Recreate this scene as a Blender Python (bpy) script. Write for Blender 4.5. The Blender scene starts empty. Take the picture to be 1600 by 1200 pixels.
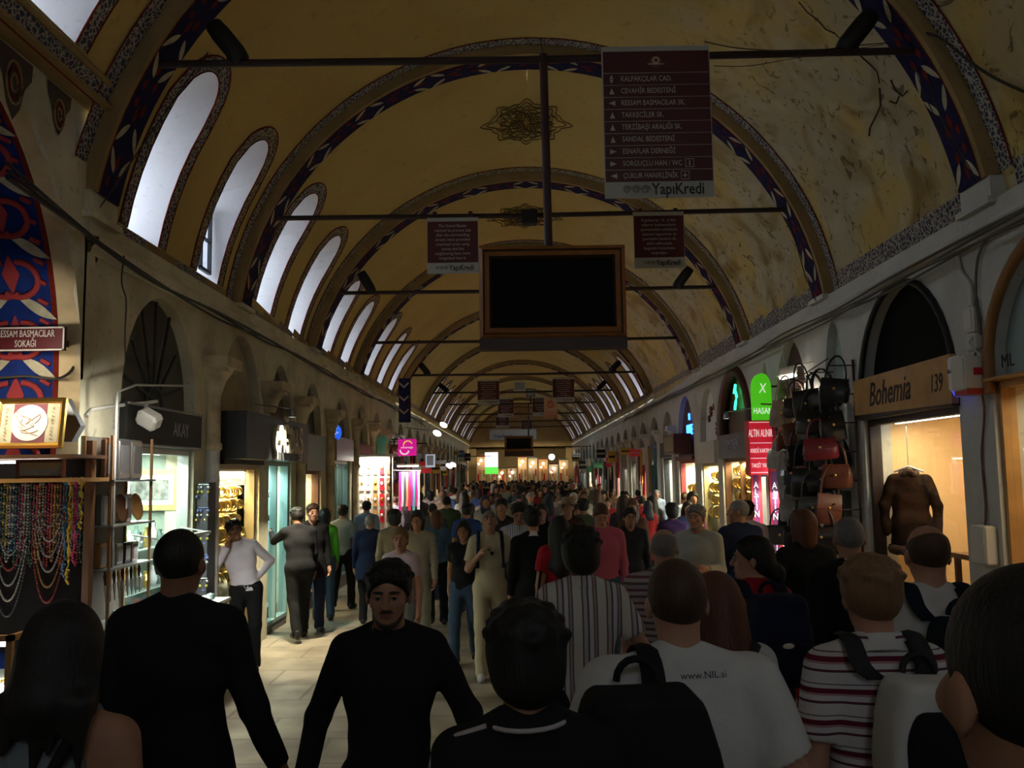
import bpy, math, random
import numpy as np
from mathutils import Vector, Matrix, Euler

R = math.radians
random.seed(7)
scene = bpy.context.scene
C = scene.collection

# ---------------------------------------------------------------- camera
F = 1400.0
CAMZ = 2.2
ROLL = 0.014
vx, vy = 10.0, -140.0                      # where the street direction lands, from the frame centre
ca, sa = math.cos(-ROLL), math.sin(-ROLL)
ux, uy = vx * ca - vy * sa, vx * sa + vy * ca
yaw = math.atan(ux / F)
pitch = math.atan(-uy / math.hypot(F, ux))
CAMROT = Matrix.Rotation(yaw, 3, 'Z') @ Matrix.Rotation(R(90) + pitch, 3, 'X') @ Matrix.Rotation(-ROLL, 3, 'Z')
cam_data = bpy.data.cameras.new('camera')
cam_data.sensor_width = 36
cam_data.lens = 36 * F / 1600
cam_data.clip_start = 0.05
cam = bpy.data.objects.new('camera', cam_data)
cam.matrix_world = Matrix.Translation((0, 0, CAMZ)) @ CAMROT.to_4x4()
C.objects.link(cam)
scene.camera = cam

def ray(px, py, d):
    """point seen at photo pixel (px, py), d metres down the street"""
    v = CAMROT @ Vector(((px - 800) / F, -(py - 600) / F, -1))
    v *= d / v.y
    return Vector((v.x, v.y, v.z + CAMZ))

# ---------------------------------------------------------------- world and exposure
world = bpy.data.worlds.new('sky')
scene.world = world
world.use_nodes = True
wn = world.node_tree.nodes['Background']
wn.inputs[0].default_value = (0.72, 0.82, 1.0, 1)
wn.inputs[1].default_value = 10.0
vs = scene.view_settings
vs.view_transform = 'Standard'
vs.look = 'None'
vs.gamma = 1
vs.use_curve_mapping = False
vs.exposure = 0.25
scene.cycles.use_denoising = True
scene.cycles.max_bounces = 7
scene.cycles.diffuse_bounces = 5
scene.cycles.glossy_bounces = 2
scene.cycles.transparent_max_bounces = 10
scene.cycles.caustics_reflective = False
scene.cycles.caustics_refractive = False
scene.cycles.sample_clamp_indirect = 4

def area(name, loc, rot, sx, sy, power, col, spread=180):
    l = bpy.data.lights.new(name, 'AREA')
    l.shape = 'RECTANGLE'; l.size = sx; l.size_y = sy
    l.energy = power; l.color = col; l.spread = R(spread)
    o = bpy.data.objects.new(name, l)
    o.location = loc; o.rotation_euler = rot
    C.objects.link(o)
    return o

# ---------------------------------------------------------------- materials
MATS = {}
def mat(name, col, rough=0.7, metal=0.0, emit=0.0, ecol=None, noise=0.0, nscale=8.0, bump=0.0, bscale=40.0, col2=None, spec=0.4, objcol=False):
    if name in MATS: return MATS[name]
    m = bpy.data.materials.new(name); m.use_nodes = True
    nt = m.node_tree; b = nt.nodes['Principled BSDF']
    b.inputs['Base Color'].default_value = (*col, 1)
    b.inputs['Roughness'].default_value = rough
    b.inputs['Metallic'].default_value = metal
    b.inputs['Specular IOR Level'].default_value = spec
    if emit:
        b.inputs['Emission Color'].default_value = (*(ecol or col), 1)
        b.inputs['Emission Strength'].default_value = emit
    base = None
    if objcol:
        oi = nt.nodes.new('ShaderNodeObjectInfo'); base = oi.outputs['Color']
        nt.links.new(base, b.inputs['Base Color'])
    if noise or bump:
        tc = nt.nodes.new('ShaderNodeTexCoord')
    if noise:
        n = nt.nodes.new('ShaderNodeTexNoise'); n.inputs['Scale'].default_value = nscale; n.inputs['Detail'].default_value = 6
        nt.links.new(tc.outputs['Object'], n.inputs['Vector'])
        r = nt.nodes.new('ShaderNodeValToRGB')
        r.color_ramp.elements[0].position = 0.35; r.color_ramp.elements[1].position = 0.68
        mx = nt.nodes.new('ShaderNodeMix'); mx.data_type = 'RGBA'
        c2 = col2 or tuple(c * (1 - noise) for c in col)
        mx.inputs[6].default_value = (*col, 1); mx.inputs[7].default_value = (*c2, 1)
        if base is not None:
            dk = nt.nodes.new('ShaderNodeMix'); dk.data_type = 'RGBA'; dk.blend_type = 'MULTIPLY'; dk.inputs[0].default_value = 1
            nt.links.new(base, dk.inputs[6]); dk.inputs[7].default_value = (1 - noise,) * 3 + (1,)
            nt.links.new(base, mx.inputs[6]); nt.links.new(dk.outputs[2], mx.inputs[7])
        nt.links.new(n.outputs[0], r.inputs[0]); nt.links.new(r.outputs[0], mx.inputs[0])
        nt.links.new(mx.outputs[2], b.inputs['Base Color'])
    if bump:
        n2 = nt.nodes.new('ShaderNodeTexNoise'); n2.inputs['Scale'].default_value = bscale; n2.inputs['Detail'].default_value = 4
        nt.links.new(tc.outputs['Object'], n2.inputs['Vector'])
        bp = nt.nodes.new('ShaderNodeBump'); bp.inputs['Strength'].default_value = bump; bp.inputs['Distance'].default_value = 0.02
        nt.links.new(n2.outputs[0], bp.inputs['Height']); nt.links.new(bp.outputs[0], b.inputs['Normal'])
    MATS[name] = m
    return m

def glassmat(name, tint=(0.9, 0.95, 0.95), refl=0.08, rough=0.02):
    if name in MATS: return MATS[name]
    m = bpy.data.materials.new(name); m.use_nodes = True
    nt = m.node_tree; nt.nodes.clear()
    o = nt.nodes.new('ShaderNodeOutputMaterial'); mx = nt.nodes.new('ShaderNodeMixShader')
    t = nt.nodes.new('ShaderNodeBsdfTransparent'); g = nt.nodes.new('ShaderNodeBsdfGlossy')
    t.inputs[0].default_value = (*tint, 1); g.inputs['Roughness'].default_value = rough
    mx.inputs[0].default_value = refl
    nt.links.new(t.outputs[0], mx.inputs[1]); nt.links.new(g.outputs[0], mx.inputs[2]); nt.links.new(mx.outputs[0], o.inputs[0])
    MATS[name] = m
    return m

def fabric(name, col, **k):
    return mat(name, col, rough=k.pop('rough', 0.9), noise=k.pop('noise', 0.12), nscale=6, bump=k.pop('bump', 0.25), bscale=22, spec=0.15, **k)

def stripemat(name, stops, axis='X', period=0.1, off=0.0, yoke=None):
    """cloth stripes running through the garment's own coordinates; stops = [(pos, colour)...] constant ramp"""
    if name in MATS: return MATS[name]
    m = mat(name, (1, 1, 1), rough=0.9, bump=0.2, bscale=22, spec=0.15)
    nt = m.node_tree; b = nt.nodes['Principled BSDF']
    tc = nt.nodes.new('ShaderNodeTexCoord'); sp = nt.nodes.new('ShaderNodeSeparateXYZ')
    nt.links.new(tc.outputs['Object'], sp.inputs[0])
    ma = nt.nodes.new('ShaderNodeMath'); ma.operation = 'MULTIPLY_ADD'
    ma.inputs[1].default_value = 1 / period; ma.inputs[2].default_value = 50 + off
    nt.links.new(sp.outputs[axis], ma.inputs[0])
    fr = nt.nodes.new('ShaderNodeMath'); fr.operation = 'FRACT'; nt.links.new(ma.outputs[0], fr.inputs[0])
    cr = nt.nodes.new('ShaderNodeValToRGB'); cr.color_ramp.interpolation = 'CONSTANT'
    e = cr.color_ramp.elements
    e[0].position = 0; e[0].color = (*stops[0][1], 1)
    e[1].position = stops[1][0]; e[1].color = (*stops[1][1], 1)
    for p, c in stops[2:]:
        q = e.new(p); q.color = (*c, 1)
    nt.links.new(fr.outputs[0], cr.inputs[0]); nt.links.new(cr.outputs[0], b.inputs['Base Color'])
    return m

def plaster(name, col, dirt, amount=0.5, scale=1.2, bump=0.15, stain=None, lo=None):
    if name in MATS: return MATS[name]
    m = bpy.data.materials.new(name); m.use_nodes = True
    nt = m.node_tree; b = nt.nodes['Principled BSDF']; b.inputs['Roughness'].default_value = 0.92
    b.inputs['Specular IOR Level'].default_value = 0.15
    g = nt.nodes.new('ShaderNodeNewGeometry')
    def nz(s, d, dist=0.0):
        n = nt.nodes.new('ShaderNodeTexNoise'); n.inputs['Scale'].default_value = s; n.inputs['Detail'].default_value = d
        n.inputs['Distortion'].default_value = dist; nt.links.new(g.outputs['Position'], n.inputs['Vector']); return n.outputs[0]
    def ramp(a, p0, p1):
        r = nt.nodes.new('ShaderNodeMapRange'); r.inputs[1].default_value = p0; r.inputs[2].default_value = p1
        nt.links.new(a, r.inputs[0]); return r.outputs[0]
    def mix(f, a, c2):
        mx = nt.nodes.new('ShaderNodeMix'); mx.data_type = 'RGBA'
        nt.links.new(f, mx.inputs[0])
        if isinstance(a, tuple): mx.inputs[6].default_value = (*a, 1)
        else: nt.links.new(a, mx.inputs[6])
        mx.inputs[7].default_value = (*c2, 1); return mx.outputs[2]
    def mul(a, c):
        q = nt.nodes.new('ShaderNodeMath'); q.operation = 'MULTIPLY'; nt.links.new(a, q.inputs[0])
        if isinstance(c, float): q.inputs[1].default_value = c
        else: nt.links.new(c, q.inputs[1])
        return q.outputs[0]
    f = mul(ramp(nz(scale, 9), 0.42, 0.75), amount)
    c = mix(f, col, dirt)
    f2 = mul(ramp(nz(scale * 9, 5, 0.6), 0.6, 0.72), amount * 0.6)
    c = mix(f2, c, tuple(x * 0.6 for x in dirt))
    if stain:      # damp patches low on one side of the vault: grey salt, brown rust, bare plaster
        sx = nt.nodes.new('ShaderNodeSeparateXYZ'); nt.links.new(g.outputs['Position'], sx.inputs[0])
        mx1 = ramp(sx.outputs['X'], 1.2, 3.4)
        grey = mul(mul(mx1, ramp(nz(0.75, 8, 0.4), 0.42, 0.56)), 0.85)
        c = mix(grey, c, stain[0])
        rust = mul(mul(mx1, ramp(nz(1.1, 10, 1.2), 0.52, 0.68)), 0.8)
        c = mix(rust, c, stain[1])
        pale = mul(mul(mx1, ramp(nz(1.9, 8, 0.8), 0.52, 0.66)), 0.7)
        c = mix(pale, c, stain[2])
        cr = mul(mx1, ramp(nz(5.0, 12, 2.0), 0.60, 0.66))
        c = mix(mul(cr, 0.7), c, (0.05, 0.04, 0.02))
    nt.links.new(c, b.inputs['Base Color'])
    bp = nt.nodes.new('ShaderNodeBump'); bp.inputs['Strength'].default_value = bump; bp.inputs['Distance'].default_value = 0.03
    nt.links.new(nz(14, 8), bp.inputs['Height']); nt.links.new(bp.outputs[0], b.inputs['Normal'])
    MATS[name] = m
    return m

def arabesque(name, dark, light, scale=9.0, thick=0.07):
    """scrollwork bands: pale curling lines on a dark ground, drawn over UVs in metres"""
    if name in MATS: return MATS[name]
    m = bpy.data.materials.new(name); m.use_nodes = True
    nt = m.node_tree; b = nt.nodes['Principled BSDF']; b.inputs['Roughness'].default_value = 0.9; b.inputs['Specular IOR Level'].default_value = 0.1
    uv = nt.nodes.new('ShaderNodeUVMap')
    v = nt.nodes.new('ShaderNodeTexVoronoi'); v.feature = 'DISTANCE_TO_EDGE'; v.inputs['Scale'].default_value = scale
    n = nt.nodes.new('ShaderNodeTexNoise'); n.inputs['Scale'].default_value = 14; n.inputs['Detail'].default_value = 1
    va = nt.nodes.new('ShaderNodeVectorMath'); va.operation = 'SCALE'; va.inputs['Scale'].default_value = 0.07
    ad = nt.nodes.new('ShaderNodeVectorMath'); ad.operation = 'ADD'
    nt.links.new(uv.outputs[0], n.inputs['Vector']); nt.links.new(n.outputs[1], va.inputs[0])
    nt.links.new(uv.outputs[0], ad.inputs[0]); nt.links.new(va.outputs[0], ad.inputs[1]); nt.links.new(ad.outputs[0], v.inputs['Vector'])
    r = nt.nodes.new('ShaderNodeMapRange'); r.inputs[1].default_value = thick * 0.5; r.inputs[2].default_value = thick; r.inputs[3].default_value = 1; r.inputs[4].default_value = 0
    nt.links.new(v.outputs[0], r.inputs[0])
    mx = nt.nodes.new('ShaderNodeMix'); mx.data_type = 'RGBA'; mx.inputs[6].default_value = (*dark, 1); mx.inputs[7].default_value = (*light, 1)
    nt.links.new(r.outputs[0], mx.inputs[0]); nt.links.new(mx.outputs[2], b.inputs['Base Color'])
    MATS[name] = m
    return m

M_vault = plaster('vault_plaster', (0.55, 0.405, 0.14), (0.40, 0.29, 0.10), 0.5, 0.8, stain=((0.40, 0.36, 0.26), (0.22, 0.135, 0.03), (0.52, 0.46, 0.32)))
M_wallL = plaster('left_wall_plaster', (0.66, 0.62, 0.45), (0.30, 0.27, 0.17), 0.75, 1.6)
M_wallR = plaster('right_wall_plaster', (0.56, 0.56, 0.52), (0.30, 0.29, 0.25), 0.45, 1.6)
M_reveal = plaster('window_reveal_plaster', (0.80, 0.79, 0.78), (0.66, 0.62, 0.58), 0.4, 2.0)
M_fillet = plaster('rib_plaster', (0.33, 0.23, 0.10), (0.17, 0.12, 0.05), 0.6, 2.5)
M_stone = plaster('capital_stone', (0.60, 0.50, 0.32), (0.16, 0.13, 0.08), 0.7, 4.0)
M_marble = mat('column_marble', (0.62, 0.60, 0.56), 0.4, noise=0.4, nscale=5)
M_navy = mat('painted_navy', (0.022, 0.020, 0.065), 0.9, noise=0.4, nscale=12, spec=0.1)
M_blue = mat('painted_blue', (0.012, 0.030, 0.16), 0.85, noise=0.3, nscale=12, spec=0.1)
M_mred = mat('painted_red', (0.18, 0.02, 0.012), 0.9, noise=0.4, nscale=12, spec=0.1)
M_cream = mat('painted_cream', (0.52, 0.47, 0.32), 0.9, noise=0.3, nscale=12, spec=0.1)
M_band = arabesque('arabesque_band', (0.085, 0.072, 0.055), (0.36, 0.31, 0.22), 21, 0.15)
M_bandv = arabesque('arabesque_violet_band', (0.065, 0.060, 0.085), (0.38, 0.35, 0.29), 21, 0.14)
M_iron = mat('tie_iron', (0.030, 0.014, 0.012), 0.6)
M_black = mat('black_paint', (0.008, 0.008, 0.008), 0.55)
M_blackglass = mat('dark_glass', (0.006, 0.008, 0.007), 0.5, spec=0.02)
M_darkframe = mat('dark_frame', (0.02, 0.022, 0.022), 0.5)
M_white = mat('white_paint', (0.75, 0.75, 0.73), 0.5)
M_offw = mat('off_white', (0.60, 0.58, 0.52), 0.6)
M_glass = glassmat('shop_glass')
M_gold = mat('gold_metal', (0.95, 0.62, 0.16), 0.28, 1.0)
M_silver = mat('silver_metal', (0.75, 0.76, 0.78), 0.3, 1.0)
M_grey = mat('grey_metal', (0.28, 0.29, 0.29), 0.45, 0.6)
M_alu = mat('aluminium', (0.55, 0.58, 0.56), 0.4, 0.7)
M_teal = mat('teal_frame', (0.13, 0.20, 0.18), 0.5)
M_wood = mat('brown_wood', (0.16, 0.07, 0.03), 0.55, noise=0.4, nscale=5)
M_lwood = mat('light_wood', (0.50, 0.27, 0.09), 0.5, noise=0.25, nscale=5)
M_maroon = mat('sign_maroon', (0.075, 0.008, 0.010), 0.5)
M_signw = mat('sign_white', (0.42, 0.43, 0.38), 0.55)
M_text = mat('sign_lettering', (0.50, 0.49, 0.42), 0.6)
M_textd = mat('sign_lettering_dark', (0.012, 0.012, 0.018), 0.6)
M_red = mat('sign_red', (0.48, 0.010, 0.018), 0.45)
M_cable = mat('cable_rubber', (0.035, 0.03, 0.025), 0.7)
M_lamp = mat('lamp_glow', (1, 1, 1), emit=12, ecol=(1, 0.93, 0.80))
M_tube = mat('tube_glow', (1, 1, 1), emit=9, ecol=(1, 0.97, 0.90))
M_ceil = mat('shop_ceiling', (0.75, 0.73, 0.68), 0.7)

# ---------------------------------------------------------------- mesh builder (world coordinates)
class MB:
    def __init__(s):
        s.v = []; s.f = []; s.mi = []; s.uv = []; s.sm = []
    def add(s, vs, fs, mi=0, uvs=None, smooth=False):
        o = len(s.v); s.v += [tuple(p) for p in vs]
        for k, f in enumerate(fs):
            s.f.append([i + o for i in f]); s.mi.append(mi); s.sm.append(smooth)
            s.uv.append([uvs[i] for i in f] if uvs else None)
        return s
    def box(s, x0, x1, y0, y1, z0, z1, mi=0):
        v = [(x, y, z) for x in (x0, x1) for y in (y0, y1) for z in (z0, z1)]
        s.add(v, [(0, 1, 3, 2), (4, 6, 7, 5), (0, 4, 5, 1), (2, 3, 7, 6), (0, 2, 6, 4), (1, 5, 7, 3)], mi); return s
    def obox(s, M, sx, sy, sz, mi=0, bev=0.0):
        hx, hy, hz = sx / 2, sy / 2, sz / 2
        if bev <= 0:
            v = [M @ Vector((x, y, z)) for x in (-hx, hx) for y in (-hy, hy) for z in (-hz, hz)]
            s.add(v, [(0, 1, 3, 2), (4, 6, 7, 5), (0, 4, 5, 1), (2, 3, 7, 6), (0, 2, 6, 4), (1, 5, 7, 3)], mi)
        else:                               # rounded slab: octagonal outline, chamfered front and back
            b = bev
            ol = [(-hx + b, -hz), (hx - b, -hz), (hx, -hz + b), (hx, hz - b), (hx - b, hz), (-hx + b, hz), (-hx, hz - b), (-hx, -hz + b)]
            q = b * 0.6; rings = []
            for yy, k in ((-hy, q), (-hy + q, 0), (hy - q, 0), (hy, q)):
                rings.append([M @ Vector((x - math.copysign(k, x), yy, z - math.copysign(k, z))) for x, z in ol])
            v = sum(rings, []); f = []
            for r in range(3):
                for i in range(8): f.append((r * 8 + i, r * 8 + (i + 1) % 8, r * 8 + 8 + (i + 1) % 8, r * 8 + 8 + i))
            f.append(tuple(range(7, -1, -1))); f.append(tuple(range(24, 32)))
            s.add(v, f, mi, smooth=False)
        return s
    def tube(s, pts, r, n=8, mi=0, cap=True, smooth=True, closed=False):
        pts = [Vector(p) for p in pts]; rs = r if isinstance(r, (list, tuple)) else [r] * len(pts)
        v = []; up = Vector((0, 0, 1)); L = len(pts)
        for i, p in enumerate(pts):
            a = pts[i - 1] if (i > 0 or closed) else p; b = pts[(i + 1) % L] if (i < L - 1 or closed) else p
            t = (b - a).normalized()
            e = t.cross(up)
            if e.length < 1e-3: e = t.cross(Vector((1, 0, 0)))
            e.normalize(); g = t.cross(e)
            for k in range(n):
                an = 2 * math.pi * k / n
                v.append(p + (e * math.cos(an) + g * math.sin(an)) * rs[i])
        f = []
        for i in range(L if closed else L - 1):
            j = (i + 1) % L
            for k in range(n): f.append((i * n + k, i * n + (k + 1) % n, j * n + (k + 1) % n, j * n + k))
        s.add(v, f, mi, smooth=smooth)
        if cap and not closed:
            s.add(v[:n], [tuple(range(n))], mi); s.add(v[-n:], [tuple(range(n - 1, -1, -1))], mi)
        return s
    def lathe(s, M, prof, n=16, mi=0, smooth=True):
        v = [M @ Vector((r * math.cos(2 * math.pi * k / n), r * math.sin(2 * math.pi * k / n), z)) for r, z in prof for k in range(n)]
        f = [(i * n + k, i * n + (k + 1) % n, (i + 1) * n + (k + 1) % n, (i + 1) * n + k) for i in range(len(prof) - 1) for k in range(n)]
        s.add(v, f, mi, smooth=smooth); return s
    def ball(s, c, r, n=8, mi=0, M=None):
        rx, ry, rz = r if isinstance(r, (tuple, list)) else (r, r, r)
        M = M or Matrix.Identity(3); c = Vector(c); v = []; h = max(4, n // 2 + 1)
        for i in range(h + 1):
            t = math.pi * i / h
            for k in range(n):
                a = 2 * math.pi * k / n
                v.append(c + M @ Vector((rx * math.sin(t) * math.cos(a), ry * math.sin(t) * math.sin(a), rz * math.cos(t))))
        f = [(i * n + k, i * n + (k + 1) % n, (i + 1) * n + (k + 1) % n, (i + 1) * n + k) for i in range(h) for k in range(n)]
        s.add(v, f, mi, smooth=True); return s
    def prism(s, outline, ext, mi=0, side=None):
        """flat outline (list of points) thickened by vector ext"""
        o = [Vector(p) for p in outline]; e = Vector(ext); n = len(o)
        s.add(o + [p + e for p in o], [tuple(range(n)), tuple(range(2 * n - 1, n - 1, -1))], mi)
        s.add(o + [p + e for p in o], [(i, (i + 1) % n, n + (i + 1) % n, n + i) for i in range(n)], mi if side is None else side)
        return s
    def grid(s, P, mi=0, uv=None, smooth=True):
        """P[i][j] points -> quads"""
        a, b = len(P), len(P[0]); v = sum([list(r) for r in P], []); u = sum([list(r) for r in uv], []) if uv else None
        f = [(i * b + j, (i + 1) * b + j, (i + 1) * b + j + 1, i * b + j + 1) for i in range(a - 1) for j in range(b - 1)]
        s.add(v, f, mi, u, smooth); return s
    def build(s, name, mats, parent=None, at=None):
        if not isinstance(mats, (list, tuple)): mats = [mats]
        off = OFF[parent.name] if parent is not None else Vector(at if at is not None else (0, 0, 0))
        me = bpy.data.meshes.new(name)
        me.from_pydata([tuple(Vector(p) - off) for p in s.v], [], s.f)
        for m in mats: me.materials.append(m)
        me.polygons.foreach_set('material_index', s.mi); me.polygons.foreach_set('use_smooth', s.sm)
        if any(u for u in s.uv):
            ul = me.uv_layers.new(name='UVMap'); k = 0
            for u, f in zip(s.uv, s.f):
                for q in range(len(f)):
                    ul.data[k].uv = u[q] if u else (0, 0); k += 1
        me.update()
        o = bpy.data.objects.new(name, me); C.objects.link(o)
        if parent is not None: o.parent = parent
        else: o.location = off
        OFF[o.name] = off
        return o

OFF = {}
def tag(o, label, cat=None, group=None, kind=None):
    o['label'] = label
    if cat: o['category'] = cat
    if group: o['group'] = group
    if kind: o['kind'] = kind
    return o
def thing(name, label, cat, loc, group=None):
    o = bpy.data.objects.new(name, None); o.empty_display_size = 0.1
    o.location = loc; C.objects.link(o); OFF[o.name] = Vector(loc)
    return tag(o, label, cat, group)
def struct(mb, name, mats, label=None):
    o = mb.build(name, mats); o['kind'] = 'structure'
    if label: o['label'] = label
    return o
def copy_tree(o, loc, parent=None, rot=None):
    c = o.copy(); C.objects.link(c)
    if parent is None:
        c.location = loc
        if rot is not None: c.rotation_euler = rot
    else: c.parent = parent
    for ch in o.children: copy_tree(ch, None, c)
    return c
def text(s, pos, size, m, parent, rot='front', sx=1.0, ex=0.002, name='lettering', align='CENTER', sp=1.0):
    cu = bpy.data.curves.new(name, 'FONT'); cu.body = s; cu.size = size; cu.align_x = align; cu.align_y = 'CENTER'
    cu.extrude = ex; cu.space_line = sp; cu.resolution_u = 2
    cu.materials.append(m)
    o = bpy.data.objects.new(name, cu); C.objects.link(o)
    if isinstance(rot, str):
        rot = {'front': (R(90), 0, 0), 'left': (R(90), 0, R(90)), 'right': (R(90), 0, R(-90))}[rot]
    o.rotation_euler = rot; o.scale = (sx, 1, 1)
    o.parent = parent
    o.location = Vector(pos) - OFF[parent.name]
    return o

XL, XR, XC = -3.5, 3.9, 0.2
HW = 3.7
def wx(side, w):
    return XL + w if side < 0 else XR - w
def wbox(mb, side, y0, y1, w0, w1, z0, z1, mi=0):
    a, b = sorted((wx(side, w0), wx(side, w1))); mb.box(a, b, y0, y1, z0, z1, mi)
def floor_z(y):
    t = min(1, max(0, (y - 2.5) / 7.5)); t = t * t * (3 - 2 * t)
    return 0.13 * (1 - t)
# ================================================================ THE HALL
YEND = 64.0
ARCH = [1.2, 7.1, 11.05, 14.95, 18.9, 25.1, 31.0, 37.2, 43.4, 49.6, 55.8, 62.0]      # near face of each painted rib
AW = 0.45
def vparam(y):
    """centre height of the vault above the street, sinking a little as it runs away"""
    ks = [(0, 3.88), (11.5, 3.88), (15.2, 3.52), (19.1, 3.33), (25.3, 3.15), (32, 3.1), (70, 3.1)]
    for (a, za), (b, zb) in zip(ks, ks[1:]):
        if y <= b: return za + (zb - za) * max(0, y - a) / (b - a)
    return 3.1
RV = 3.82; RI = 3.69
ZC = 4.15          # cornice
def vp(y, th, r=RV):
    return Vector((XC - r * math.cos(th), y, vparam(y) + r * math.sin(th)))
def th_of(y, z, r=RV):
    return math.asin(max(-1, min(1, (z - vparam(y)) / r)))

# floor: worn stone paving
m = bpy.data.materials.new('floor_stone'); m.use_nodes = True
nt = m.node_tree; b = nt.nodes['Principled BSDF']
g = nt.nodes.new('ShaderNodeNewGeometry')
br = nt.nodes.new('ShaderNodeTexBrick'); br.offset = 0.45
br.inputs['Scale'].default_value = 1.0; br.inputs['Brick Width'].default_value = 1.1; br.inputs['Row Height'].default_value = 0.7
br.inputs['Mortar Size'].default_value = 0.018; br.inputs['Color1'].default_value = (0.36, 0.31, 0.23, 1); br.inputs['Color2'].default_value = (0.30, 0.26, 0.195, 1)
br.inputs['Mortar'].default_value = (0.20, 0.17, 0.125, 1)
ns = nt.nodes.new('ShaderNodeTexNoise'); ns.inputs['Scale'].default_value = 2.2; ns.inputs['Detail'].default_value = 9
mx = nt.nodes.new('ShaderNodeMix'); mx.data_type = 'RGBA'; mx.blend_type = 'MULTIPLY'; mx.inputs[0].default_value = 0.75
rp = nt.nodes.new('ShaderNodeValToRGB'); rp.color_ramp.elements[0].position = 0.35; rp.color_ramp.elements[1].position = 0.65
rp.color_ramp.elements[0].color = (0.42, 0.41, 0.40, 1); rp.color_ramp.elements[1].color = (1, 1, 1, 1)
nt.links.new(g.outputs['Position'], br.inputs['Vector']); nt.links.new(g.outputs['Position'], ns.inputs['Vector'])
nt.links.new(ns.outputs[0], rp.inputs[0]); nt.links.new(br.outputs[0], mx.inputs[6]); nt.links.new(rp.outputs[0], mx.inputs[7])
nt.links.new(mx.outputs[2], b.inputs['Base Color']); b.inputs['Roughness'].default_value = 0.38; b.inputs['Specular IOR Level'].default_value = 0.45
bp = nt.nodes.new('ShaderNodeBump'); bp.inputs['Strength'].default_value = 0.25; bp.inputs['Distance'].default_value = 0.02
nt.links.new(ns.outputs[0], bp.inputs['Height']); nt.links.new(bp.outputs[0], b.inputs['Normal'])
M_floor = m
mb = MB()
ys = [-6 + i for i in range(18)] + [12 + 4 * i for i in range(14)]
mb.grid([[Vector((x, y, floor_z(y))) for x in (-6.2, -3.5, 0, 3.9, 6.6)] for y in ys])
struct(mb, 'floor', M_floor)

# ---- vault shell, bay by bay, with the deep windows cut through its flank
wins = {}      # bay -> (left windows, right windows) centre ys
wins[0] = ([2.9, 4.5, 6.05], [2.6])  # right window is out of view, added for light
wins[-1] = ([-4.9, -3.3, -1.7, -.1], [-4.9, -3.3, -1.7, -.1])  # windows behind the camera, added to light the near crowd
wins[1] = ([8.38, 10.15], [])
wins[2] = ([12.35, 14.0], [])
wins[3] = ([16.15, 17.75], [])
wins[4] = ([20.15, 21.95, 23.75], [])
wins[5] = ([], [27.0, 29.2])
for k in range(6, 11):
    a = ARCH[k] + AW
    w = [a + 0.95, a + 2.85, a + 4.75]
    wins[k] = (w, w if k >= 6 else [])
WH = 0.36
def win_zs(k, side):
    return (5.46, 6.05) if (k <= 0 and side == 0) else (4.50, 5.74) if k < 3 else (4.42, 5.35)
vault = MB(); rev = MB(); surround = MB()
winobjs = []
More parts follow.
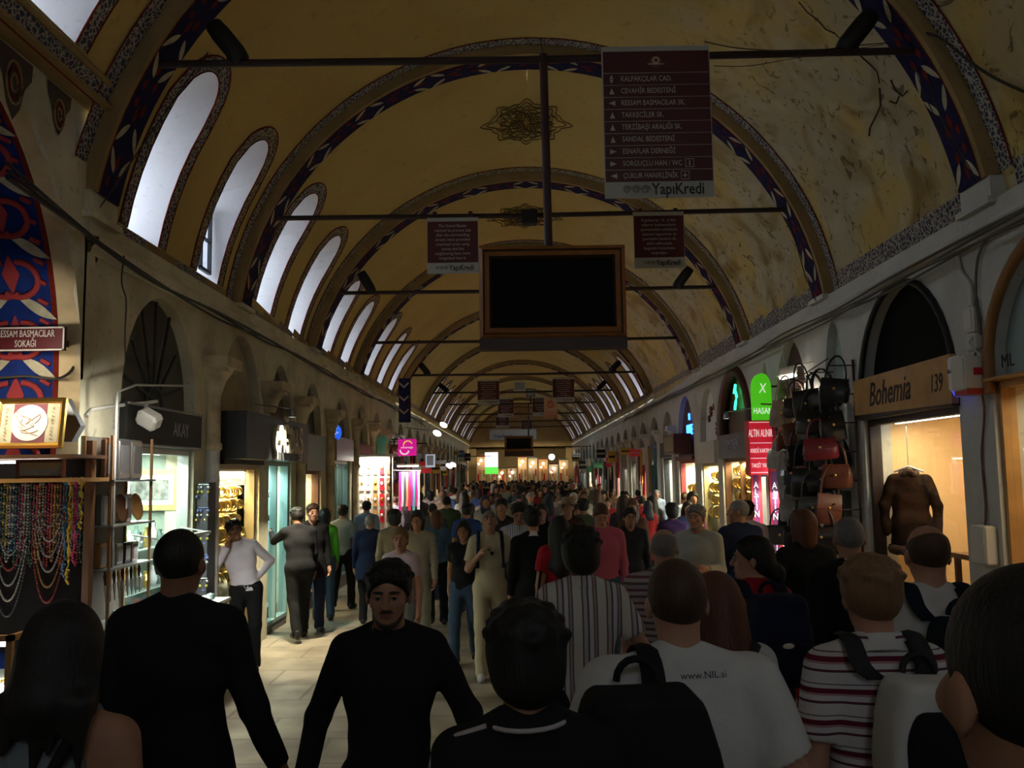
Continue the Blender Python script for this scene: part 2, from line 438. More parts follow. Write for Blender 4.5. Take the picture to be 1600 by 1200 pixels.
for k in range(-1, len(ARCH)):
    ya = -6.0 if k < 0 else ARCH[k]
    yb = ARCH[k + 1] if k + 1 < len(ARCH) else YEND
    for si, sgn in ((0, 1), (1, -1)):
        ws = wins.get(k, ([], []))[si]
        zb, zs = win_zs(k, si)
        ym = (ya + yb) / 2
        t0, tb, ts = th_of(ym, 5.22 if (k <= 0 and sgn > 0) else ZC + 0.1), th_of(ym, zb), th_of(ym, zs)
        tf = ts + 0.52 / RV
        def P(y, th): 
            q = vp(y, th)
            return q if sgn > 0 else Vector((2 * XC - q.x, q.y, q.z))
        cols = {round(ya, 4), round(yb, 4)}
        for i in range(1, 4): cols.add(round(ya + (yb - ya) * i / 4, 4))
        for w in ws:
            for i in range(13): cols.add(round(w - WH + 2 * WH * i / 12, 4))
        cols = sorted(c for c in cols if not any(w - WH < c < w + WH and abs((c - w + WH) * 12 / (2 * WH) - round((c - w + WH) * 12 / (2 * WH))) > 0.01 for w in ws))
        lowrows = [t0 + (tb - t0) * i / 2 for i in range(3)]
        midrows = [tb + (ts - tb) * i / 5 for i in range(6)]
        toprows = [tf + (math.pi / 2 - tf) * i / 9 for i in range(10)]
        def toff(y):
            for w in ws:
                if abs(y - w) <= WH + 1e-4: return math.sqrt(max(0, WH * WH - (y - w) ** 2)) * 1.25 / RV
            return 0
        for c0, c1 in zip(cols, cols[1:]):
            inw = any(w - WH - 1e-3 < (c0 + c1) / 2 < w + WH for w in ws)
            vault.grid([[P(c, t) for t in lowrows] for c in (c0, c1)])
            if not inw: vault.grid([[P(c, t) for t in midrows] for c in (c0, c1)])
            vault.grid([[P(c, (ts + toff(c)) + (tf - ts - toff(c)) * j / 3) for j in range(4)] for c in (c0, c1)])
            vault.grid([[P(c, t) for t in toprows] for c in (c0, c1)])
        for w in ws:
            loop = []
            for t in midrows: loop.append((w - WH, t))
            for i in range(1, 12):
                y = w - WH + 2 * WH * i / 12; loop.append((y, ts + toff(y)))
            for t in reversed(midrows): loop.append((w + WH, t))
            inner = [P(y, t) for y, t in loop]
            XO = XC - sgn * (4.45)
            z0 = inner[0].z
            ztop = max(p.z for p in inner)
            def outer(p, f=1.0):
                return Vector((XO, w + (p.y - w) * 0.8, z0 + 0.1 + (p.z - z0) * 0.62))
            outl = [outer(p) for p in inner]
            rows = [inner, [a.lerp(b_, 0.5) for a, b_ in zip(inner, outl)], outl]
            rv = MB(); rv.grid(rows + [[p + Vector((-sgn * 0.02, 0, 0)) for p in outl]], smooth=False)
            rv.add([inner[0], inner[-1], outl[-1], outl[0]], [(0, 1, 2, 3)])
            n = len(winobjs) + 1
            # painted band round the opening, laid 6 mm proud
            sb = MB(); out2 = []; BWd = 0.165
            s_acc = 0; uin = []; uo = []
            inn = []
            for i, (y, t) in enumerate(loop):
                if t <= ts + 1e-6: dy, dt = (-1 if y < w else 1), 0
                else:
                    vy_ = (y - w); vt = (t - ts) * RV / 1.25; L = math.hypot(vy_, vt) or 1
                    dy, dt = vy_ / L, vt / L
                q = (y + dy * BWd, t + dt * BWd / RV)
                pr = RV - 0.008
                def PP(y_, t_, rr):
                    z = vp(y_, t_, rr); return z if sgn > 0 else Vector((2 * XC - z.x, z.y, z.z))
                inn.append(PP(y, t, pr)); out2.append(PP(q[0], q[1], pr))
                if i: s_acc += (inn[-1] - inn[-2]).length
                uin.append((s_acc, 0)); uo.append((s_acc, BWd))
            sb.grid([inn, out2], uv=[uin, uo], smooth=True)
            edge = []
            sb.tube([p for p in inn], 0.009, 5, 1, cap=False); sb.tube([p for p in out2], 0.009, 5, 1, cap=False)
            fr = struct(rv, 'window_%d' % n, M_reveal)
            sb.build('painted_surround', [M_bandv if n % 2 else M_band, M_mred], fr)
            cm = MB()
            zz0 = z0 + 0.1; zz1 = max(p.z for p in outl); yy0, yy1 = min(p.y for p in outl), max(p.y for p in outl)
            for (a0, a1, b0, b1) in ((yy0, yy1, zz0, zz0 + .04), (yy0, yy1, zz0 + (zz1 - zz0) * .5, zz0 + (zz1 - zz0) * .5 + .025), (yy0, yy0 + .035, zz0, zz1), (yy1 - .035, yy1, zz0, zz1), (yy0, yy1, zz1 - .04, zz1)):
                cm.box(XO - .02, XO + .02, a0, a1, b0, b1)
            cm.build('casement', M_darkframe, fr)
            winobjs.append(fr)
            pl = bpy.data.lights.new('daylight_portal', 'AREA'); pl.shape = 'RECTANGLE'; pl.size = yy1 - yy0; pl.size_y = zz1 - zz0; pl.cycles.is_portal = True
            po = bpy.data.objects.new('daylight_portal', pl); po.location = (XO - sgn * 0.03, w, (zz0 + zz1) / 2)
            po.rotation_euler = (R(90), 0, R(-90 * sgn)); C.objects.link(po)
vo = struct(vault, 'ceiling', M_vault)

# the second window from the camera stands open: casement swung into the reveal
op = thing('open_casement', 'dark window casement standing open in the second bright vault recess', 'window', (-3.62, 10.45, 4.6))
cm = MB()
for (a0, a1, b0, b1) in ((10.12, 10.16, 4.62, 5.38), (10.42, 10.46, 4.62, 5.38), (10.12, 10.46, 4.60, 4.64), (10.12, 10.46, 4.98, 5.005), (10.12, 10.46, 5.35, 5.39)):
    cm.box(-3.66, -3.62, a0, a1, b0, b1)
cm.build('frame', M_darkframe, op)
cm = MB(); cm.box(-3.645, -3.64, 10.15, 10.43, 4.63, 5.36); cm.build('pane', glassmat('clear_pane', (0.95, 0.97, 1), 0.05), op)

# ---- painted ribs
def leaf(mb, y0, y1, sdir, A, flip, k, mi=2):
    """one cream leaf painted on a rib soffit; A(theta, y) gives the surface point"""
    pts = []
    L = 0.235; W = 0.040
    n = 7
    cy = (y0 + y1) / 2
    for sidek in (1, -1):
        rng = range(n + 1) if sidek > 0 else range(n - 1, 0, -1)
        for i in rng:
            t = i / n
            wdt = W * math.sin(math.pi * t) ** 0.7 * (1 - 0.45 * t)
            s_ = (t - 0.0) * L
            ang = 0.55 * flip
            u = s_ * math.cos(ang) * sdir; v_ = s_ * math.sin(ang) * 1.15 + 0.045 * flip
            u += -math.sin(ang) * wdt * sidek * sdir; v_ += math.cos(ang) * wdt * sidek
            pts.append(A(u, cy + v_))
    mb.add(pts, [tuple(range(len(pts)))], mi)

for n, y0 in enumerate(ARCH):
    y1 = y0 + AW; ym = (y0 + y1) / 2
    zc = vparam(ym)
    tA = math.asin((ZC + (0.40 if n < 2 else 0.22) - zc) / RI); tB = math.pi - tA
    N = 56; mb = MB()
    th = [tA + (tB - tA) * i / N for i in range(N + 1)]
    def Q(t, y, r): return Vector((XC - r * math.cos(t), y, zc + r * math.sin(t)))
    mb.grid([[Q(t, y, RI) for t in th] for y in (y0 + .07, y1)], 0)                     # navy soffit
    mb.grid([[Q(t, y, RI + 0.0) for t in th] for y in (y0 + 0.0, y0 + .07)], 1)         # pale edge
    mb.grid([[Q(t, y0, r) for t in th] for r in (RI, RI + .07, RV + .03)], 1)           # front face
    mb.grid([[Q(t, y1, r) for t in th] for r in (RI, RV + .03)], 1)
    q = [Q(t, y0 + .07, RI - .004) for t in th]; mb.tube(q, 0.006, 4, 3, cap=False)
    if n in (0, 1, 2, 3, 4, 5, 6, 7):
        per = 0.43; cnt = int((tB - tA) * RI / per)
        for i in range(cnt):
            tc = tA + (i + 0.5) * (tB - tA) / cnt
            def A(u, y, tc=tc): return Q(tc + u / RI, y, RI - 0.005)
            def A2(u, y, tc=tc): return Q(tc + u / RI, y, RI - 0.003)
            sd = 1 if i % 2 == 0 else -1
            cyy = (y0 + .07 + y1) / 2
            for fl in (1, -1):
                leaf(mb, y0 + .07, y1, sd, A, fl, i, 2)
            for uu, vv, ll in ((-0.10 * sd, 0.05, 0.12), (-0.14 * sd, -0.10, 0.10), (0.02, -0.03, 0.16)):   # red sprigs
                pts = [A2(uu + ll * a, cyy + vv + bb) for a, bb in ((0, 0), (.35, .035), (1, .012), (.8, -.02), (.4, -.03))]
                mb.add(pts, [(0, 1, 2, 3, 4)], 3)
    # painted border on the vault in front of the rib and a thin one behind
    def border(ya, yb, mi):
        P0, P1, U0, U1 = [], [], [], []
        for t in th:
            P0.append(vp(ya, t, RV - .012)); P1.append(vp(yb, t, RV - .012)); s_ = t * RV
            U0.append((s_, 0)); U1.append((s_, yb - ya))
        mb.grid([P0, P1], mi, [U0, U1])
        mb.tube(P0, 0.007, 4, 3, cap=False)
    border(y0 - .19, y0 - .01, 4)
    border(y1 + .02, y1 + .07, 5)
    struct(mb, 'trim_%d' % (n + 1), [M_navy, M_fillet, M_cream, M_mred, M_bandv if n < 3 else M_band, M_fillet])
    # foot blocks of the rib on the cornice
# ---- bands at the foot of the vault: painted panels between the ribs
mb = MB()
for n in range(len(ARCH) - 1):
    a, b_ = ARCH[n] + AW + .08, ARCH[n + 1] - .2
    for sgn in (1, -1):
        if n == 0 and sgn > 0: continue
        L = b_ - a; segs = 6 if n > 3 else 4
        for i in range(segs):
            if sgn > 0 and n and i % 2: mi = 1
            else: mi = 0
            ya, yb = a + L * i / segs, a + L * (i + 1) / segs
            ym = (ya + yb) / 2
            ta, tb_ = th_of(ym, ZC + .22), th_of(ym, ZC + (.34 if sgn > 0 or n > 3 else .46))
            def PP(y, t):
                q = vp(y, t, RV - .012); return q if sgn > 0 else Vector((2 * XC - q.x, q.y, q.z))
            mb.grid([[PP(ya, ta), PP(ya, tb_)], [PP(yb, ta), PP(yb, tb_)]], mi, [[(ya, 0), (ya, .21)], [(yb, 0), (yb, .21)]])
struct(mb, 'trim_20', [M_bandv, M_fillet], 'painted border panels along the foot of the vault')

# crown medallions
def medallion(y, w, L, nm):
    mb = MB(); zc = vparam(y) + RV - 0.012
    def A(u, v): 
        t = math.pi / 2 + u / RV; q = vp(y + v, t, RV - .014); return q
    def ring(f, r0):
        P = []
        for i in range(73):
            a = 2 * math.pi * i / 72
            rr = r0 * (1 + 0.10 * math.cos(8 * a) + 0.06 * math.cos(16 * a))
            P.append(A(w * rr * math.cos(a) * (1 + .18 * abs(math.cos(a)) ** 6), L * rr * math.sin(a)))
        mb.tube(P, 0.008, 4, 0, cap=False)
    for r0 in (1, .86, .55, .25): ring(0, r0)
    for i in range(24):
        a = 2 * math.pi * i / 24
        P = [A(w * r_ * math.cos(a + .22 * math.sin(r_ * 9 + i)), L * r_ * math.sin(a + .22 * math.sin(r_ * 9 + i))) for r_ in [x / 10 for x in range(1, 10)]]
        mb.tube(P, 0.007, 4, 0, cap=False)
        for r_, q in ((.7, .05), (.4, .04)):
            P = [A(w * r_ * math.cos(a) + q * math.cos(b2), L * r_ * math.sin(a) + q * math.sin(b2)) for b2 in [x * math.pi / 4 for x in range(9)]]
            mb.tube(P, 0.006, 4, 0, cap=False)
    mb.ball(A(0, 0), (.03, .03, .006), 8, 1)
    struct(mb, nm, [mat('medallion_paint', (0.10, 0.06, 0.015), 0.9), mat('medallion_orange', (0.5, 0.2, 0.05), 0.9)], 'painted lace medallion on the crown of the vault')
medallion(13.2, 0.52, 0.62, 'trim_21'); medallion(17.2, 0.55, 0.62, 'trim_22'); medallion(22.3, 0.52, 0.62, 'trim_23'); medallion(28.5, 0.52, 0.6, 'trim_24')

def on_vault(px, py):
    d = (ray(px, py, 10) - Vector((0, 0, CAMZ))) / 10
    lo, hi = 2.0, 40.0
    for _ in range(50):
        m_ = (lo + hi) / 2; p = Vector((0, 0, CAMZ)) + d * m_; r_ = math.hypot(p.x - XC, p.z - vparam(p.y))
        if r_ < RV - .008: lo = m_
        else: hi = m_
    return Vector((0, 0, CAMZ)) + d * lo
mb = MB()
for pts_, r_ in (([(1248, 3), (1262, 20), (1276, 30), (1290, 46), (1304, 52)], .008), ([(1304, 52), (1325, 72), (1345, 88), (1358, 100), (1370, 112), (1374, 130)], .006), ([(1374, 138), (1376, 165), (1368, 182), (1359, 200), (1358, 212)], .010), ([(1392, 125), (1398, 140), (1410, 150), (1418, 142)], .010), ([(1405, 150), (1400, 162), (1390, 158)], .008)):
    mb.tube([on_vault(*p_) for p_ in pts_], r_, 4)
struct(mb, 'trim_27', mat('crack_dark', (.07, .05, .025), .95), 'dark cracks in the plaster of the vault')
# ---- arcaded walls
def arch_z(y, y0, y1, zs, za, pw=2.0):
    t = (y - (y0 + y1) / 2) / ((y1 - y0) / 2)
    return zs + (za - zs) * max(0, 1 - abs(t) ** pw) ** 0.5
def arcade(side, ya, yb, ops, ztop, thick=0.3):
    """wall with arched openings; ops = [(y0, y1, spring, apex)]"""
    mb = MB(); y = ya
    X0, X1 = wx(side, 0), wx(side, -thick)
    for (a, b_, zs, za) in ops:
        if a > y: wbox(mb, side, y, a, -thick, 0, -0.1, ztop)
        n = 16; cs = [a + (b_ - a) * (0.5 - 0.5 * math.cos(math.pi * i / n)) for i in range(n + 1)]
        for X in (X0, X1):
            mb.grid([[Vector((X, c, arch_z(c, a, b_, zs, za))), Vector((X, c, ztop))] for c in cs], smooth=False)
        mb.grid([[Vector((X, c, arch_z(c, a, b_, zs, za))) for c in cs] for X in (X0, X1)], smooth=False)
        mb.add([(X0, a, ztop), (X0, b_, ztop), (X1, b_, ztop), (X1, a, ztop)], [(0, 1, 2, 3)])
        y = b_
    wbox(mb, side, y, yb, -thick, 0, -0.1, ztop)
    return mb
Lops = [(3.3, 7.12, 3.0, 5.2)]
Lshop = [(7.86, 9.68, 2.9, 3.97), (10.5, 12.15, 2.9, 4.0), (12.6, 13.85, 2.8, 3.85), (14.6, 15.95, 2.8, 3.8), (17.0, 18.7, 2.8, 3.75), (19.3, 20.9, 2.8, 3.8), (21.5, 23.0, 2.8, 3.75)]
y = 23.7
while y < 60:
    if abs(y - 27.0) < 1.0: y = 29.4
    Lshop.append((y, y + 1.7, 2.8, 3.75)); y += 2.25
Rshop = [(4.9, 7.35, 3.0, 4.0), (7.92, 10.12, 2.9, 4.08), (10.62, 11.32, 2.9, 4.02), (12.0, 13.5, 2.9, 4.05), (13.85, 14.25, 3.0, 3.9), (14.95, 17.2, 2.9, 4.0), (17.6, 19.2, 2.9, 3.9), (19.9, 21.9, 2.8, 3.95)]
y = 22.5
while y < 60:
    Rshop.append((y, y + 1.75, 2.8, 3.75)); y += 2.3
struct(arcade(-1, -6, 7.3, Lops, 5.25), 'wall_left', M_wallL)
struct(arcade(-1, 7.3, YEND, Lshop, ZC - 0.02), 'wall_left_arcade', M_wallL)
struct(arcade(1, -6, YEND, Rshop, ZC - 0.02), 'wall_right', M_wallR)
mb = MB()                                # added outer skin that keeps sky light out behind the shops
mb.box(-5.4, -5.3, -6, YEND, -0.1, 4.3); mb.box(5.7, 5.8, -6, YEND, -0.1, 4.3)
mb.box(-5.4, -3.72, 7.3, YEND, 4.12, 4.2); mb.box(4.1, 5.8, -6, YEND, 4.12, 4.2)
mb.box(-5.4, -3.7, -6, 7.3, 5.3, 5.4)
mb.box(-5.35, -5.3, -6, 7.3, 4.2, 5.4)
mb.box(-5.3, -3.5, 7.3, 7.34, 4.0, 5.4); mb.box(-5.3, -3.5, 7.12, 7.16, 3.0, 4.2)
struct(mb, 'wall_light_seal', mat('light_seal_dark', (0.10, 0.09, 0.07), 0.9))
mb = MB()
for q in ((-6, -.7, -.1, 8), (1.1, 6.5, -.1, 8), (-.7, 1.1, -.1, 5.0), (-.7, 1.1, 6.4, 8)): mb.box(q[0], q[1], -6.2, -6, q[2], q[3])
struct(mb, 'wall_rear_added', M_wallL)  # wall added behind the camera to shut out the open sky
mb = MB()
for i in range(4): mb.box(-.7 + .58 * i, -.64 + .58 * i, -6.14, -6.06, 5.0, 6.4)
for z_ in (5.0, 5.7, 6.34): mb.box(-.7, 1.1, -6.14, -6.06, z_, z_ + .07)
struct(mb, 'window_90', M_darkframe, 'added daylight window high in the rear wall, behind the camera')  # unseen window, added to light people's backs and the signs
pl = bpy.data.lights.new('daylight_portal', 'AREA'); pl.shape = 'RECTANGLE'; pl.size = 1.8; pl.size_y = 1.4; pl.cycles.is_portal = True
po = bpy.data.objects.new('daylight_portal', pl); po.location = (.2, -6.16, 5.7); po.rotation_euler = (R(-90), 0, 0); C.objects.link(po)

# cornices
mb = MB()
def molding(side, ya, yb, z):
    prof = [(0.0, z - .10), (0.03, z - .10), (0.045, z - .05), (0.075, z - .03), (0.10, z), (0.10, z + .03), (-0.15, z + .05)]
    mb.grid([[Vector((wx(side, w), y, zz)) for (w, zz) in prof] for y in (ya, yb)], 0 if side < 0 else 1, smooth=False)
molding(-1, 7.15, YEND, ZC); molding(1, -6, YEND, ZC)
wbox(mb, -1, 7.15, YEND, -.3, .02, ZC, ZC + .21, 0); wbox(mb, 1, -6, YEND, -.3, .02, ZC, ZC + .21, 1)
for n_, y_ in enumerate(ARCH):
    z_ = ZC + (0.40 if n_ < 2 else 0.22)
    for sd_ in (-1, 1):
        wbox(mb, sd_, y_ - .02, y_ + AW + .02, -.25, .05, ZC + .2, z_ + .005, 0 if sd_ < 0 else 1)
        wbox(mb, sd_, y_ - .05, y_ + AW + .05, -.25, .09, ZC + .17, ZC + .225, 0 if sd_ < 0 else 1)
struct(mb, 'trim_25', [M_wallL, M_wallR], 'plaster cornice running along both walls')

# lunette of the cross street nearest the camera: ornamented border, window edge, painted tulips
mb = MB()
def lun(y, z, w=0.012): return (XL + w, y, z)
def lv(y, z, r=RV - .012): return vp(y, th_of(y, z), r)
mb.add([lv(-2, 5.24), lv(7.0, 5.24), lv(7.0, 5.40), lv(-2, 5.40)], [(0, 1, 2, 3)], 0, [(0, 0), (9, 0), (9, .2), (0, .2)])
mb.tube([lv(-2, 5.41), lv(7.0, 5.41)], .03, 6, 1); mb.tube([lv(-2, 5.23), lv(7.0, 5.23)], .012, 6, 2)
mb.box(XL - .02, XL + .2, -6, 7.15, 5.22, 5.25, 1)
for i in range(7):
    yc = 6.62 - i * 0.62
    sc = 1.0 if i % 2 else 0.75
    P = [lun(yc + a * .24 * sc, 5.20 - b_ * .5 * sc, .010) for a, b_ in ((-1, 0), (-.95, .25), (-.6, .45), (-.35, .8), (0, 1), (.35, .8), (.6, .45), (.95, .25), (1, 0))]
    mb.add(P, [tuple(range(9))], 3)
    for k in range(3):
        r_ = (.12 - .035 * k) * sc
        mb.tube([lun(yc + r_ * math.cos(a) * .8, 4.97 + (1 - sc) * .1 + r_ * 1.3 * math.sin(a), .014) for a in [x * .45 for x in range(14)]], .010, 5, (1, 2, 1)[k], cap=False)
struct(mb, 'trim_26', [M_bandv, M_fillet, M_mred, mat('tulip_dark', (0.07, 0.05, 0.035), 0.9)], 'painted tulip border over the side street arch')
# painted diagonal strip before rib one, both sides
# cross street: thick cream intrados, then painted soffit, then the far dark wall
mb = MB(); n = 30
cs = [3.3 + 3.82 * (0.5 - 0.5 * math.cos(math.pi * i / n)) for i in range(n + 1)]
def iz(c, sh=0): 
    cc = min(max(c, 3.3), 7.12); return arch_z(cc, 3.3, 7.12, 3.0, 5.2)
def jamb_pts(x, sh):
    P = [Vector((x, 3.3 + sh, 0))]
    for c in cs:
        t = (c - 5.21) / 1.91
        P.append(Vector((x, 5.21 + t * (1.91 - sh), arch_z(c, 3.3, 7.12, 3.0, 5.2) - sh * (1 - abs(t)) * 0.9)))
    P.append(Vector((x, 7.12 - sh, 0)))
    return P
mb.grid([jamb_pts(XL - .001, 0.0), jamb_pts(XL - .15, 0.05)], 0)
mb.grid([jamb_pts(XL - .15, 0.05), jamb_pts(XL - .18, 0.08)], 1)
mb.grid([jamb_pts(XL - .18, 0.08), jamb_pts(XL - 1.75, 0.08)], 2)
mb.box(XL - 1.8, XL - 1.75, 3.2, 7.2, 0, 5.3, 5)
# leaves and tendrils on the jamb (plane y = 7.04)
JP = list(reversed(jamb_pts(0, .08)))
def J(x, z, e=.006):
    a = 0
    for p, q in zip(JP, JP[1:]):
        L = (q - p).length
        if a + L >= z or q is JP[-1]:
            d = (q - p) / max(L, 1e-6); w = p + d * (z - a); n = Vector((0, d.z, -d.y))
            if n.y > 0 and abs(d.z) > .9: n = -n
            if n.z > 0: n = -n
            return (x, w.y + n.y * e if abs(d.z) < .999 else w.y - e, w.z + n.z * e)
        a += L
for r_ in range(7):
    zc_ = 2.55 + r_ * .48
    for (cx, fl) in ((XL - .47, 1), (XL - .47, -1)):
        P = []
        for t in [i / 8 for i in range(9)]:
            P.append(J(cx + fl * (.03 + t * .30), zc_ + .14 - .18 * t - .05 * math.sin(math.pi * t)))
        for t in [i / 8 for i in range(7, 0, -1)]:
            P.append(J(cx + fl * (.03 + t * .30), zc_ + .14 - .18 * t + .05 * math.sin(math.pi * t)))
        mb.add(P, [tuple(range(len(P)))], 3)
        mb.tube([J(cx + fl * (.05 + .16 * math.sin(a)), zc_ - .20 + .14 * math.cos(a)) for a in [x * .35 for x in range(12)]], .026, 5, 4, cap=False)
    mb.add([J(XL - .47 + a, zc_ - .16 + b_, .009) for a, b_ in ((-.07, 0), (0, .16), (.07, 0), (0, -.16))], [(0, 1, 2, 3)], 4)
    for t in range(3):
        mb.tube([J(XL - .20, zc_ - .24 + t * .16), J(XL - .27, zc_ - .2 + t * .16)], .02, 5, 4)
struct(mb, 'wall_side_street', [mat('side_cream', (0.62, 0.48, 0.27), 0.85, noise=.2), M_mred, M_blue, M_cream, mat('tendril_red', (0.30, 0.03, 0.03), 0.85), M_navy])

# pier column capitals on the left arcade
def capital(yc, zt, sc, nm, shaft=M_stone):
    mb = MB()
    T = Matrix.Translation((XL + .06, yc, 0)); low = nm != 'trim_31'
    zt0 = zt
    prof = [(.08, zt - .42), (.09, zt - .40), (.10, zt - .36), (.13, zt - .26), (.19, zt - .18), (.22, zt - .12)]
    mb.lathe(T, [(r_ * sc, z) for r_, z in prof], 16, 0)
    mb.box(XL - .02, XL + .30 * sc, yc - .26 * sc, yc + .26 * sc, zt - .12, zt, 0)
    mb.box(XL - .02, XL + .25 * sc, yc - .22 * sc, yc + .22 * sc, zt - .16, zt - .12, 0)
    if low:
        mb.lathe(T, [(.08, zt - .42), (.08, zt - .95), (.10, zt - .97), (.10, zt - 1.03), (.08, zt - 1.05)], 16, 0)
        mb.lathe(T, [(.078, zt - 1.05), (.08, .3), (.11, .26), (.11, 0)], 16, 1)
    struct(mb, nm, [M_stone, shaft], 'stone half column with flared capital on the left arcade')
cy = [(10.1, 3.55), (12.38, 3.5), (14.22, 3.45), (16.45, 3.4), (19.0, 3.4), (21.2, 3.4), (23.35, 3.4)] + [(a[0] - .28, 3.35) for a in Lshop[8:16]]
for i, (yc, zt) in enumerate(cy): capital(yc, zt, 1.0 if i < 4 else .85, 'trim_%d' % (30 + i), M_marble if i == 0 else M_stone)
def pilasterR(yc, nm):
    mb = MB(); T = Matrix.Translation((XR - .04, yc, 0))
    mb.box(XR - .22, XR + .02, yc - .2, yc + .2, 3.2, 3.32); mb.lathe(T, [(.07, 2.9), (.10, 3.0), (.16, 3.2)], 12); mb.lathe(T, [(.07, 0), (.07, 2.9)], 12)
    struct(mb, nm, M_wallR, 'plastered half column on the right arcade')
for i, a in enumerate(Rshop[8:18]): pilasterR(a[0] - .27, 'trim_%d' % (60 + i))

# end of the street: crossing hall closed by an arched wall
mb = MB()
mb.box(-6, 6.5, YEND, YEND + .3, 4.0, 8)
mb.box(-6, -3.0, YEND, YEND + .3, 0, 4.0); mb.box(3.4, 6.5, YEND, YEND + .3, 0, 4.0)
mb.box(-6, 6.5, YEND + 3.4, YEND + 3.6, 0, 4.1); mb.box(-6, 6.5, YEND, YEND + 3.6, 4.0, 4.1)
mb.box(-6, -5.9, YEND, YEND + 3.6, 0, 4.1); mb.box(6.4, 6.5, YEND, YEND + 3.6, 0, 4.1)
struct(mb, 'wall_end', plaster('end_plaster', (0.42, 0.33, 0.18), (0.2, 0.15, 0.09), .5))
mb = MB(); mb.box(-6, 6.5, YEND - .01, YEND + 3.6, -.06, 0.0); struct(mb, 'floor_end', M_floor)
# ================================================================ PEOPLE: one continuous skin grown from a distance field
def surface_net(D, org, h):
    """numpy surface nets: zero surface of D -> verts, quads"""
    S = D < 0
    nx, ny, nz = D.shape
    acc = np.zeros((nx, ny, nz, 3), np.float32); cnt = np.zeros((nx, ny, nz), np.float32)
    quads = []
    for ax in range(3):
        sl0 = [slice(None)] * 3; sl1 = [slice(None)] * 3
        sl0[ax] = slice(0, -1); sl1[ax] = slice(1, None)
        a, b = D[tuple(sl0)], D[tuple(sl1)]
        idx = np.argwhere((a < 0) != (b < 0))
        o1, o2 = [(1, 2), (2, 0), (0, 1)][ax]
        idx = idx[(idx[:, o1] > 0) & (idx[:, o2] > 0)]
        ii = tuple(idx.T)
        va, vb = a[ii], b[ii]
        t = va / (va - vb)
        p = idx.astype(np.float32); p[:, ax] += t
        for d1 in (0, 1):
            for d2 in (0, 1):
                c = idx.copy(); c[:, o1] -= d1; c[:, o2] -= d2
                np.add.at(acc, tuple(c.T), p); np.add.at(cnt, tuple(c.T), 1)
        q = []
        for d1, d2 in ((1, 1), (0, 1), (0, 0), (1, 0)):
            c = idx.copy(); c[:, o1] -= d1; c[:, o2] -= d2
            q.append(np.ravel_multi_index(tuple(c.T), D.shape))
        q = np.stack(q, 1)
        fl = va > 0
        q[fl] = q[fl][:, ::-1]
        quads.append(q)
    quads = np.concatenate(quads)
    act = np.flatnonzero(cnt.ravel() > 0)
    mp = np.full(cnt.size, -1, np.int64); mp[act] = np.arange(len(act))
    V = acc.reshape(-1, 3)[act] / cnt.ravel()[act][:, None] * h + org
    return V.astype(np.float32), mp[quads]

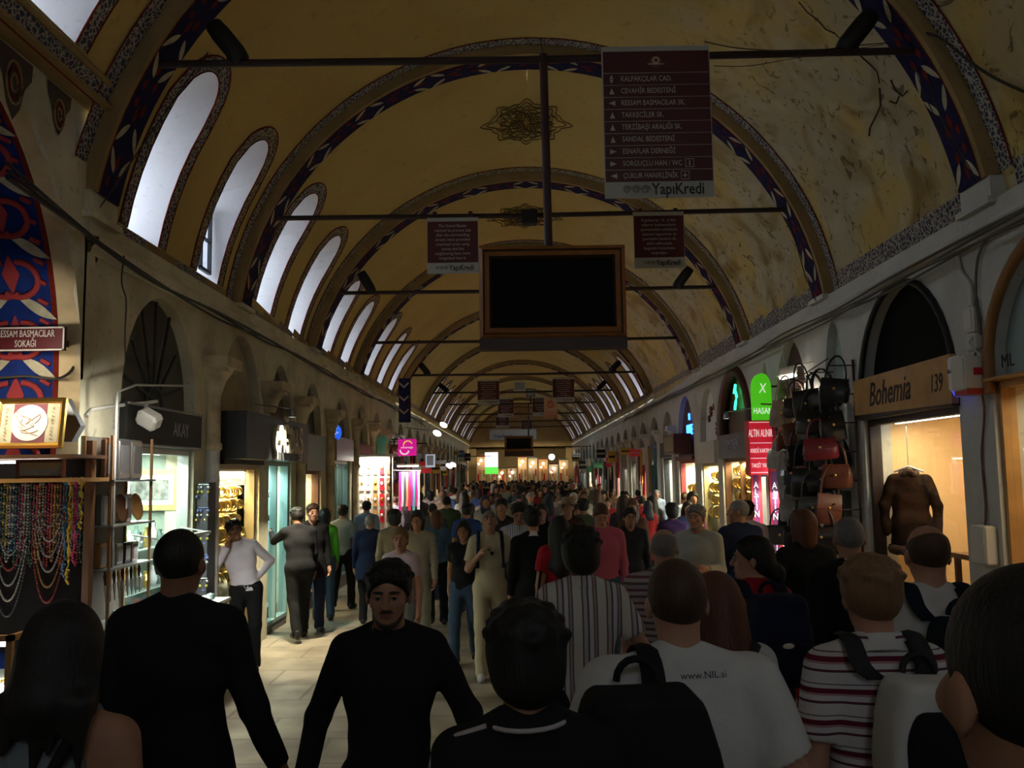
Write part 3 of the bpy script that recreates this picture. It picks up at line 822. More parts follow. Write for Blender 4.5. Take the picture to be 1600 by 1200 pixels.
class SDF:
    def __init__(s, lo, hi, h):
        s.h = h; s.lo = np.array(lo, np.float32)
        s.n = np.ceil((np.array(hi) - s.lo) / h).astype(int) + 1
        s.D = np.full(tuple(s.n), 1.0, np.float32)
        s.ax = [s.lo[i] + h * np.arange(s.n[i], dtype=np.float32) for i in range(3)]
    def box(s, lo, hi):
        a = np.maximum(0, np.floor((np.array(lo) - s.lo) / s.h).astype(int)); b = np.minimum(s.n, np.ceil((np.array(hi) - s.lo) / s.h).astype(int) + 1)
        if np.any(b <= a): return None, None
        sl = tuple(slice(int(a[i]), int(b[i])) for i in range(3))
        return sl, (s.ax[0][sl[0]][:, None, None], s.ax[1][sl[1]][None, :, None], s.ax[2][sl[2]][None, None, :])
    def join(s, sl, d, k, clip=None):
        A = s.D[sl]
        h = np.maximum(k - np.abs(A - d), 0) / k
        s.D[sl] = np.minimum(A, d) - h * h * k * 0.25
    def cap(s, a, b, r1, r2, k=0.03, clip=None, sub=False, flat=None):
        a = np.array(a, float); b = np.array(b, float); m = max(r1, r2) + k + 0.03
        sl, g = s.box(np.minimum(a, b) - m, np.maximum(a, b) + m)
        if sl is None: return
        ab = b - a; L = float(ab @ ab) or 1e-9
        x, y, z = g[0] - a[0], g[1] - a[1], g[2] - a[2]
        t = np.clip((x * ab[0] + y * ab[1] + z * ab[2]) / L, 0, 1)
        d = np.sqrt((x - t * ab[0]) ** 2 + (y - t * ab[1]) ** 2 + (z - t * ab[2]) ** 2) - (r1 + (r2 - r1) * t)
        if flat is not None:             # flat cut at the b end
            n = ab / math.sqrt(L)
            d = np.maximum(d, (g[0] - b[0]) * n[0] + (g[1] - b[1]) * n[1] + (g[2] - b[2]) * n[2])
        if sub: s.D[sl] = np.maximum(s.D[sl], -d)
        else: s.join(sl, d, k)
    def ell(s, c, r, k=0.03, rot=None, sub=False):
        c = np.array(c, float); r = np.array(r, float); m = r.max() + k + 0.02
        sl, g = s.box(c - m, c + m)
        if sl is None: return
        x, y, z = g[0] - c[0], g[1] - c[1], g[2] - c[2]
        if rot is not None:
            q = np.array(rot)      # columns = local axes
            x, y, z = (x * q[0, 0] + y * q[1, 0] + z * q[2, 0], x * q[0, 1] + y * q[1, 1] + z * q[2, 1], x * q[0, 2] + y * q[1, 2] + z * q[2, 2])
        k0 = np.sqrt((x / r[0]) ** 2 + (y / r[1]) ** 2 + (z / r[2]) ** 2) + 1e-6
        k1 = np.sqrt((x / r[0] ** 2) ** 2 + (y / r[1] ** 2) ** 2 + (z / r[2] ** 2) ** 2) + 1e-6
        d = k0 * (k0 - 1) / k1
        if sub: s.D[sl] = np.maximum(s.D[sl], -d)
        else: s.join(sl, d, k)
    def plane(s, p, n):
        """keep only the side the normal points away from"""
        n = np.array(n, float); n = n / np.linalg.norm(n)
        d = (s.ax[0][:, None, None] - p[0]) * n[0] + (s.ax[1][None, :, None] - p[1]) * n[1] + (s.ax[2][None, None, :] - p[2]) * n[2]
        s.D = np.maximum(s.D, d.astype(np.float32))
    def mesh(s, wr=0.0, seed=0):
        s.D[0] = s.D[-1] = 1; s.D[:, 0] = s.D[:, -1] = 1; s.D[:, :, 0] = s.D[:, :, -1] = 1
        if not (s.D < 0).any(): return np.zeros((0, 3), np.float32), np.zeros((0, 4), np.int64)
        if wr:
            x, y, z = s.ax[0][:, None, None], s.ax[1][None, :, None], s.ax[2][None, None, :]
            s.D = s.D + (wr * (np.sin(17 * x + 9 * z + seed) * np.cos(14 * y - 21 * z + 2 * seed) + 0.6 * np.sin(34 * z + 13 * x - 11 * y + seed))).astype(np.float32)
            s.D[0] = s.D[-1] = 1; s.D[:, 0] = s.D[:, -1] = 1; s.D[:, :, 0] = s.D[:, :, -1] = 1
        return surface_net(s.D, s.lo, s.h)

def np_mesh(name, parts, m, scale, smooth=True):
    V = np.concatenate([p[0] for p in parts]) * scale; off = 0; Q = []
    for v, q in parts: Q.append(q + off); off += len(v)
    Q = np.concatenate(Q)
    me = bpy.data.meshes.new(name)
    me.vertices.add(len(V)); me.vertices.foreach_set('co', V.astype(np.float32).ravel())
    me.loops.add(Q.size); me.loops.foreach_set('vertex_index', Q.ravel().astype(np.int32))
    me.polygons.add(len(Q)); me.polygons.foreach_set('loop_start', np.arange(0, Q.size, 4, dtype=np.int32))
    me.polygons.foreach_set('use_smooth', np.ones(len(Q), bool))
    me.update(calc_edges=True); me.validate()
    me.materials.append(m)
    return me

POSES = {   # elbow and wrist as offsets from the shoulder joint for a right arm; x outward, y forward, z up
    'down': ((.045, -.01, -.29), (.06, .05, -.53), (0, .1, -1)),
    'swingf': ((.04, .07, -.28), (.05, .22, -.46), (0, .5, -.8)),
    'swingb': ((.05, -.11, -.27), (.07, -.12, -.51), (0, 0, -1)),
    'wide': ((.10, -.02, -.27), (.14, .05, -.50), (0, .15, -1)),
    'hip': ((.20, -.10, -.20), (.04, .02, -.38), (-.8, .3, -.3)),
    'ear': ((.10, .14, -.22), (-.05, .16, .07), (-.3, -.2, 1)),
    'strap': ((.06, .05, -.28), (-.06, .17, -.12), (-.5, .3, .6)),
    'fold': ((.05, .03, -.28), (-.10, .22, -.24), (-1, .1, .0)),
    'hold': ((.04, .0, -.29), (-.02, .24, -.26), (-.2, 1, .15)),
    'reach': ((.08, .22, -.12), (.06, .45, -.02), (0, 1, .2)),
    'out': ((.22, .03, -.19), (.34, .14, -.36), (.3, .5, -.6)),
    'read': ((.03, .04, -.29), (-.08, .25, -.19), (-.5, .8, .2)),
}
SKIN = {'fair': (0.42, 0.22, 0.14), 'tan': (0.33, 0.165, 0.095), 'dark': (0.22, 0.10, 0.055)}
HAIRC = {'black': (0.008, 0.007, 0.006), 'brown': (0.05, 0.025, 0.012), 'grey': (0.16, 0.15, 0.14), 'blond': (0.34, 0.20, 0.08), 'dblond': (0.17, 0.09, 0.04), 'reddish': (0.09, 0.03, 0.015), 'white': (0.4, 0.38, 0.35)}
def skin_mat(k, oc=False):
    return mat('skin_' + k + ('_v' if oc else ''), SKIN[k], 0.55, noise=0.10, nscale=30, spec=0.3)
def hair_mat(k):
    if 'hair_' + k in MATS: return MATS['hair_' + k]
    m = mat('hair_' + k, HAIRC[k], 0.55, spec=0.3)
    nt = m.node_tree; b = nt.nodes['Principled BSDF']
    tc = nt.nodes.new('ShaderNodeTexCoord'); mp = nt.nodes.new('ShaderNodeMapping'); mp.inputs['Scale'].default_value = (1, 1, 0.12)
    n = nt.nodes.new('ShaderNodeTexNoise'); n.inputs['Scale'].default_value = 130; n.inputs['Detail'].default_value = 3
    nt.links.new(tc.outputs['Object'], mp.inputs[0]); nt.links.new(mp.outputs[0], n.inputs['Vector'])
    mx = nt.nodes.new('ShaderNodeMix'); mx.data_type = 'RGBA'
    c = HAIRC[k]; mx.inputs[6].default_value = (*[x * .55 for x in c], 1); mx.inputs[7].default_value = (*[min(1, x * 1.5) for x in c], 1)
    nt.links.new(n.outputs[0], mx.inputs[0]); nt.links.new(mx.outputs[2], b.inputs['Base Color'])
    bp = nt.nodes.new('ShaderNodeBump'); bp.inputs['Strength'].default_value = 0.5; bp.inputs['Distance'].default_value = 0.01
    nt.links.new(n.outputs[0], bp.inputs['Height']); nt.links.new(bp.outputs[0], b.inputs['Normal'])
    return m

def rotm(axis, deg): return np.array(Matrix.Rotation(R(deg), 3, axis))

def hand_parts(wrist, hd, side, curl, sc, h=0.0045, up=None):
    """palm, four unequal bent fingers and a thumb; hd = direction of the hand"""
    hd = np.array(hd, float); hd /= np.linalg.norm(hd)
    # palm normal: towards the body for hanging hands
    pn = np.array([-side, 0.15, 0.0]) if up is None else np.array(up, float)
    pn = pn - hd * (pn @ hd); pn /= np.linalg.norm(pn)
    ac = np.cross(hd, pn) * (1 if side > 0 else -1)     # across the palm, index side
    if ac[1] < 0 and up is None: ac = -ac
    w = np.array(wrist, float)
    S = SDF(w - .19, w + .19, h)
    S.cap(w - hd * .03, w + hd * .02, .027, .027, .01)
    for t, a, r in ((.03, 0, .027), (.06, .016, .017), (.06, -.016, .017), (.08, .024, .014), (.08, 0, .015), (.08, -.024, .013)):
        S.cap(w + hd * .02, w + hd * t + ac * a, .022, r, .012)
    for f, (a, L) in enumerate(((.029, .068), (.010, .077), (-.010, .072), (-.029, .056))):
        p = w + hd * .088 + ac * a; d = hd.copy(); ang = 0
        for sgm, q in enumerate((.42, .32, .26)):
            ang += curl * (0.8, 1.1, .9)[sgm] * (1 + .06 * f)
            d = hd * math.cos(ang) + pn * math.sin(ang) + ac * a * .6
            d /= np.linalg.norm(d)
            n_ = p + d * L * q
            S.cap(p, n_, .0092 - .0006 * sgm, .0086 - .0008 * sgm, .003)
            p = n_
    p = w + hd * .03 + ac * .022
    d = hd * .62 + ac * .72 + pn * .25; d /= np.linalg.norm(d)
    q = p + d * .042; S.cap(p, q, .015, .0115, .01)
    d2 = hd * .85 + ac * .15 + pn * .45; d2 /= np.linalg.norm(d2)
    S.cap(q, q + d2 * .032, .0110, .0095, .004)
    return S.mesh()

def make_person(name, H=1.75, skin='tan', hair='short', hairc='black', shirt=None, sleeve='long', hem=.90, trousers=None, female=False,
                lean=0, roll=0, twist=0, hyaw=0, hpitch=0, armR='down', armL='down', stride=0.0, res=.012, hands=True, face=False,
                tank=False, build=1.0, shoes=None, collar=None, curl=.45, beard=None, wr=.0025, skirt=False, hires_hands=None, neck_open=0.0, tucked=False, coat=False, hairup=0):
    s = H / 1.75
    hh = hands if hires_hands is None else hires_hands
    Rl = rotm('Z', twist) @ rotm('X', -lean) @ rotm('Y', roll)
    pv = np.array([0, 0, .95])
    def U(p): return pv + Rl @ (np.array(p, float) - pv)
    sh = .150 if female else .170
    sh *= (1 + (build - 1) * .6)
    B = build
    Rh = Rl @ rotm('Z', hyaw) @ rotm('X', hpitch)
    hc = U((0, .012, 1.625))
    nb = U((0, -.01, 1.47))
    def Hd(p): return hc + Rh @ np.array(p, float)
    arms = {}
    for sd, ps in ((1, armR), (-1, armL)):
        if isinstance(ps, str): ps = POSES[ps]
        f = np.array([sd, 1, 1])
        S0 = U((sh * sd, -.01, 1.415))
        E = S0 + (np.array(ps[0]) * f); W = S0 + (np.array(ps[1]) * f)
        arms[sd] = (S0, E, W, np.array(ps[2], float) * f)
    legs = {}
    for sd in (1, -1):
        st = stride * sd
        hp = np.array([.09 * sd, 0, .93]); an = np.array([.105 * sd, st - .02, .09 + (0.05 if st < -.05 else 0)])
        kn = (hp + an) / 2 + np.array([.005 * sd, .035 + abs(st) * .18, .02])
        legs[sd] = (hp, kn, an)
    allp = [U((0, 0, 1.8)), hc + .16, hc - .16] + [q for a in arms.values() for q in a[:3]]
    lo = np.min(allp + [np.array([-.28, -.25, -.02])], 0) - .10; hi = np.max(allp + [np.array([.28, .30, 1.0])], 0) + .10
    lo[2] = -.03
    def torso(S, e, k=.04, low=True):
        fm = female
        if low: S.ell((0, -.005, .95), ((.175 if fm else .165) * B + e, .118 * B + e, .14 + e), k)
        c = U((0, 0, 1.10)); S.ell(c, ((.125 if fm else .145) * B + e, .098 * B + e, .15 + e), k, Rl)
        c = U((0, .0, 1.27)); S.ell(c, ((.145 if fm else .165) * B + e, .108 * B + e, .17 + e), k, Rl)
        S.cap(U((-.105, -.01, 1.385)), U((.105, -.01, 1.385)), .072 + e, .072 + e, k)
        if fm:
            for sx in (-1, 1): S.ell(U((.068 * sx, .085, 1.27)), (.058 + e, .05 + e, .055 + e), .03)
        for sx in (-1, 1): S.cap(U((sh * .85 * sx, -.015, 1.425)), U((.03 * sx, -.02, 1.485)), .048 + e, .040 + e, k)
    # ---- skin
    S = SDF(lo, hi, res)
    torso(S, 0)
    S.cap(nb - np.array([0, 0, .04]), Hd((0, -.02, -.05)), (.050 if female else .058), (.048 if female else .056), .02)
    S.ell(Hd((0, -.012, .028)), (.076, .096, .090), .02, Rh)
    S.ell(Hd((0, .028, -.045)), (.056, .066, .072), .03, Rh)
    S.ell(Hd((0, .068, -.092)), (.026, .022, .020), .03, Rh)
    for sx in (-1, 1):
        S.ell(Hd((.080 * sx, -.005, -.008)), (.010, .019, .032), .008, Rh)
        S.ell(Hd((.045 * sx, .062, -.02)), (.022, .02, .02), .025, Rh)
    S.cap(Hd((-.032, .080, .026)), Hd((.032, .080, .026)), .012, .012, .015)
    S.cap(Hd((0, .092, .016)), Hd((0, .112, -.026)), .009, .013, .008)
    S.cap(Hd((-.014, .098, -.028)), Hd((.014, .098, -.028)), .009, .009, .006)
    S.cap(Hd((-.016, .088, -.060)), Hd((.016, .088, -.060)), .009, .009, .008)
    if res < .0125 or face:
        for sx in (-1, 1): S.ell(Hd((.031 * sx, .104, .004)), (.015, .013, .010), sub=True, rot=Rh)
    for sd, (S0, E, W, hd) in arms.items():
        S.cap(S0, E, .050 * B, .041 * (1 + (B - 1) * .6), .03); S.cap(E, W, .040, .028, .02)
        hdn = hd / np.linalg.norm(hd)
        if not hh: 
            S.cap(W, W + hdn * .09, .030, .036, .015); S.cap(W + hdn * .08, W + hdn * .16, .026, .018, .015)
            S.cap(W + hdn * .03, W + hdn * .09 + np.array([0, .035, 0]), .014, .011, .01)
    for sd, (hp, kn, an) in legs.items():
        S.cap(hp, kn, .088 * B, .058, .03); S.cap(kn, an, .056, .038, .02)
        S.ell((kn * .65 + an * .35) + np.array([0, -.010, 0]), (.046, .046, .10), .02)
        S.cap(an + np.array([0, -.03, -.045]), an + np.array([.01 * sd, .13, -.055]), .034, .028, .02)
    parts = [S.mesh()]
    if hh:
        for sd, (S0, E, W, hd) in arms.items():
            parts.append(hand_parts(W, hd, sd, curl, s))
    body = bpy.data.objects.new('person', np_mesh('person', parts, skin_mat(skin), s)); C.objects.link(body)
    def child(nm, ms, scale=s):
        o = bpy.data.objects.new(nm, ms); C.objects.link(o); o.parent = body; return o
    # ---- shirt / top / coat
    if shirt:
        e = .013; S = SDF(lo - .02, hi + .02, res)
        hz = hem
        torso(S, e)
        if coat:
            S.cap((0, -.01, .95), (0, -.01, hz - .05), .17 * B, .20 * B, .05)
            S.ell((0, -.0, hz + .05), (.20, .15, .2), .06)
        if sleeve == 'none' or tank:
            S.plane((0, 0, hz), (0, 0, -1))
            for sx in (-1, 1):
                q = U((sx * (sh + .035), 0, 1.42)); S.ell(q, (.095 if tank else .07, .2, .17 if tank else .12), sub=True)
        else:
            S.plane((0, 0, hz), (0, 0, -1))
            for sd, (S0, E, W, hd) in arms.items():
                if sleeve == 'long':
                    S.cap(S0, E, .060 * B, .050, .03); S.cap(E, E + (W - E) * .97, .049, .040, .02, flat=1)
                elif sleeve == 'rolled':
                    S.cap(S0, E, .060 * B, .052, .03); S.cap(E, E + (W - E) * .3, .052, .050, .02, flat=1)
                else:
                    S.cap(S0, S0 + (E - S0) * (.72 if not female else .55), .062 * B, .066 * B, .03, flat=1)
        # neckline
        c = U((0, .03 + neck_open * .4, 1.535)); S.ell(c, (.066 + neck_open * .15, .075 + neck_open * .4, .065 + neck_open), sub=True, rot=Rl)
        v, q = S.mesh(wr, hash(name) % 7)
        o = child('shirt' if not coat else 'coat', np_mesh('shirt', [(v, q)], shirt, s))
        if collar:
            cm = MB(); P = []; P2 = []
            for i in range(25):
                a = math.pi * 2 * i / 24
                g_ = .02 * max(0, math.sin(a)) ** 6
                P.append(Vector(U((.066 * math.sin(a + 0) * 1.0, -.012 - .070 * math.cos(a), 1.492 - .03 * (1 - math.cos(a)) / 2 * 1.2))) * s)
                P2.append(Vector(U((.062 * math.sin(a), -.008 - .062 * math.cos(a), 1.530 - .035 * (1 - math.cos(a)) / 2))) * s)
            P = P[:12] + P[13:]; P2 = P2[:12] + P2[13:]
            P3 = [p + (p - Vector(nb) * s).normalized() * .014 + Vector((0, 0, -.012)) for p in P]
            cm.grid([P2, P, P3], 0); cm.grid([[p + Vector((0, 0, .001)) for p in P2], P3], 0)
            OFF[body.name] = Vector((0, 0, 0)); cm.build('collar', collar, body)
    # ---- trousers / skirt
    if trousers:
        e = .014; S = SDF(np.array([lo[0], -.5, -.03]), np.array([hi[0], .5, 1.12]), res)
        S.ell((0, -.005, .94), ((.176 if female else .166) * B + e * .8, .118 * B + e * .8, .15), .04)
        if skirt:
            S.cap((0, 0, .9), (0, 0, .5), .17, .2, .05)
        for sd, (hp, kn, an) in legs.items():
            if skirt: continue
            S.cap(hp, kn, .100 * B, .074, .04); S.cap(kn, an + np.array([0, 0, -.02]), .073, .066, .03)
        S.plane((0, 0, 1.03 if not coat else 1.0), (0, 0, 1)); S.plane((0, 0, .045 if not skirt else .5), (0, 0, -1))
        child('trousers' if not skirt else 'skirt', np_mesh('trousers', [S.mesh(wr * 1.2, 3)], trousers, s))
    # ---- shoes
    if shoes is not None:
        for sd, (hp, kn, an) in legs.items():
            S = SDF(an - .2, an + .25, max(.009, res * .8))
            S.cap(an + np.array([0, -.035, -.045]), an + np.array([.012 * sd, .145, -.052]), .044, .038, .02)
            S.cap(an + np.array([0, -.02, 0]), an + np.array([0, .02, -.04]), .046, .042, .02)
            S.plane((0, 0, an[2] - .088), (0, 0, -1))
            child('shoe', np_mesh('shoe', [S.mesh()], shoes, s))
    # ---- hair
    if hair:
        S = SDF(hc - np.array([.24, .30, .62]), hc + np.array([.24, .24, .24]), min(res, .009))
        def hair_cut(front=.068, slope=.92, deep=0):
            n = Rh @ np.array([0, slope, -1.0]); p = Hd((0, .085, front))
            S.plane(p, n)
        th = {'short': .014, 'crop': .006, 'thick': .028, 'bald': .004, 'long': .022, 'bun': .014, 'bob': .026, 'mid': .020, 'tuft': .020, 'scarf': .02}[hair]
        S.ell(Hd((0, -.014, .030)), (.077 + th * .8, .097 + th * .8, .090 + th), .02, Rh)
        if hair in ('thick', 'tuft', 'short'):
            for i in range(26):
                a = i * 2.4; u_ = .28 + (i + .5) / 26 * .68; q_ = math.sqrt(1 - u_ * u_)
                S.ell(Hd(((.070 + th * .8) * q_ * math.cos(a), -.014 + (.088 + th * .8) * q_ * math.sin(a), .030 + (.084 + th) * u_)), (.026, .026, .012 + th * .25), .012, Rh)
        if hair == 'thick':
            S.ell(Hd((0, -.05, -.03)), (.084, .078, .075), .03, Rh)
        hair_cut(.058)
        S.ell(Hd((0, .126, -.012)), (.088, .080, .088), sub=True, rot=Rh)
        if hair == 'bald':
            S.plane(Hd((0, 0, .055)), Rh @ np.array([0, .5, 1.0]))
        if hair == 'scarf':
            S.cap(Hd((0, -.03, -.02)), U((0, -.02, 1.42)), .085, .12, .04)
        if hair == 'long':
            S.cap(Hd((0, -.055, .0)), U((0, -.105, 1.28)), .082, .085, .03)
            for sx in (-1, 1): S.cap(Hd((.062 * sx, -.03, -.0)), U((.085 * sx, -.075, 1.30)), .045, .045, .03)
            S.cap(U((0, -.10, 1.30)), U((.03, -.11, 1.16)), .08, .02, .03)
        if hair == 'mid':
            S.cap(Hd((0, -.05, .0)), U((0, -.085, 1.53)), .082, .084, .03)
            for sx in (-1, 1): S.cap(Hd((.060 * sx, -.03, -.0)), U((.078 * sx, -.06, 1.51)), .042, .040, .03)
            for i in range(7): S.cap(U((-.09 + .03 * i, -.095, 1.52)), U((-.115 + .037 * i, -.120, 1.38 + .035 * (i % 3))), .034, .007, .02)
        if hair == 'bob':
            S.cap(Hd((0, -.05, .0)), Hd((0, -.06, -.10)), .080, .07, .03)
            for sx in (-1, 1): S.cap(Hd((.066 * sx, -.015, .01)), Hd((.062 * sx, -.01, -.11)), .034, .030, .03)
        if hair == 'bun':
            S.ell(Hd((0, -.06, -.03)), (.078, .06, .06), .03, Rh); S.ell(Hd((0, -.125, -.075)), (.045, .045, .055), .02, Rh)
        v, q = S.mesh(.0015, 1)
        child('hair' if hair != 'scarf' else 'headscarf', np_mesh('hair', [(v, q)], hairc if hasattr(hairc, 'node_tree') else hair_mat(hairc), s))
    if face:
        OFF[body.name] = Vector((0, 0, 0))
        for sx in (-1, 1):
            mb = MB(); mb.ball(Vector(Hd((.031 * sx, .0830, .004))) * s, .0125 * s, 12, 0)
            c_ = Vector(Hd((.031 * sx, .0950, .004))) * s
            mb.ball(c_, (.0068, .0018, .0068), 10, 1, Matrix(Rh.tolist()))
            eo = mb.build('eye', [mat('eye_white', (.36, .33, .30), .4), mat('iris', (.008, .005, .004), .3)], body)
            mb = MB(); mb.tube([Vector(Hd((.031 * sx + t * .021, .1005 - abs(t) * .007 - (t * sx > 0) * abs(t) * .004, .024 + .004 * (1 - t * t)))) * s for t in (-1, -.5, 0, .5, 1)], [.002, .0042, .0045, .004, .0015], 6)
            mb.build('eyebrow', hair_mat('black' if hairc in ('black', 'grey') else 'brown'), body)
            mb = MB(); mb.tube([Vector(Hd((.031 * sx + t * .015, .0985 - abs(t) * .004, .0125 - .003 * t * t))) * s for t in (-1, -.5, 0, .5, 1)], .0040, 6)
            mb.build('eyelid', skin_mat(skin), body)
        mb = MB()
        for dz, r_ in ((-.0565, .0042), (-.0655, .0055)):
            mb.tube([Vector(Hd((t * .025, .0975 - t * t * .010, dz + .002 * abs(t)))) * s for t in (-1, -.6, 0, .6, 1)], [.001, r_ * .8, r_, r_ * .8, .001], 6)
        mb.build('lips', mat('lips', (.26, .09, .07), .5), body)
    if beard:
        S = SDF(hc - .2, hc + .2, .006)
        S.ell(Hd((0, .030, -.047)), (.0590, .0700, .0765), .02, Rh); S.ell(Hd((0, .070, -.093)), (.031, .026, .026), .02, Rh)
        S.plane(Hd((0, 0, -.040)), Rh @ np.array([0, .55, 1.0])); S.plane(Hd((0, .012, 0)), Rh @ np.array([0, -1, 0.2]))
        S.ell(Hd((0, .112, -.060)), (.030, .030, .016), sub=True, rot=Rh); S.ell(Hd((0, .13, -.0)), (.09, .075, .060), sub=True, rot=Rh)
        S.cap(Hd((-.026, .092, -.049)), Hd((0, .104, -.043)), .004, .0062, .006); S.cap(Hd((.026, .092, -.049)), Hd((0, .104, -.043)), .004, .0062, .006)
        child('beard', np_mesh('beard', [S.mesh(.0012, 4)], hair_mat(beard) if isinstance(beard, str) else mat('stubble', (.045, .028, .018), .8), s))
    # joints kept for things the person carries
    J_ = dict(U=lambda p: Vector(U(p)) * s, Hd=lambda p: Vector(Hd(p)) * s, arms={k: [Vector(x) * s for x in v[:3]] for k, v in arms.items()}, s=s, sh=sh)
    OFF[body.name] = Vector((0, 0, 0))
    return body, J_

def place(body, px, d, yaw, x=None):
    if x is None: x = ray(px, 740, d).x
    body.location = (x, d, floor_z(d)); body.rotation_euler = (0, 0, R(yaw))
    return body
def height_at(px, top, d):
    return ray(px, top, d).z - floor_z(d)
# ================================================================ THINGS HUNG IN THE VAULT
BAR = [(7.3, 5.71), (11.3, 5.53), (15.15, 5.33), (19.1, 5.05), (25.3, 5.02), (31.2, 5.05), (37.4, 5.12), (43.6, 5.1), (49.8, 5.1), (56.0, 5.1)]
ordn = ['nearest', 'second', 'third', 'fourth', 'fifth', 'sixth', 'seventh', 'eighth', 'ninth', 'tenth']
for i, (y, z) in enumerate(BAR):
    zc = vparam(y); xh = math.sqrt(RI ** 2 - (z - zc) ** 2)
    mb = MB(); mb.tube([(XC - xh - .02, y, z), (XC, y, z - .015), (XC + xh + .02, y, z + .01)], .033, 8)
    o = mb.build('tie_bar', M_iron, at=(XC, y, z))
    tag(o, 'dark iron tie bar spanning the vault, %s counted from the camera' % ordn[i], 'tie bar', 'iron tie bars')

def uplighter(px, py, bi, tilt, lab):
    y, z = BAR[bi]; x = ray(px, 740, y).x
    t = thing('spotlight', lab, 'spotlight', (x, y, z), 'uplighters on the tie bars')
    M = Matrix.Translation((x, y - .02, z + .17)) @ Matrix.Rotation(R(tilt), 4, 'Y')
    mb = MB(); mb.lathe(M, [(0, -.20), (.07, -.20), (.085, -.12), (.085, .1), (.075, .2), (0, .2)], 14); mb.build('housing', M_black, t)
    mb = MB(); mb.tube([(x, y, z + .03), (x, y - .02, z + .12)], .018, 6); mb.build('bracket', M_iron, t)
uplighter(345, 40, 0, -38, 'black cylindrical spotlight over the left end of the nearest tie bar')
uplighter(1375, 40, 0, 40, 'black cylindrical spotlight over the right end of the nearest tie bar')
uplighter(573, 445, 2, -30, 'black cylindrical spotlight over the left end of the third tie bar')
uplighter(1077, 432, 2, 38, 'black cylindrical spotlight over the right end of the third tie bar')
uplighter(664, 580, 4, -38, 'black spotlight over the left end of the fifth tie bar')
uplighter(965, 572, 4, 45, 'black spotlight over the right end of the fifth tie bar')
uplighter(694, 600, 5, -50, 'small black spotlight over the left end of the sixth tie bar')
uplighter(943, 588, 5, 45, 'small black spotlight over the right end of the sixth tie bar')

# logo scrolls + bank name strip
def bank_strip(t, x, y, z, w):
    text('YapıKredi', (x + w * .17, y, z), w * .150, M_textd, t, sx=.80, ex=.001).data.offset = w * .0022
    mb = MB()
    for k, cx in enumerate((-.30, -.215, -.13)):
        P = []
        for a in range(22):
            an = a * .42; r_ = w * .040 * (1 - a / 30)
            P.append((x + w * cx + r_ * math.cos(an * (1 if k != 2 else -1)) * (1 if k else 1), y - .003, z + r_ * math.sin(an)))
        mb.tube(P, w * .006, 4, 0, cap=False)
    mb.build('emblem', mat('emblem_beige', (.25, .24, .18), .6), t)

# street directory board hung from the first bar
y = 7.17; x0, x1 = ray(940, 75, y).x, ray(1108, 75, y).x; zt = ray(1020, 72, y).z; zb = ray(1030, 308, y).z
xc = (x0 + x1) / 2; W = x1 - x0; Hh = zt - zb
t = thing('direction_sign', 'tall maroon street directory board hanging from the nearest tie bar', 'sign', (xc, y, zb))
mb = MB(); mb.box(x0, x1, y, y + .03, zb, zt); mb.build('panel', M_signw, t)
mb = MB()
ztop = zt - Hh * .035; zband = zt - Hh * .18; zlow = zb + Hh * .10
rowh = (zband - zlow) / 9
mb.box(x0 + .008, x1 - .008, y - .004, y, zband + .004, ztop)
for i in range(9): mb.box(x0 + .008, x1 - .008, y - .004, y, zband - (i + 1) * rowh + .003, zband - i * rowh - .003)
mb.build('name_rows', M_maroon, t)
rows = [('ud', 'KALPAKÇILAR CAD.'), ('u', 'CEVAHİR BEDESTENİ'), ('l', 'RESSAM BASMACILAR SK.'), ('u', 'TAKKECİLER SK.'), ('u', 'TERZİBAŞI ARALIĞI SK.'), ('u', 'SANDAL BEDESTENİ'), ('r', 'ESNAFLAR DERNEĞİ'), ('r', 'SORGUÇLU HAN / WC'), ('l', 'ÇUKUR HAN/KLİNİK')]
ar = MB()
for i, (a, s_) in enumerate(rows):
    zc_ = zband - (i + .5) * rowh
    text(s_, (x0 + .15, y - .006, zc_), rowh * .62, M_text, t, sx=.74, align='LEFT', ex=.0012)
    ax = x0 + .075; q = rowh * .26
    tri = {'u': [(-.8, -1), (.8, -1), (0, 1)], 'l': [(1, -.8), (1, .8), (-1, 0)], 'r': [(-1, -.8), (-1, .8), (1, 0)]}
    if a == 'ud':
        ar.prism([(ax - .6 * q, y - .006, zc_ + .15 * q), (ax + .6 * q, y - .006, zc_ + .15 * q), (ax, y - .006, zc_ + 1.4 * q)], (0, .002, 0))
        ar.prism([(ax - .6 * q, y - .006, zc_ - .15 * q), (ax + .6 * q, y - .006, zc_ - .15 * q), (ax, y - .006, zc_ - 1.4 * q)], (0, .002, 0))
    else: ar.prism([(ax + p * q, y - .006, zc_ + r_ * q) for p, r_ in tri[a]], (0, .002, 0))
for (zc_, cx) in ((zband - 7.5 * rowh, x0 + .70), (zband - 8.5 * rowh, x0 + .66)):      # little pictogram boxes
    q = rowh * .34
    for (a, b_, c_, d_) in ((-q, q, q - .004, q), (-q, q, -q, -q + .004), (-q, -q + .004, -q, q), (q - .004, q, -q, q)):
        ar.box(cx + a, cx + b_, y - .007, y - .005, zc_ + c_, zc_ + d_)
cx = x0 + .70; zc_ = zband - 7.5 * rowh
ar.box(cx - .005, cx + .005, y - .007, y - .005, zc_ - .022, zc_ + .010); ar.ball((cx, y - .006, zc_ + .018), (.006, .002, .006), 8)
cx = x0 + .66; zc_ = zband - 8.5 * rowh
ar.box(cx - .018, cx + .018, y - .007, y - .005, zc_ - .004, zc_ + .004); ar.box(cx - .004, cx + .004, y - .007, y - .005, zc_ - .018, zc_ + .018)
ar.build('arrow', M_text, t)
em = MB(); zc_ = (ztop + zband) / 2
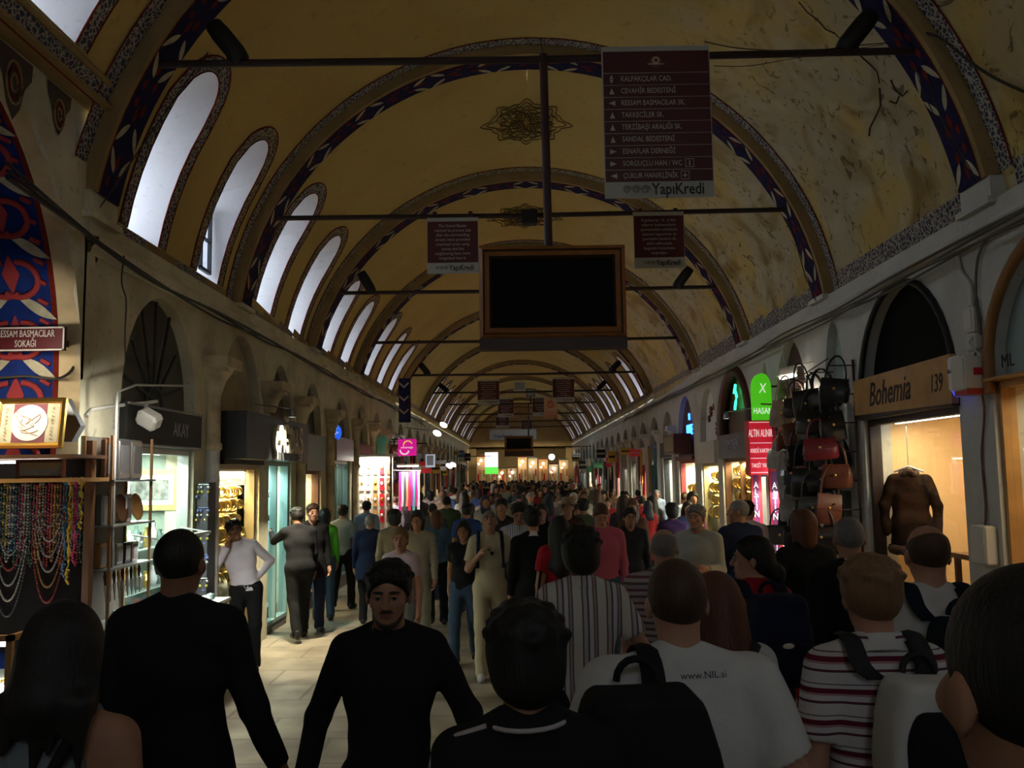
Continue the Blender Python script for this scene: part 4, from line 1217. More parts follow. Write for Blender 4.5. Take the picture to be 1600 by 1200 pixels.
em.lathe(Matrix.Translation((xc, y - .006, zc_)) @ Matrix.Rotation(R(90), 4, 'X'), [(0.0, 0), (.052, 0), (.052, -.003)], 20, 0)
em.lathe(Matrix.Translation((xc, y - .009, zc_ + .012)) @ Matrix.Rotation(R(90), 4, 'X'), [(.018, 0), (.03, 0), (.03, -.002)], 16, 1)
em.tube([(xc - .07, y - .008, zc_ - .02), (xc + .07, y - .008, zc_ - .02)], .004, 5, 1)
em.build('emblem', [mat('emblem_red', (.17, .05, .035), .6), M_text], t)
bank_strip(t, xc, y - .004, zb + Hh * .05, W)
mb = MB()
for xx in (x0 + .12, x1 - .12): mb.box(xx - .03, xx + .03, y + .03, y + .12, zt - .05, BAR[0][1] + .04)
mb.build('hanger', M_iron, t)

# two history boards on the second bar
def history(px0, px1, py0, py1, y, lines, lab, sz=None, grp=None):
    x0, x1 = ray(px0, py0, y).x, ray(px1, py0, y).x; xc = (x0 + x1) / 2
    zt, zb = ray((px0 + px1) / 2, py0, y).z, ray((px0 + px1) / 2, py1, y).z; H_ = zt - zb; W = x1 - x0
    t = thing('history_board', lab, 'sign', (xc, y, zb), grp)
    mb = MB(); mb.box(x0, x1, y, y + .025, zb, zt); mb.build('panel', M_signw, t)
    mb = MB(); mb.box(x0 + .006, x1 - .006, y - .004, y, zb + H_ * .19, zt - H_ * .07); mb.build('text_field', M_maroon, t)
    text('\n'.join(lines), (xc, y - .006, zb + H_ * .56), sz or H_ * .074, M_text, t, sx=.92, ex=.001, sp=1.12)
    bank_strip(t, xc, y - .004, zb + H_ * .095, W)
    bz = min(BAR, key=lambda b_: abs(b_[0] - y))[1]
    mb = MB()
    for xx in (x0 + W * .15, x1 - W * .15):
        mb = MB(); mb.box(xx - .025, xx + .025, y + .02, y + .10, zt - .03, bz + .03); mb.build('hanger', M_iron, t)
en = ['The Grand Bazaar', 'reached its present size', 'after the surrounding', 'streets were provided', 'overhead cover using', 'canvas and the', 'neighboring hans were', 'integrated into it.']
tr = ["Kapalıçarşı, 16. yy'dan", 'itibaren bedestenlerin', 'çevresindeki sokakların', 'üzerinin kapanması ve', 'çevredeki hanların da', 'dahil edilmesiyle', 'bugünkü konumuna', 'ulaşmıştır.']
history(667, 747, 340, 427, 11.2, en, 'maroon history board in English hanging from the second tie bar, left of the screen')
history(989, 1068, 331, 419, 11.2, tr, 'maroon history board in Turkish hanging from the second tie bar, right of the screen')
history(746, 780, 593, 632, 31.1, en + tr[:2], 'far maroon text board on the sixth tie bar, left of the white loudspeaker box')
history(863, 897, 590, 628, 31.1, tr + en[:2], 'far maroon text board on the sixth tie bar, right of the white loudspeaker box')
history(778, 802, 622, 652, 43.5, en, 'small maroon text board on the eighth tie bar, left of the pole')
history(832, 856, 620, 650, 43.5, tr, 'small maroon text board on the eighth tie bar, behind the orange notice')
history(775, 795, 650, 668, 55.9, en, 'tiny maroon text board on the tenth tie bar, left')
history(815, 831, 655, 675, 55.9, tr, 'tiny maroon text board on the tenth tie bar, right')

# orange warning notice with a no entry ring
y = 37.3; x0, x1 = ray(850, 640, y).x, ray(871, 640, y).x; zt, zb = ray(860, 621, y).z, ray(860, 653, y).z
t = thing('warning_notice', 'pale orange notice with red ring and red words, hanging far down the vault', 'sign', ((x0 + x1) / 2, y, zb))
mb = MB(); mb.box(x0, x1, y, y + .03, zb, zt); mb.build('panel', mat('notice_orange', (.55, .32, .16), .6), t)
mb = MB(); cx, cz = (x0 + x1) / 2, zb + (zt - zb) * .66
mb.tube([(cx + .13 * math.cos(a * .4), y - .01, cz + .13 * math.sin(a * .4)) for a in range(17)], .022, 5); mb.tube([(cx - .09, y - .01, cz + .09), (cx + .09, y - .01, cz - .09)], .02, 5)
mb.build('ring', mat('notice_red', (.55, .05, .02), .6), t)
text('SİGARA\nİÇİLMEZ', (cx, y - .008, zb + .16), .13, MATS['notice_red'], t)
mb = MB(); mb.tube([(cx, y, zt), (cx, y, 5.12)], .01, 5); mb.build('hanger', M_iron, t)

# hanging screens
def screen(px0, px1, py0, py1, pl, y, polepx, barz, lab):
    x0, x1 = ray(px0, py0, y).x, ray(px1, py0, y).x; zt, zb = ray((px0 + px1) / 2, py0, y).z, ray((px0 + px1) / 2, py1, y).z
    zl = ray((px0 + px1) / 2, pl, y).z; xc = (x0 + x1) / 2
    t = thing('hanging_screen', lab, 'screen', (xc, y, zl))
    fr = MB(); f = (x1 - x0) * .087
    def ring(a, b_, ya, yb, mi):        # mitred frame ring between insets a and b
        o = [(x0 + a, ya, zb + a), (x1 - a, ya, zb + a), (x1 - a, ya, zt - a), (x0 + a, ya, zt - a)]
        i_ = [(x0 + b_, yb, zb + b_), (x1 - b_, yb, zb + b_), (x1 - b_, yb, zt - b_), (x0 + b_, yb, zt - b_)]
        for k in range(4): fr.add([o[k], o[(k + 1) % 4], i_[(k + 1) % 4], i_[k]], [(0, 1, 2, 3)], mi)
    ring(0, 0, y, y + .2, 0); ring(0, f * .3, y, y - .03, 1); ring(f * .3, f * .42, y - .03, y - .01, 0); ring(f * .42, f * .8, y - .01, y - .02, 1); ring(f * .8, f, y - .02, y + .02, 0)
    fr.build('frame', [mat('frame_dark_wood', (.05, .022, .008), .5), mat('frame_gilt_wood', (.34, .14, .035), .4, noise=.3, nscale=6)], t)  # dark wood on sides, grooves and ledge between the gilt mouldings
    mb = MB(); mb.box(x0 + f, x1 - f, y + .015, y + .03, zb + f, zt - f); mb.build('display', M_blackglass, t)
    mb = MB(); mb.box(x0 + .02, x1 - .02, y + .03, y + .22, zb + .02, zt - .02); mb.build('back', M_darkframe, t)
    mb = MB(); mb.box(x0, x1, y - .02, y + .12, zl, zb); mb.build('ledge', MATS['frame_dark_wood'], t)
    mb = MB(); px_ = ray(polepx[0], polepx[1], y).x; pxb = ray(polepx[2], py0, y).x
    mb.tube([(px_, y + .1, barz), (pxb, y + .1, zt - .03)], .036 * max(1, (x1 - x0) / 1.2), 10); mb.build('pole', mat('pole_maroon', (.055, .016, .016), .45), t)
    return t
screen(748, 976, 384, 528, 545, 7.2, (849, 62, 858), 5.74, 'large dark screen in gilt wooden frame hanging from the nearest tie bar')
screen(788, 833, 681, 705, 713, 37.3, (825, 600, 826), 5.12, 'small far dark screen in gilt frame hanging over the crowd')
# boxes on bars
def barbox(px, py, w, h, y, lab, m, nm='loudspeaker'):
    p = ray(px, py, y); t = thing(nm, lab, 'loudspeaker', (p.x, y, p.z), 'loudspeakers on tie bars')
    mb = MB(); mb.obox(Matrix.Translation((p.x, y - .06, p.z)), w, .16, h, 0, .012); mb.build('case', m, t)
    bz = min(BAR, key=lambda b_: abs(b_[0] - y))[1]
    mb = MB(); mb.box(p.x - w * .42, p.x + w * .42, y - .145, y - .138, p.z - h * .4, p.z + h * .4); mb.build('grille', M_black if m is M_black else M_grey, t)
    mb = MB(); mb.box(p.x - .03, p.x + .03, y, y + .03, min(p.z, bz), max(p.z, bz) + .02); mb.build('bracket', M_iron, t)
barbox(827, 342, .20, .18, 11.28, 'small black loudspeaker under the second tie bar, beside the pole', M_black)
barbox(812, 604, .42, .32, 31.1, 'pale grey loudspeaker box between the two far text boards', M_offw)
barbox(829, 614, .38, .34, 37.3, 'dark green box fixed behind the pale loudspeaker box', mat('dark_green', (.03, .05, .04), .6))

# far white banner across the vault
y = 49.7; x0, x1 = ray(765, 680, y).x, ray(838, 680, y).x; zt, zb = ray(800, 671, y).z, ray(800, 687, y).z
t = thing('banner', 'white and blue cloth banner hung across the far end of the vault', 'banner', ((x0 + x1) / 2, y, zb))
mb = MB(); mb.grid([[(x0 + (x1 - x0) * i / 12, y + .03 * math.sin(i * 1.3), z) for i in range(13)] for z in (zb, zt)]); mb.grid([[(x0 + (x1 - x0) * i / 12, y + .02 + .03 * math.sin(i * 1.3), z) for i in range(13)] for z in (zb, zt)])
mb.build('cloth', mat('banner_white', (.45, .47, .50), .7), t)
text('YapıKredi', (x0 + .75, y - .04, (zt + zb) / 2 - .08), .26, mat('banner_blue', (.03, .1, .4), .6), t)
mb = MB()
for xx in (x0 + .1, x1 - .1): mb.tube([(xx, y, zt - .02), (xx, y, 5.1)], .012, 5)
mb.build('cord', M_cable, t)

# loose cables
def cable(pts, r_, lab, nm='cable', m=None):
    mb = MB(); pts = [Vector(p) for p in pts]; P = []
    for a, b_, c_, d_ in zip([pts[0]] + pts[:-2], pts[:-1], pts[1:], pts[2:] + [pts[-1]]):
        for i in range(6):
            u = i / 6
            P.append(.5 * ((2 * b_) + (c_ - a) * u + (2 * a - 5 * b_ + 4 * c_ - d_) * u * u + (3 * b_ - 3 * c_ + d_ - a) * u ** 3))
    P.append(pts[-1]); mb.tube(P, r_, 5)
    tag(mb.build(nm, m or M_cable, at=pts[0]), lab, 'cable')
random.seed(3)
for k in range(3):
    cable([(XL + .13 + .03 * k + random.uniform(-.01, .01), 5.8 + i * 2.0, (ZC - .10 - .03 * k + random.uniform(-.05, .03))) if i else (XL + .05, 5.9, 4.35 - .05 * k) for i in range(14)], .014, ['thick dark cable sagging along the left cornice', 'middle cable along the left cornice', 'lowest cable along the left cornice'][k])
for k in range(4):
    cable([(XR - .12 - .025 * k, 3 + i * 1.9, ZC - .06 - .035 * k + random.uniform(-.06, .03)) for i in range(16)], .013, ['upper cable along the right cornice', 'second cable down along the right cornice', 'third cable down along the right cornice', 'lowest cable along the right cornice'][k], m=mat('cable_grey', (.10, .09, .075), .7))
cable([ray(325, 82, 7.6), ray(290, 130, 7.6), ray(262, 170, 7.5), ray(222, 228, 7.45), ray(180, 290, 7.3), ray(120, 375, 7.2)], .006, 'thin wire running down across the first bright window')
cable([ray(194, 400, 7.6), ray(190, 440, 7.5), ray(197, 470, 7.5), ray(195, 520, 7.55), ray(196, 560, 7.6)], .007, 'thin wire hanging down the left wall before the fanlight arch')
cable([ray(845, 60, 7.16), ray(850, 110, 7.16), ray(854, 200, 7.14), ray(857, 300, 7.12), ray(858, 380, 7.1)], .004, 'thin wire running down the pole of the large screen')
cable([ray(1100, 65, 7.2), ray(1160, 76, 7.2), ray(1260, 80, 7.25), ray(1330, 72, 7.3), ray(1400, 66, 7.3)], .005, 'slack black wire tied under the right half of the nearest tie bar')
cable([ray(1115, 103, 7.25), ray(1170, 103, 7.3), ray(1230, 93, 7.3), ray(1300, 82, 7.3), ray(1380, 70, 7.3)], .003, 'very thin wire sagging right of the directory board')
cable([ray(1432, 60, 7.4), ray(1450, 120, 7.3), ray(1465, 170, 7.2), ray(1490, 220, 7.1), ray(1527, 282, 7.08)], .005, 'dark wire dropping from the nearest tie bar to the right cornice')
cable([ray(1410, 60, 7.5), ray(1428, 100, 7.4), ray(1445, 150, 7.3), ray(1480, 215, 7.2), ray(1520, 275, 7.1)], .0035, 'second thin wire dropping to the right cornice')
cable([ray(1226, 320, 11.2), ray(1232, 345, 11.1), ray(1245, 385, 11.0), ray(1258, 430, 11.0), ray(1275, 470, 10.9)], .007, 'dark wire dropping from the second tie bar at the right')
cable([ray(1430, 48, 7.2), ray(1470, 60, 7.0), ray(1520, 100, 6.8), ray(1570, 130, 6.6), ray(1640, 160, 6.4)], .012, 'grey cable sweeping off the nearest rib at the right')
cable([ray(130, 330, 7.13), ray(118, 380, 7.13), ray(116, 470, 7.13), ray(118, 545, 7.13), ray(114, 575, 7.1), ray(90, 592, 6.95), ray(40, 588, 6.9), ray(-20, 592, 6.9)], .012, 'grey cable bending round the corner of the side street')
cable([ray(130, 372, 7.25), ray(200, 420, 8.1), ray(260, 462, 9.2), ray(320, 495, 10.2)], .02, 'rusty conduit fixed below the left cornice', 'conduit', mat('rust_pipe', (.10, .045, .025), .8))

# ================================================================ SHOPS
lightn = 0
def shop(side, y0, y1, lab, zl=2.3, zf=2.85, apex=3.95, spring=2.9, frame=M_darkframe, fascia=M_black, fan='dark', back=(.55, .45, .3), depth=1.1, light=25, lcol=(1, .86, .62), plinth=.32, tube=True, glass=True, mull=1, back_e=0, lw=-.38, cat='shop', nm='shop', fw=.05, mullions=M_darkframe):
    """a glazed shop front filling one arch: plinth, frame, pane, fascia board, fanlight, lit interior"""
    yc = (y0 + y1) / 2
    t = thing(nm, lab, cat, (wx(side, -.1), yc, 0))
    def b(name, m, boxes):
        mb = MB()
        for q in boxes: wbox(mb, side, *q)
        return mb.build(name, m, t)
    b('plinth', mat('plinth_stone', (.12, .11, .095), .6), [(y0 + .01, y1 - .01, -.20, -.05, 0.0, plinth)])
    fb = [(y0 + .005, y0 + fw, -.16, -.04, plinth, zl), (y1 - fw, y1 - .005, -.16, -.04, plinth, zl), (y0 + fw, y1 - fw, -.16, -.04, zl - .06, zl), (y0 + fw, y1 - fw, -.16, -.04, plinth, plinth + .05)]
    for i in range(1, mull):
        ym = y0 + (y1 - y0) * i / mull; fb.append((ym - .025, ym + .025, -.15, -.05, plinth, zl))
    b('frame', frame, fb)
    if glass: b('pane', M_glass, [(y0 + fw, y1 - fw, -.105, -.098, plinth + .05, zl - .06)])
    b('fascia', fascia, [(y0 - .02, y1 + .02, -.16, .07, zl, zf)])
    bm = mat('shop_back_%.2f_%.2f_%.2f' % back, back, .6)
    b('interior', bm, [(y0 - .1, y1 + .1, -depth - .05, -depth, 0, zl + .02), (y0 - .1, y0 - .05, -depth, -.2, 0, zl + .02), (y1 + .05, y1 + .1, -depth, -.2, 0, zl + .02), (y0 - .1, y1 + .1, -depth, -.2, .25, .30)])
    b('shop_ceiling', M_ceil, [(y0 - .1, y1 + .1, -depth - .05, -.16, zl + .02, zl + .06)])
    if tube: b('lamp_tube', M_tube, [(y0 + .12, y1 - .12, -.34, -.30, zl - .05, zl - .02)])
    # fanlight
    mb = MB(); n = 14; X = wx(side, -.12)
    cs = [y0 + (y1 - y0) * (0.5 - 0.5 * math.cos(math.pi * i / n)) for i in range(n + 1)]
    P = [Vector((X, c, max(zf, arch_z(c, y0, y1, spring, apex)))) for c in cs] 
    P = [Vector((X, y0, zf))] + P + [Vector((X, y1, zf))]
    mb.prism(P, (-side * -.02 if side < 0 else .02, 0, 0))
    fm = {'dark': mat('fan_dark', (.055, .048, .034), .45), 'glass': M_blackglass, 'plaster': plaster('blind_arch_plaster', (.40, .34, .22), (.2, .16, .1), .6, 3.0), 'white': M_white, 'maroon': mat('maroon_panel', (.060, .018, .020), .5), 'brown': mat('fan_brown', (.10, .06, .035), .5), 'pale': mat('pale_board', (.30, .38, .36), .5)}[fan]
    mb.build('fanlight', fm, t)
    if light:
        area('shop_lamp', (wx(side, lw), yc, zl - .07), (0, R(14) * side * -1, 0), .22, (y1 - y0) * .75, light, lcol)
    return t
def arch_trim(side, y0, y1, spring, apex, t, m, r_=.04, w=.02):
    mb = MB(); n = 20
    P = [Vector((wx(side, w), c, arch_z(c, y0, y1, spring, apex))) for c in [y0 + (y1 - y0) * (0.5 - 0.5 * math.cos(math.pi * i / n)) for i in range(n + 1)]]
    P = [Vector((wx(side, w), y0, 2.8))] + P + [Vector((wx(side, w), y1, 2.8))]
    mb.tube(P, r_, 6); mb.build('arch_trim', m, t)

# ---- left 1: silver and picture shop with sunburst fanlight
t = shop(-1, 7.86, 9.68, 'souvenir shop front under the sunburst fanlight, dark board above its lit window', zl=2.50, zf=2.88, apex=3.97, back=(.24, .29, .24), light=70, lcol=(.92, 1, .88), frame=M_alu, mull=1)
mb = MB(); yc = 8.77
for i in range(7):
    a = math.pi * (.07 + .86 * i / 6); L = 1.0 if 1 < i < 5 else .85
    y_, z_ = yc + .80 * L * math.cos(a), 2.95 + 1.0 * L * math.sin(a)
    z_ = min(z_, arch_z(y_, 7.86, 9.68, 2.9, 3.97) - .02)
    mb.tube([(XL - .08, yc + .06 * math.cos(a), 2.98), (XL - .08, y_, z_)], .016, 5)
mb.tube([(XL - .08, yc + .2 * math.cos(a), 2.9 + .2 * math.sin(a)) for a in [x * math.pi / 8 for x in range(9)]], .018, 5)
mb.build('muntins', M_darkframe, t)
text('AKAY', (XL + .075, 9.1, 2.68), .2, mat('letters_grey', (.30, .30, .28), .5), t, 'left', sx=.8)
wb = MB(); wbox(wb, -1, 7.84, 9.7, .07, .085, 2.50, 2.52); wbox(wb, -1, 7.84, 9.7, .07, .085, 2.86, 2.88); wb.build('fascia_edge', M_grey, t)
# ---- left 2: gold window
t = shop(-1, 10.5, 12.1, 'bright gold jeweller window under the large metal letters', zl=2.36, zf=2.9, apex=4.0, fan='plaster', back=(.75, .55, .22), light=150, lw=-.2, lcol=(1, .80, .46), frame=mat('gilt_frame', (.30, .22, .11), .4), depth=.36, plinth=.22, back_e=1)
mb = MB(); wbox(mb, -1, 10.62, 12.0, -.145, -.135, 2.10, 2.32); bb = mb.build('name_strip', mat('cream_card', (.80, .76, .66), .6), t)
text('Altınbaş  A  Altınbaş', (XL - .132, 11.3, 2.21), .13, mat('lettering_grey', (.25, .24, .28), .6), t, 'left', sx=.85)
tb = thing('shop_sign', 'long black board with large metal letters over the gold window', 'sign', (XL + .1, 12.0, 2.40))
mb = MB(); wbox(mb, -1, 10.45, 13.55, .0, .33, 2.42, 2.98); mb.build('board', mat('board_black', (.018, .022, .024), .4), tb)
text('ÇAĞDAŞ', (XL + .35, 12.3, 2.68), .52, mat('letters_brass', (.50, .44, .32), .5), tb, 'left', sx=.70, ex=.02)
# ---- left 3: teal framed door
t = shop(-1, 12.6, 13.85, 'teal framed shop door and window beside the jeweller, watches inside', zl=2.42, zf=2.9, apex=3.85, spring=2.8, fan='brown', back=(.30, .40, .38), light=45, lcol=(.75, 1, .98), frame=mat('teal_alu', (.25, .36, .33), .4), mull=2, plinth=.12, fascia=M_grey)
# ---- left 4..
t = shop(-1, 14.6, 15.95, 'narrow shop window with cream blind after the second capital', zl=2.3, zf=2.9, apex=3.8, spring=2.8, fan='dark', back=(.75, .62, .40), light=45, lcol=(1, .78, .5), frame=M_wood, plinth=.2, fascia=M_teal)
t = shop(-1, 17.0, 18.7, 'grey green glass shop front before the bright jewellery stall', zl=2.5, zf=2.95, apex=3.75, spring=2.8, fan='brown', back=(.20, .24, .20), light=12, lcol=(.9, 1, .9), frame=M_teal, plinth=.2, fascia=M_grey, mull=3)
t = shop(-1, 19.3, 20.9, 'brilliantly lit jewellery stall on the left side', zl=2.55, zf=2.9, apex=3.8, spring=2.8, fan='dark', back=(.85, .80, .70), light=150, lcol=(1, .92, .78), frame=M_wood, plinth=.1, fascia=M_wood, glass=False)
t = shop(-1, 21.5, 23.0, 'bright scarf stall under the magenta sign', zl=2.7, zf=3.0, apex=3.75, spring=2.8, fan='dark', back=(.80, .55, .60), light=130, lcol=(1, .85, .85), frame=M_wood, plinth=.1, glass=False)
# ---- right 0: amber arched shop beside the camera
t = shop(1, 4.9, 7.35, 'amber wood arched glass shop front at the right frame edge', zl=2.9, zf=2.92, apex=4.0, spring=3.0, fan='pale', back=(.62, .42, .22), light=28, lcol=(1, .72, .42), frame=M_lwood, fascia=M_lwood, plinth=.3, depth=1.2, tube=False)
arch_trim(1, 4.9, 7.35, 3.0, 4.0, t, mat('amber_wood', (.25, .11, .03), .5), .05)
text('ML', (XR - .08, 6.95, 3.02), .15, M_textd, t, 'right')
# ---- right 1: glass shop with the wooden script board
t = shop(1, 7.92, 10.12, 'leather shop with cream interior behind glass, under the wooden script board', zl=2.74, zf=2.80, apex=4.08, fan='glass', back=(.72, .50, .27), light=38, lcol=(1, .74, .44), frame=mat('maroon_black', (.020, .010, .010), .5), plinth=.15, depth=1.3, fw=.07)
arch_trim(1, 7.92, 10.12, 2.9, 4.08, t, M_black, .035)
tb = thing('shop_sign', 'light wooden board with black script and the number 139', 'sign', (XR - .06, 9.0, 2.8))
mb = MB(); P = [(XR - .02, 7.88, 2.76), (XR - .02, 10.16, 2.80), (XR - .02, 10.16, 3.19), (XR - .02, 7.88, 3.20)]; mb.prism(P, (-.06, 0, 0)); mb.build('board', M_lwood, tb)
tx = text('Bohemia', (XR - .082, 9.22, 2.98), .36, M_textd, tb, 'right', sx=.82); tx.data.shear = .35; tx.data.offset = .004
tx = text('139', (XR - .082, 8.16, 2.96), .24, M_textd, tb, 'right', sx=.7); tx.data.shear = .2
# the dark fanlight is plain glass
# ---- right 2: pale planked niche
t = shop(1, 10.62, 11.32, 'narrow arched niche lined with pale boards above the handbags', zl=2.0, zf=2.05, apex=4.02, fan='pale', back=(.3, .3, .3), light=0, tube=False, frame=M_white, fascia=M_offw)
mb = MB()
for z_ in (2.4, 2.75, 3.1, 3.45, 3.75): wbox(mb, 1, 10.64, 11.30, -.12, -.112, z_, z_ + .012)
mb.build('board_joint', M_grey, t)
# ---- right 3: maroon guild board
t = shop(1, 12.0, 13.5, 'clothes shop under the tall maroon guild panel', zl=2.5, zf=2.55, apex=4.05, fan='maroon', back=(.35, .38, .42), light=60, lcol=(.9, .95, 1), frame=M_white, fascia=M_maroon, glass=False, plinth=.1)
text('KAPALIÇARŞI\nESNAFLAR DERNEĞİ', (XR + .05, 12.75, 3.30), .17, mat('guild_letter', (.16, .10, .09), .6), t, 'right', sx=.75, ex=.08, sp=1.3)
text('HASAN', (XR + .05, 12.75, 2.80), .12, MATS['guild_letter'], t, 'right', sx=.8, ex=.08)
# ---- right 4
t = shop(1, 13.85, 14.25, 'sliver of a dark arched doorway behind the green light box', zl=2.4, zf=2.9, apex=3.9, spring=3.0, fan='dark', back=(.5, .5, .5), light=20, lcol=(1, .95, .9))
t = shop(1, 14.95, 17.2, 'gold jeweller shop under the dark red pointed arch', zl=2.42, zf=2.86, apex=4.0, fan='brown', back=(.80, .55, .22), light=150, lw=-.2, lcol=(1, .78, .42), frame=M_wood, fascia=mat('fascia_grey', (.06, .065, .07), .4), depth=.38, plinth=.5, mull=2)
arch_trim(1, 14.97, 17.18, 2.9, 3.98, t, mat('oxblood', (.055, .012, .010), .5), .11, -.02)
text('ERMORENİ', (XR - .075, 16.1, 2.66), .26, mat('letters_bluegrey', (.35, .38, .48), .5), t, 'right', sx=.85)
mb = MB(); mb.tube([(XR + .04, 16.15 - a, 3.30 + b_) for a, b_ in ((-.08, 0), (.0, .14), (.08, .22), (-.02, .36), (.02, .44), (-.1, .30))], .022, 6); mb.build('neon', mat('neon_green', (.02, 1, .25), emit=5), t)
t = shop(1, 17.6, 19.2, 'jeweller shop with round topped white panel of rosettes above', zl=2.36, zf=2.80, apex=3.9, fan='white', back=(.70, .60, .36), light=130, lw=-.2, lcol=(1, .85, .55), frame=mat('gilt_frame2', (.35, .27, .12), .4), fascia=M_offw, depth=.38, plinth=.4)
mb = MB()
for (a, b_, r_) in ((17.95, 3.05, .17), (18.5, 3.42, .11), (18.7, 3.28, .07), (18.2, 3.5, .07)):
    for k in range(9): mb.tube([(XR + .095, a + r_ * .5 * math.cos(k * .7), b_ + r_ * .5 * math.sin(k * .7)), (XR + .095, a + r_ * math.cos(k * .7), b_ + r_ * math.sin(k * .7))], .02, 5)
mb.build('rosette', mat('rosette_red', (.20, .05, .03), .6), t)
t = shop(1, 19.9, 21.9, 'shop with blue neon letters glowing in its arch', zl=2.45, zf=2.55, apex=3.95, spring=2.8, fan='maroon', back=(.9, .75, .5), light=120, lcol=(1, .85, .6), frame=mat('frame_red', (.20, .02, .02), .5), fascia=M_maroon, depth=.6)
text('ı\nBLUE', (XR + .10, 20.9, 3.32), .34, mat('neon_blue', (.02, .14, 1), emit=5, ecol=(.03, .18, 1)), t, 'right', sx=.8, ex=.02)
mb = MB(); wbox(mb, 1, 20.2, 21.6, .0, .4, 2.6, 3.05); wbox(mb, 1, 20.3, 21.5, .4, .405, 2.66, 2.98, 1); mb.build('sign_box', [mat('box_maroon', (.07, .014, .018), .45), mat('box_olive', (.16, .12, .04), .5)], t)

# ---- the rest of both arcades, running down the street
gold_lamp = None
random.seed(11)
pal = [(.75, .62, .40), (.70, .66, .58), (.80, .58, .28), (.45, .50, .48), (.62, .40, .26), (.78, .72, .62), (.40, .42, .38)]
fas = [M_black, M_teal, M_wood, M_grey, mat('fascia_blue', (.03, .06, .16), .5), M_maroon, M_offw]
words_c = ['cream', 'grey', 'gold', 'green grey', 'brown', 'pale', 'olive']
fac_w = ['black', 'teal', 'brown', 'grey', 'blue', 'maroon', 'white']
nums = ['eighth', 'ninth', 'tenth', 'eleventh', 'twelfth', 'thirteenth', 'fourteenth', 'fifteenth', 'sixteenth', 'seventeenth', 'eighteenth', 'nineteenth', 'twentieth', 'twenty-first', 'twenty-second', 'twenty-third', 'twenty-fourth', 'twenty-fifth', 'twenty-sixth']
for side, lst, st in ((-1, Lshop, 7), (1, Rshop, 8)):
    for i, (a, b_, zs, za) in enumerate(lst[st:]):
        k = random.randrange(7); q = random.randrange(7)
        dark = random.random() < .25
        lit = (i % 3 != 1) and a < 48
        sd = 'left' if side < 0 else 'right'
        t = shop(side, a, b_, 'small far shop front with %s board, %s arch of the %s arcade' % (fac_w[q], nums[i], sd), zl=2.2 + random.random() * .4, zf=2.95, apex=za, spring=zs,
                 fan=random.choice(['dark', 'brown', 'dark', 'plaster', 'maroon']), back=pal[k], light=(0 if dark or not lit else random.uniform(50, 130)), lcol=random.choice([(1, .82, .55), (1, .9, .75), (.85, .95, 1)]),
                 frame=random.choice([M_wood, M_darkframe, M_alu, M_teal]), fascia=fas[q], depth=.6, tube=not dark, glass=a < 30)
        if random.random() < .55:
            sy = a + random.uniform(.2, 1.2); sw = random.uniform(.28, .5); z0_ = random.uniform(2.1, 3.3); hh_ = random.uniform(.2, .5); ci = random.randrange(6)
            cc = [((.45, .02, .03), 'red'), ((.03, .10, .40), 'blue'), ((.70, .68, .62), 'white'), ((.04, .30, .10), 'green'), ((.55, .35, .05), 'yellow'), ((.02, .02, .02), 'black')][ci]
            xa, xb = sorted((wx(side, .03), wx(side, sw)))
            t = thing('shop_sign', 'small %s projecting sign by the %s arch of the %s arcade' % (cc[1], nums[i], sd), 'sign', ((xa + xb) / 2, sy, z0_))
            mb = MB(); mb.box(xa, xb, sy, sy + .08, z0_, z0_ + hh_); mb.build('box', mat('proj_sign_' + cc[1], cc[0], .5, emit=(.12 if ci in (0, 2, 3) else 0)), t)
            mb = MB(); mb.box(xa + .03, xb - .03, sy - .006, sy, z0_ + hh_ * .4, z0_ + hh_ * .6); mb.build('text_bar', M_text if ci not in (2, 4) else M_textd, t)
        if random.random() < .6:
            for g_i in range(3):
                sy = a + .25 + g_i * .5; ci = random.randrange(7)
                cc = [((.40, .02, .04), 'red'), ((.05, .05, .05), 'black'), ((.55, .52, .45), 'cream'), ((.30, .15, .05), 'brown'), ((.10, .02, .06), 'plum'), ((.05, .15, .15), 'teal'), ((.50, .30, .06), 'ochre')][ci]
                xw = wx(side, .10); z1_ = random.uniform(2.3, 2.9); ln = random.uniform(.7, 1.3)
                mb = MB()
                for e_ in (0, .02): mb.grid([[Vector((xw + e_ + .04 * math.sin(u * 2.2 + z * 2), sy + u * .08, z)) for u in (-2, -1, 0, 1, 2)] for z in (z1_ - ln, z1_ - ln / 2, z1_)])
                mb.tube([(xw, sy, z1_), (wx(side, 0), sy, z1_ + .05)], .012, 5, 0)
                tag(mb.build('hanging_cloth', mat('hung_' + cc[1], cc[0], .85), at=(xw, sy, z1_)), '%s cloth hanging before the %s arch of the %s arcade, %s of three' % (cc[1], nums[i], sd, ('nearest', 'middle', 'farthest')[g_i]), 'cloth')

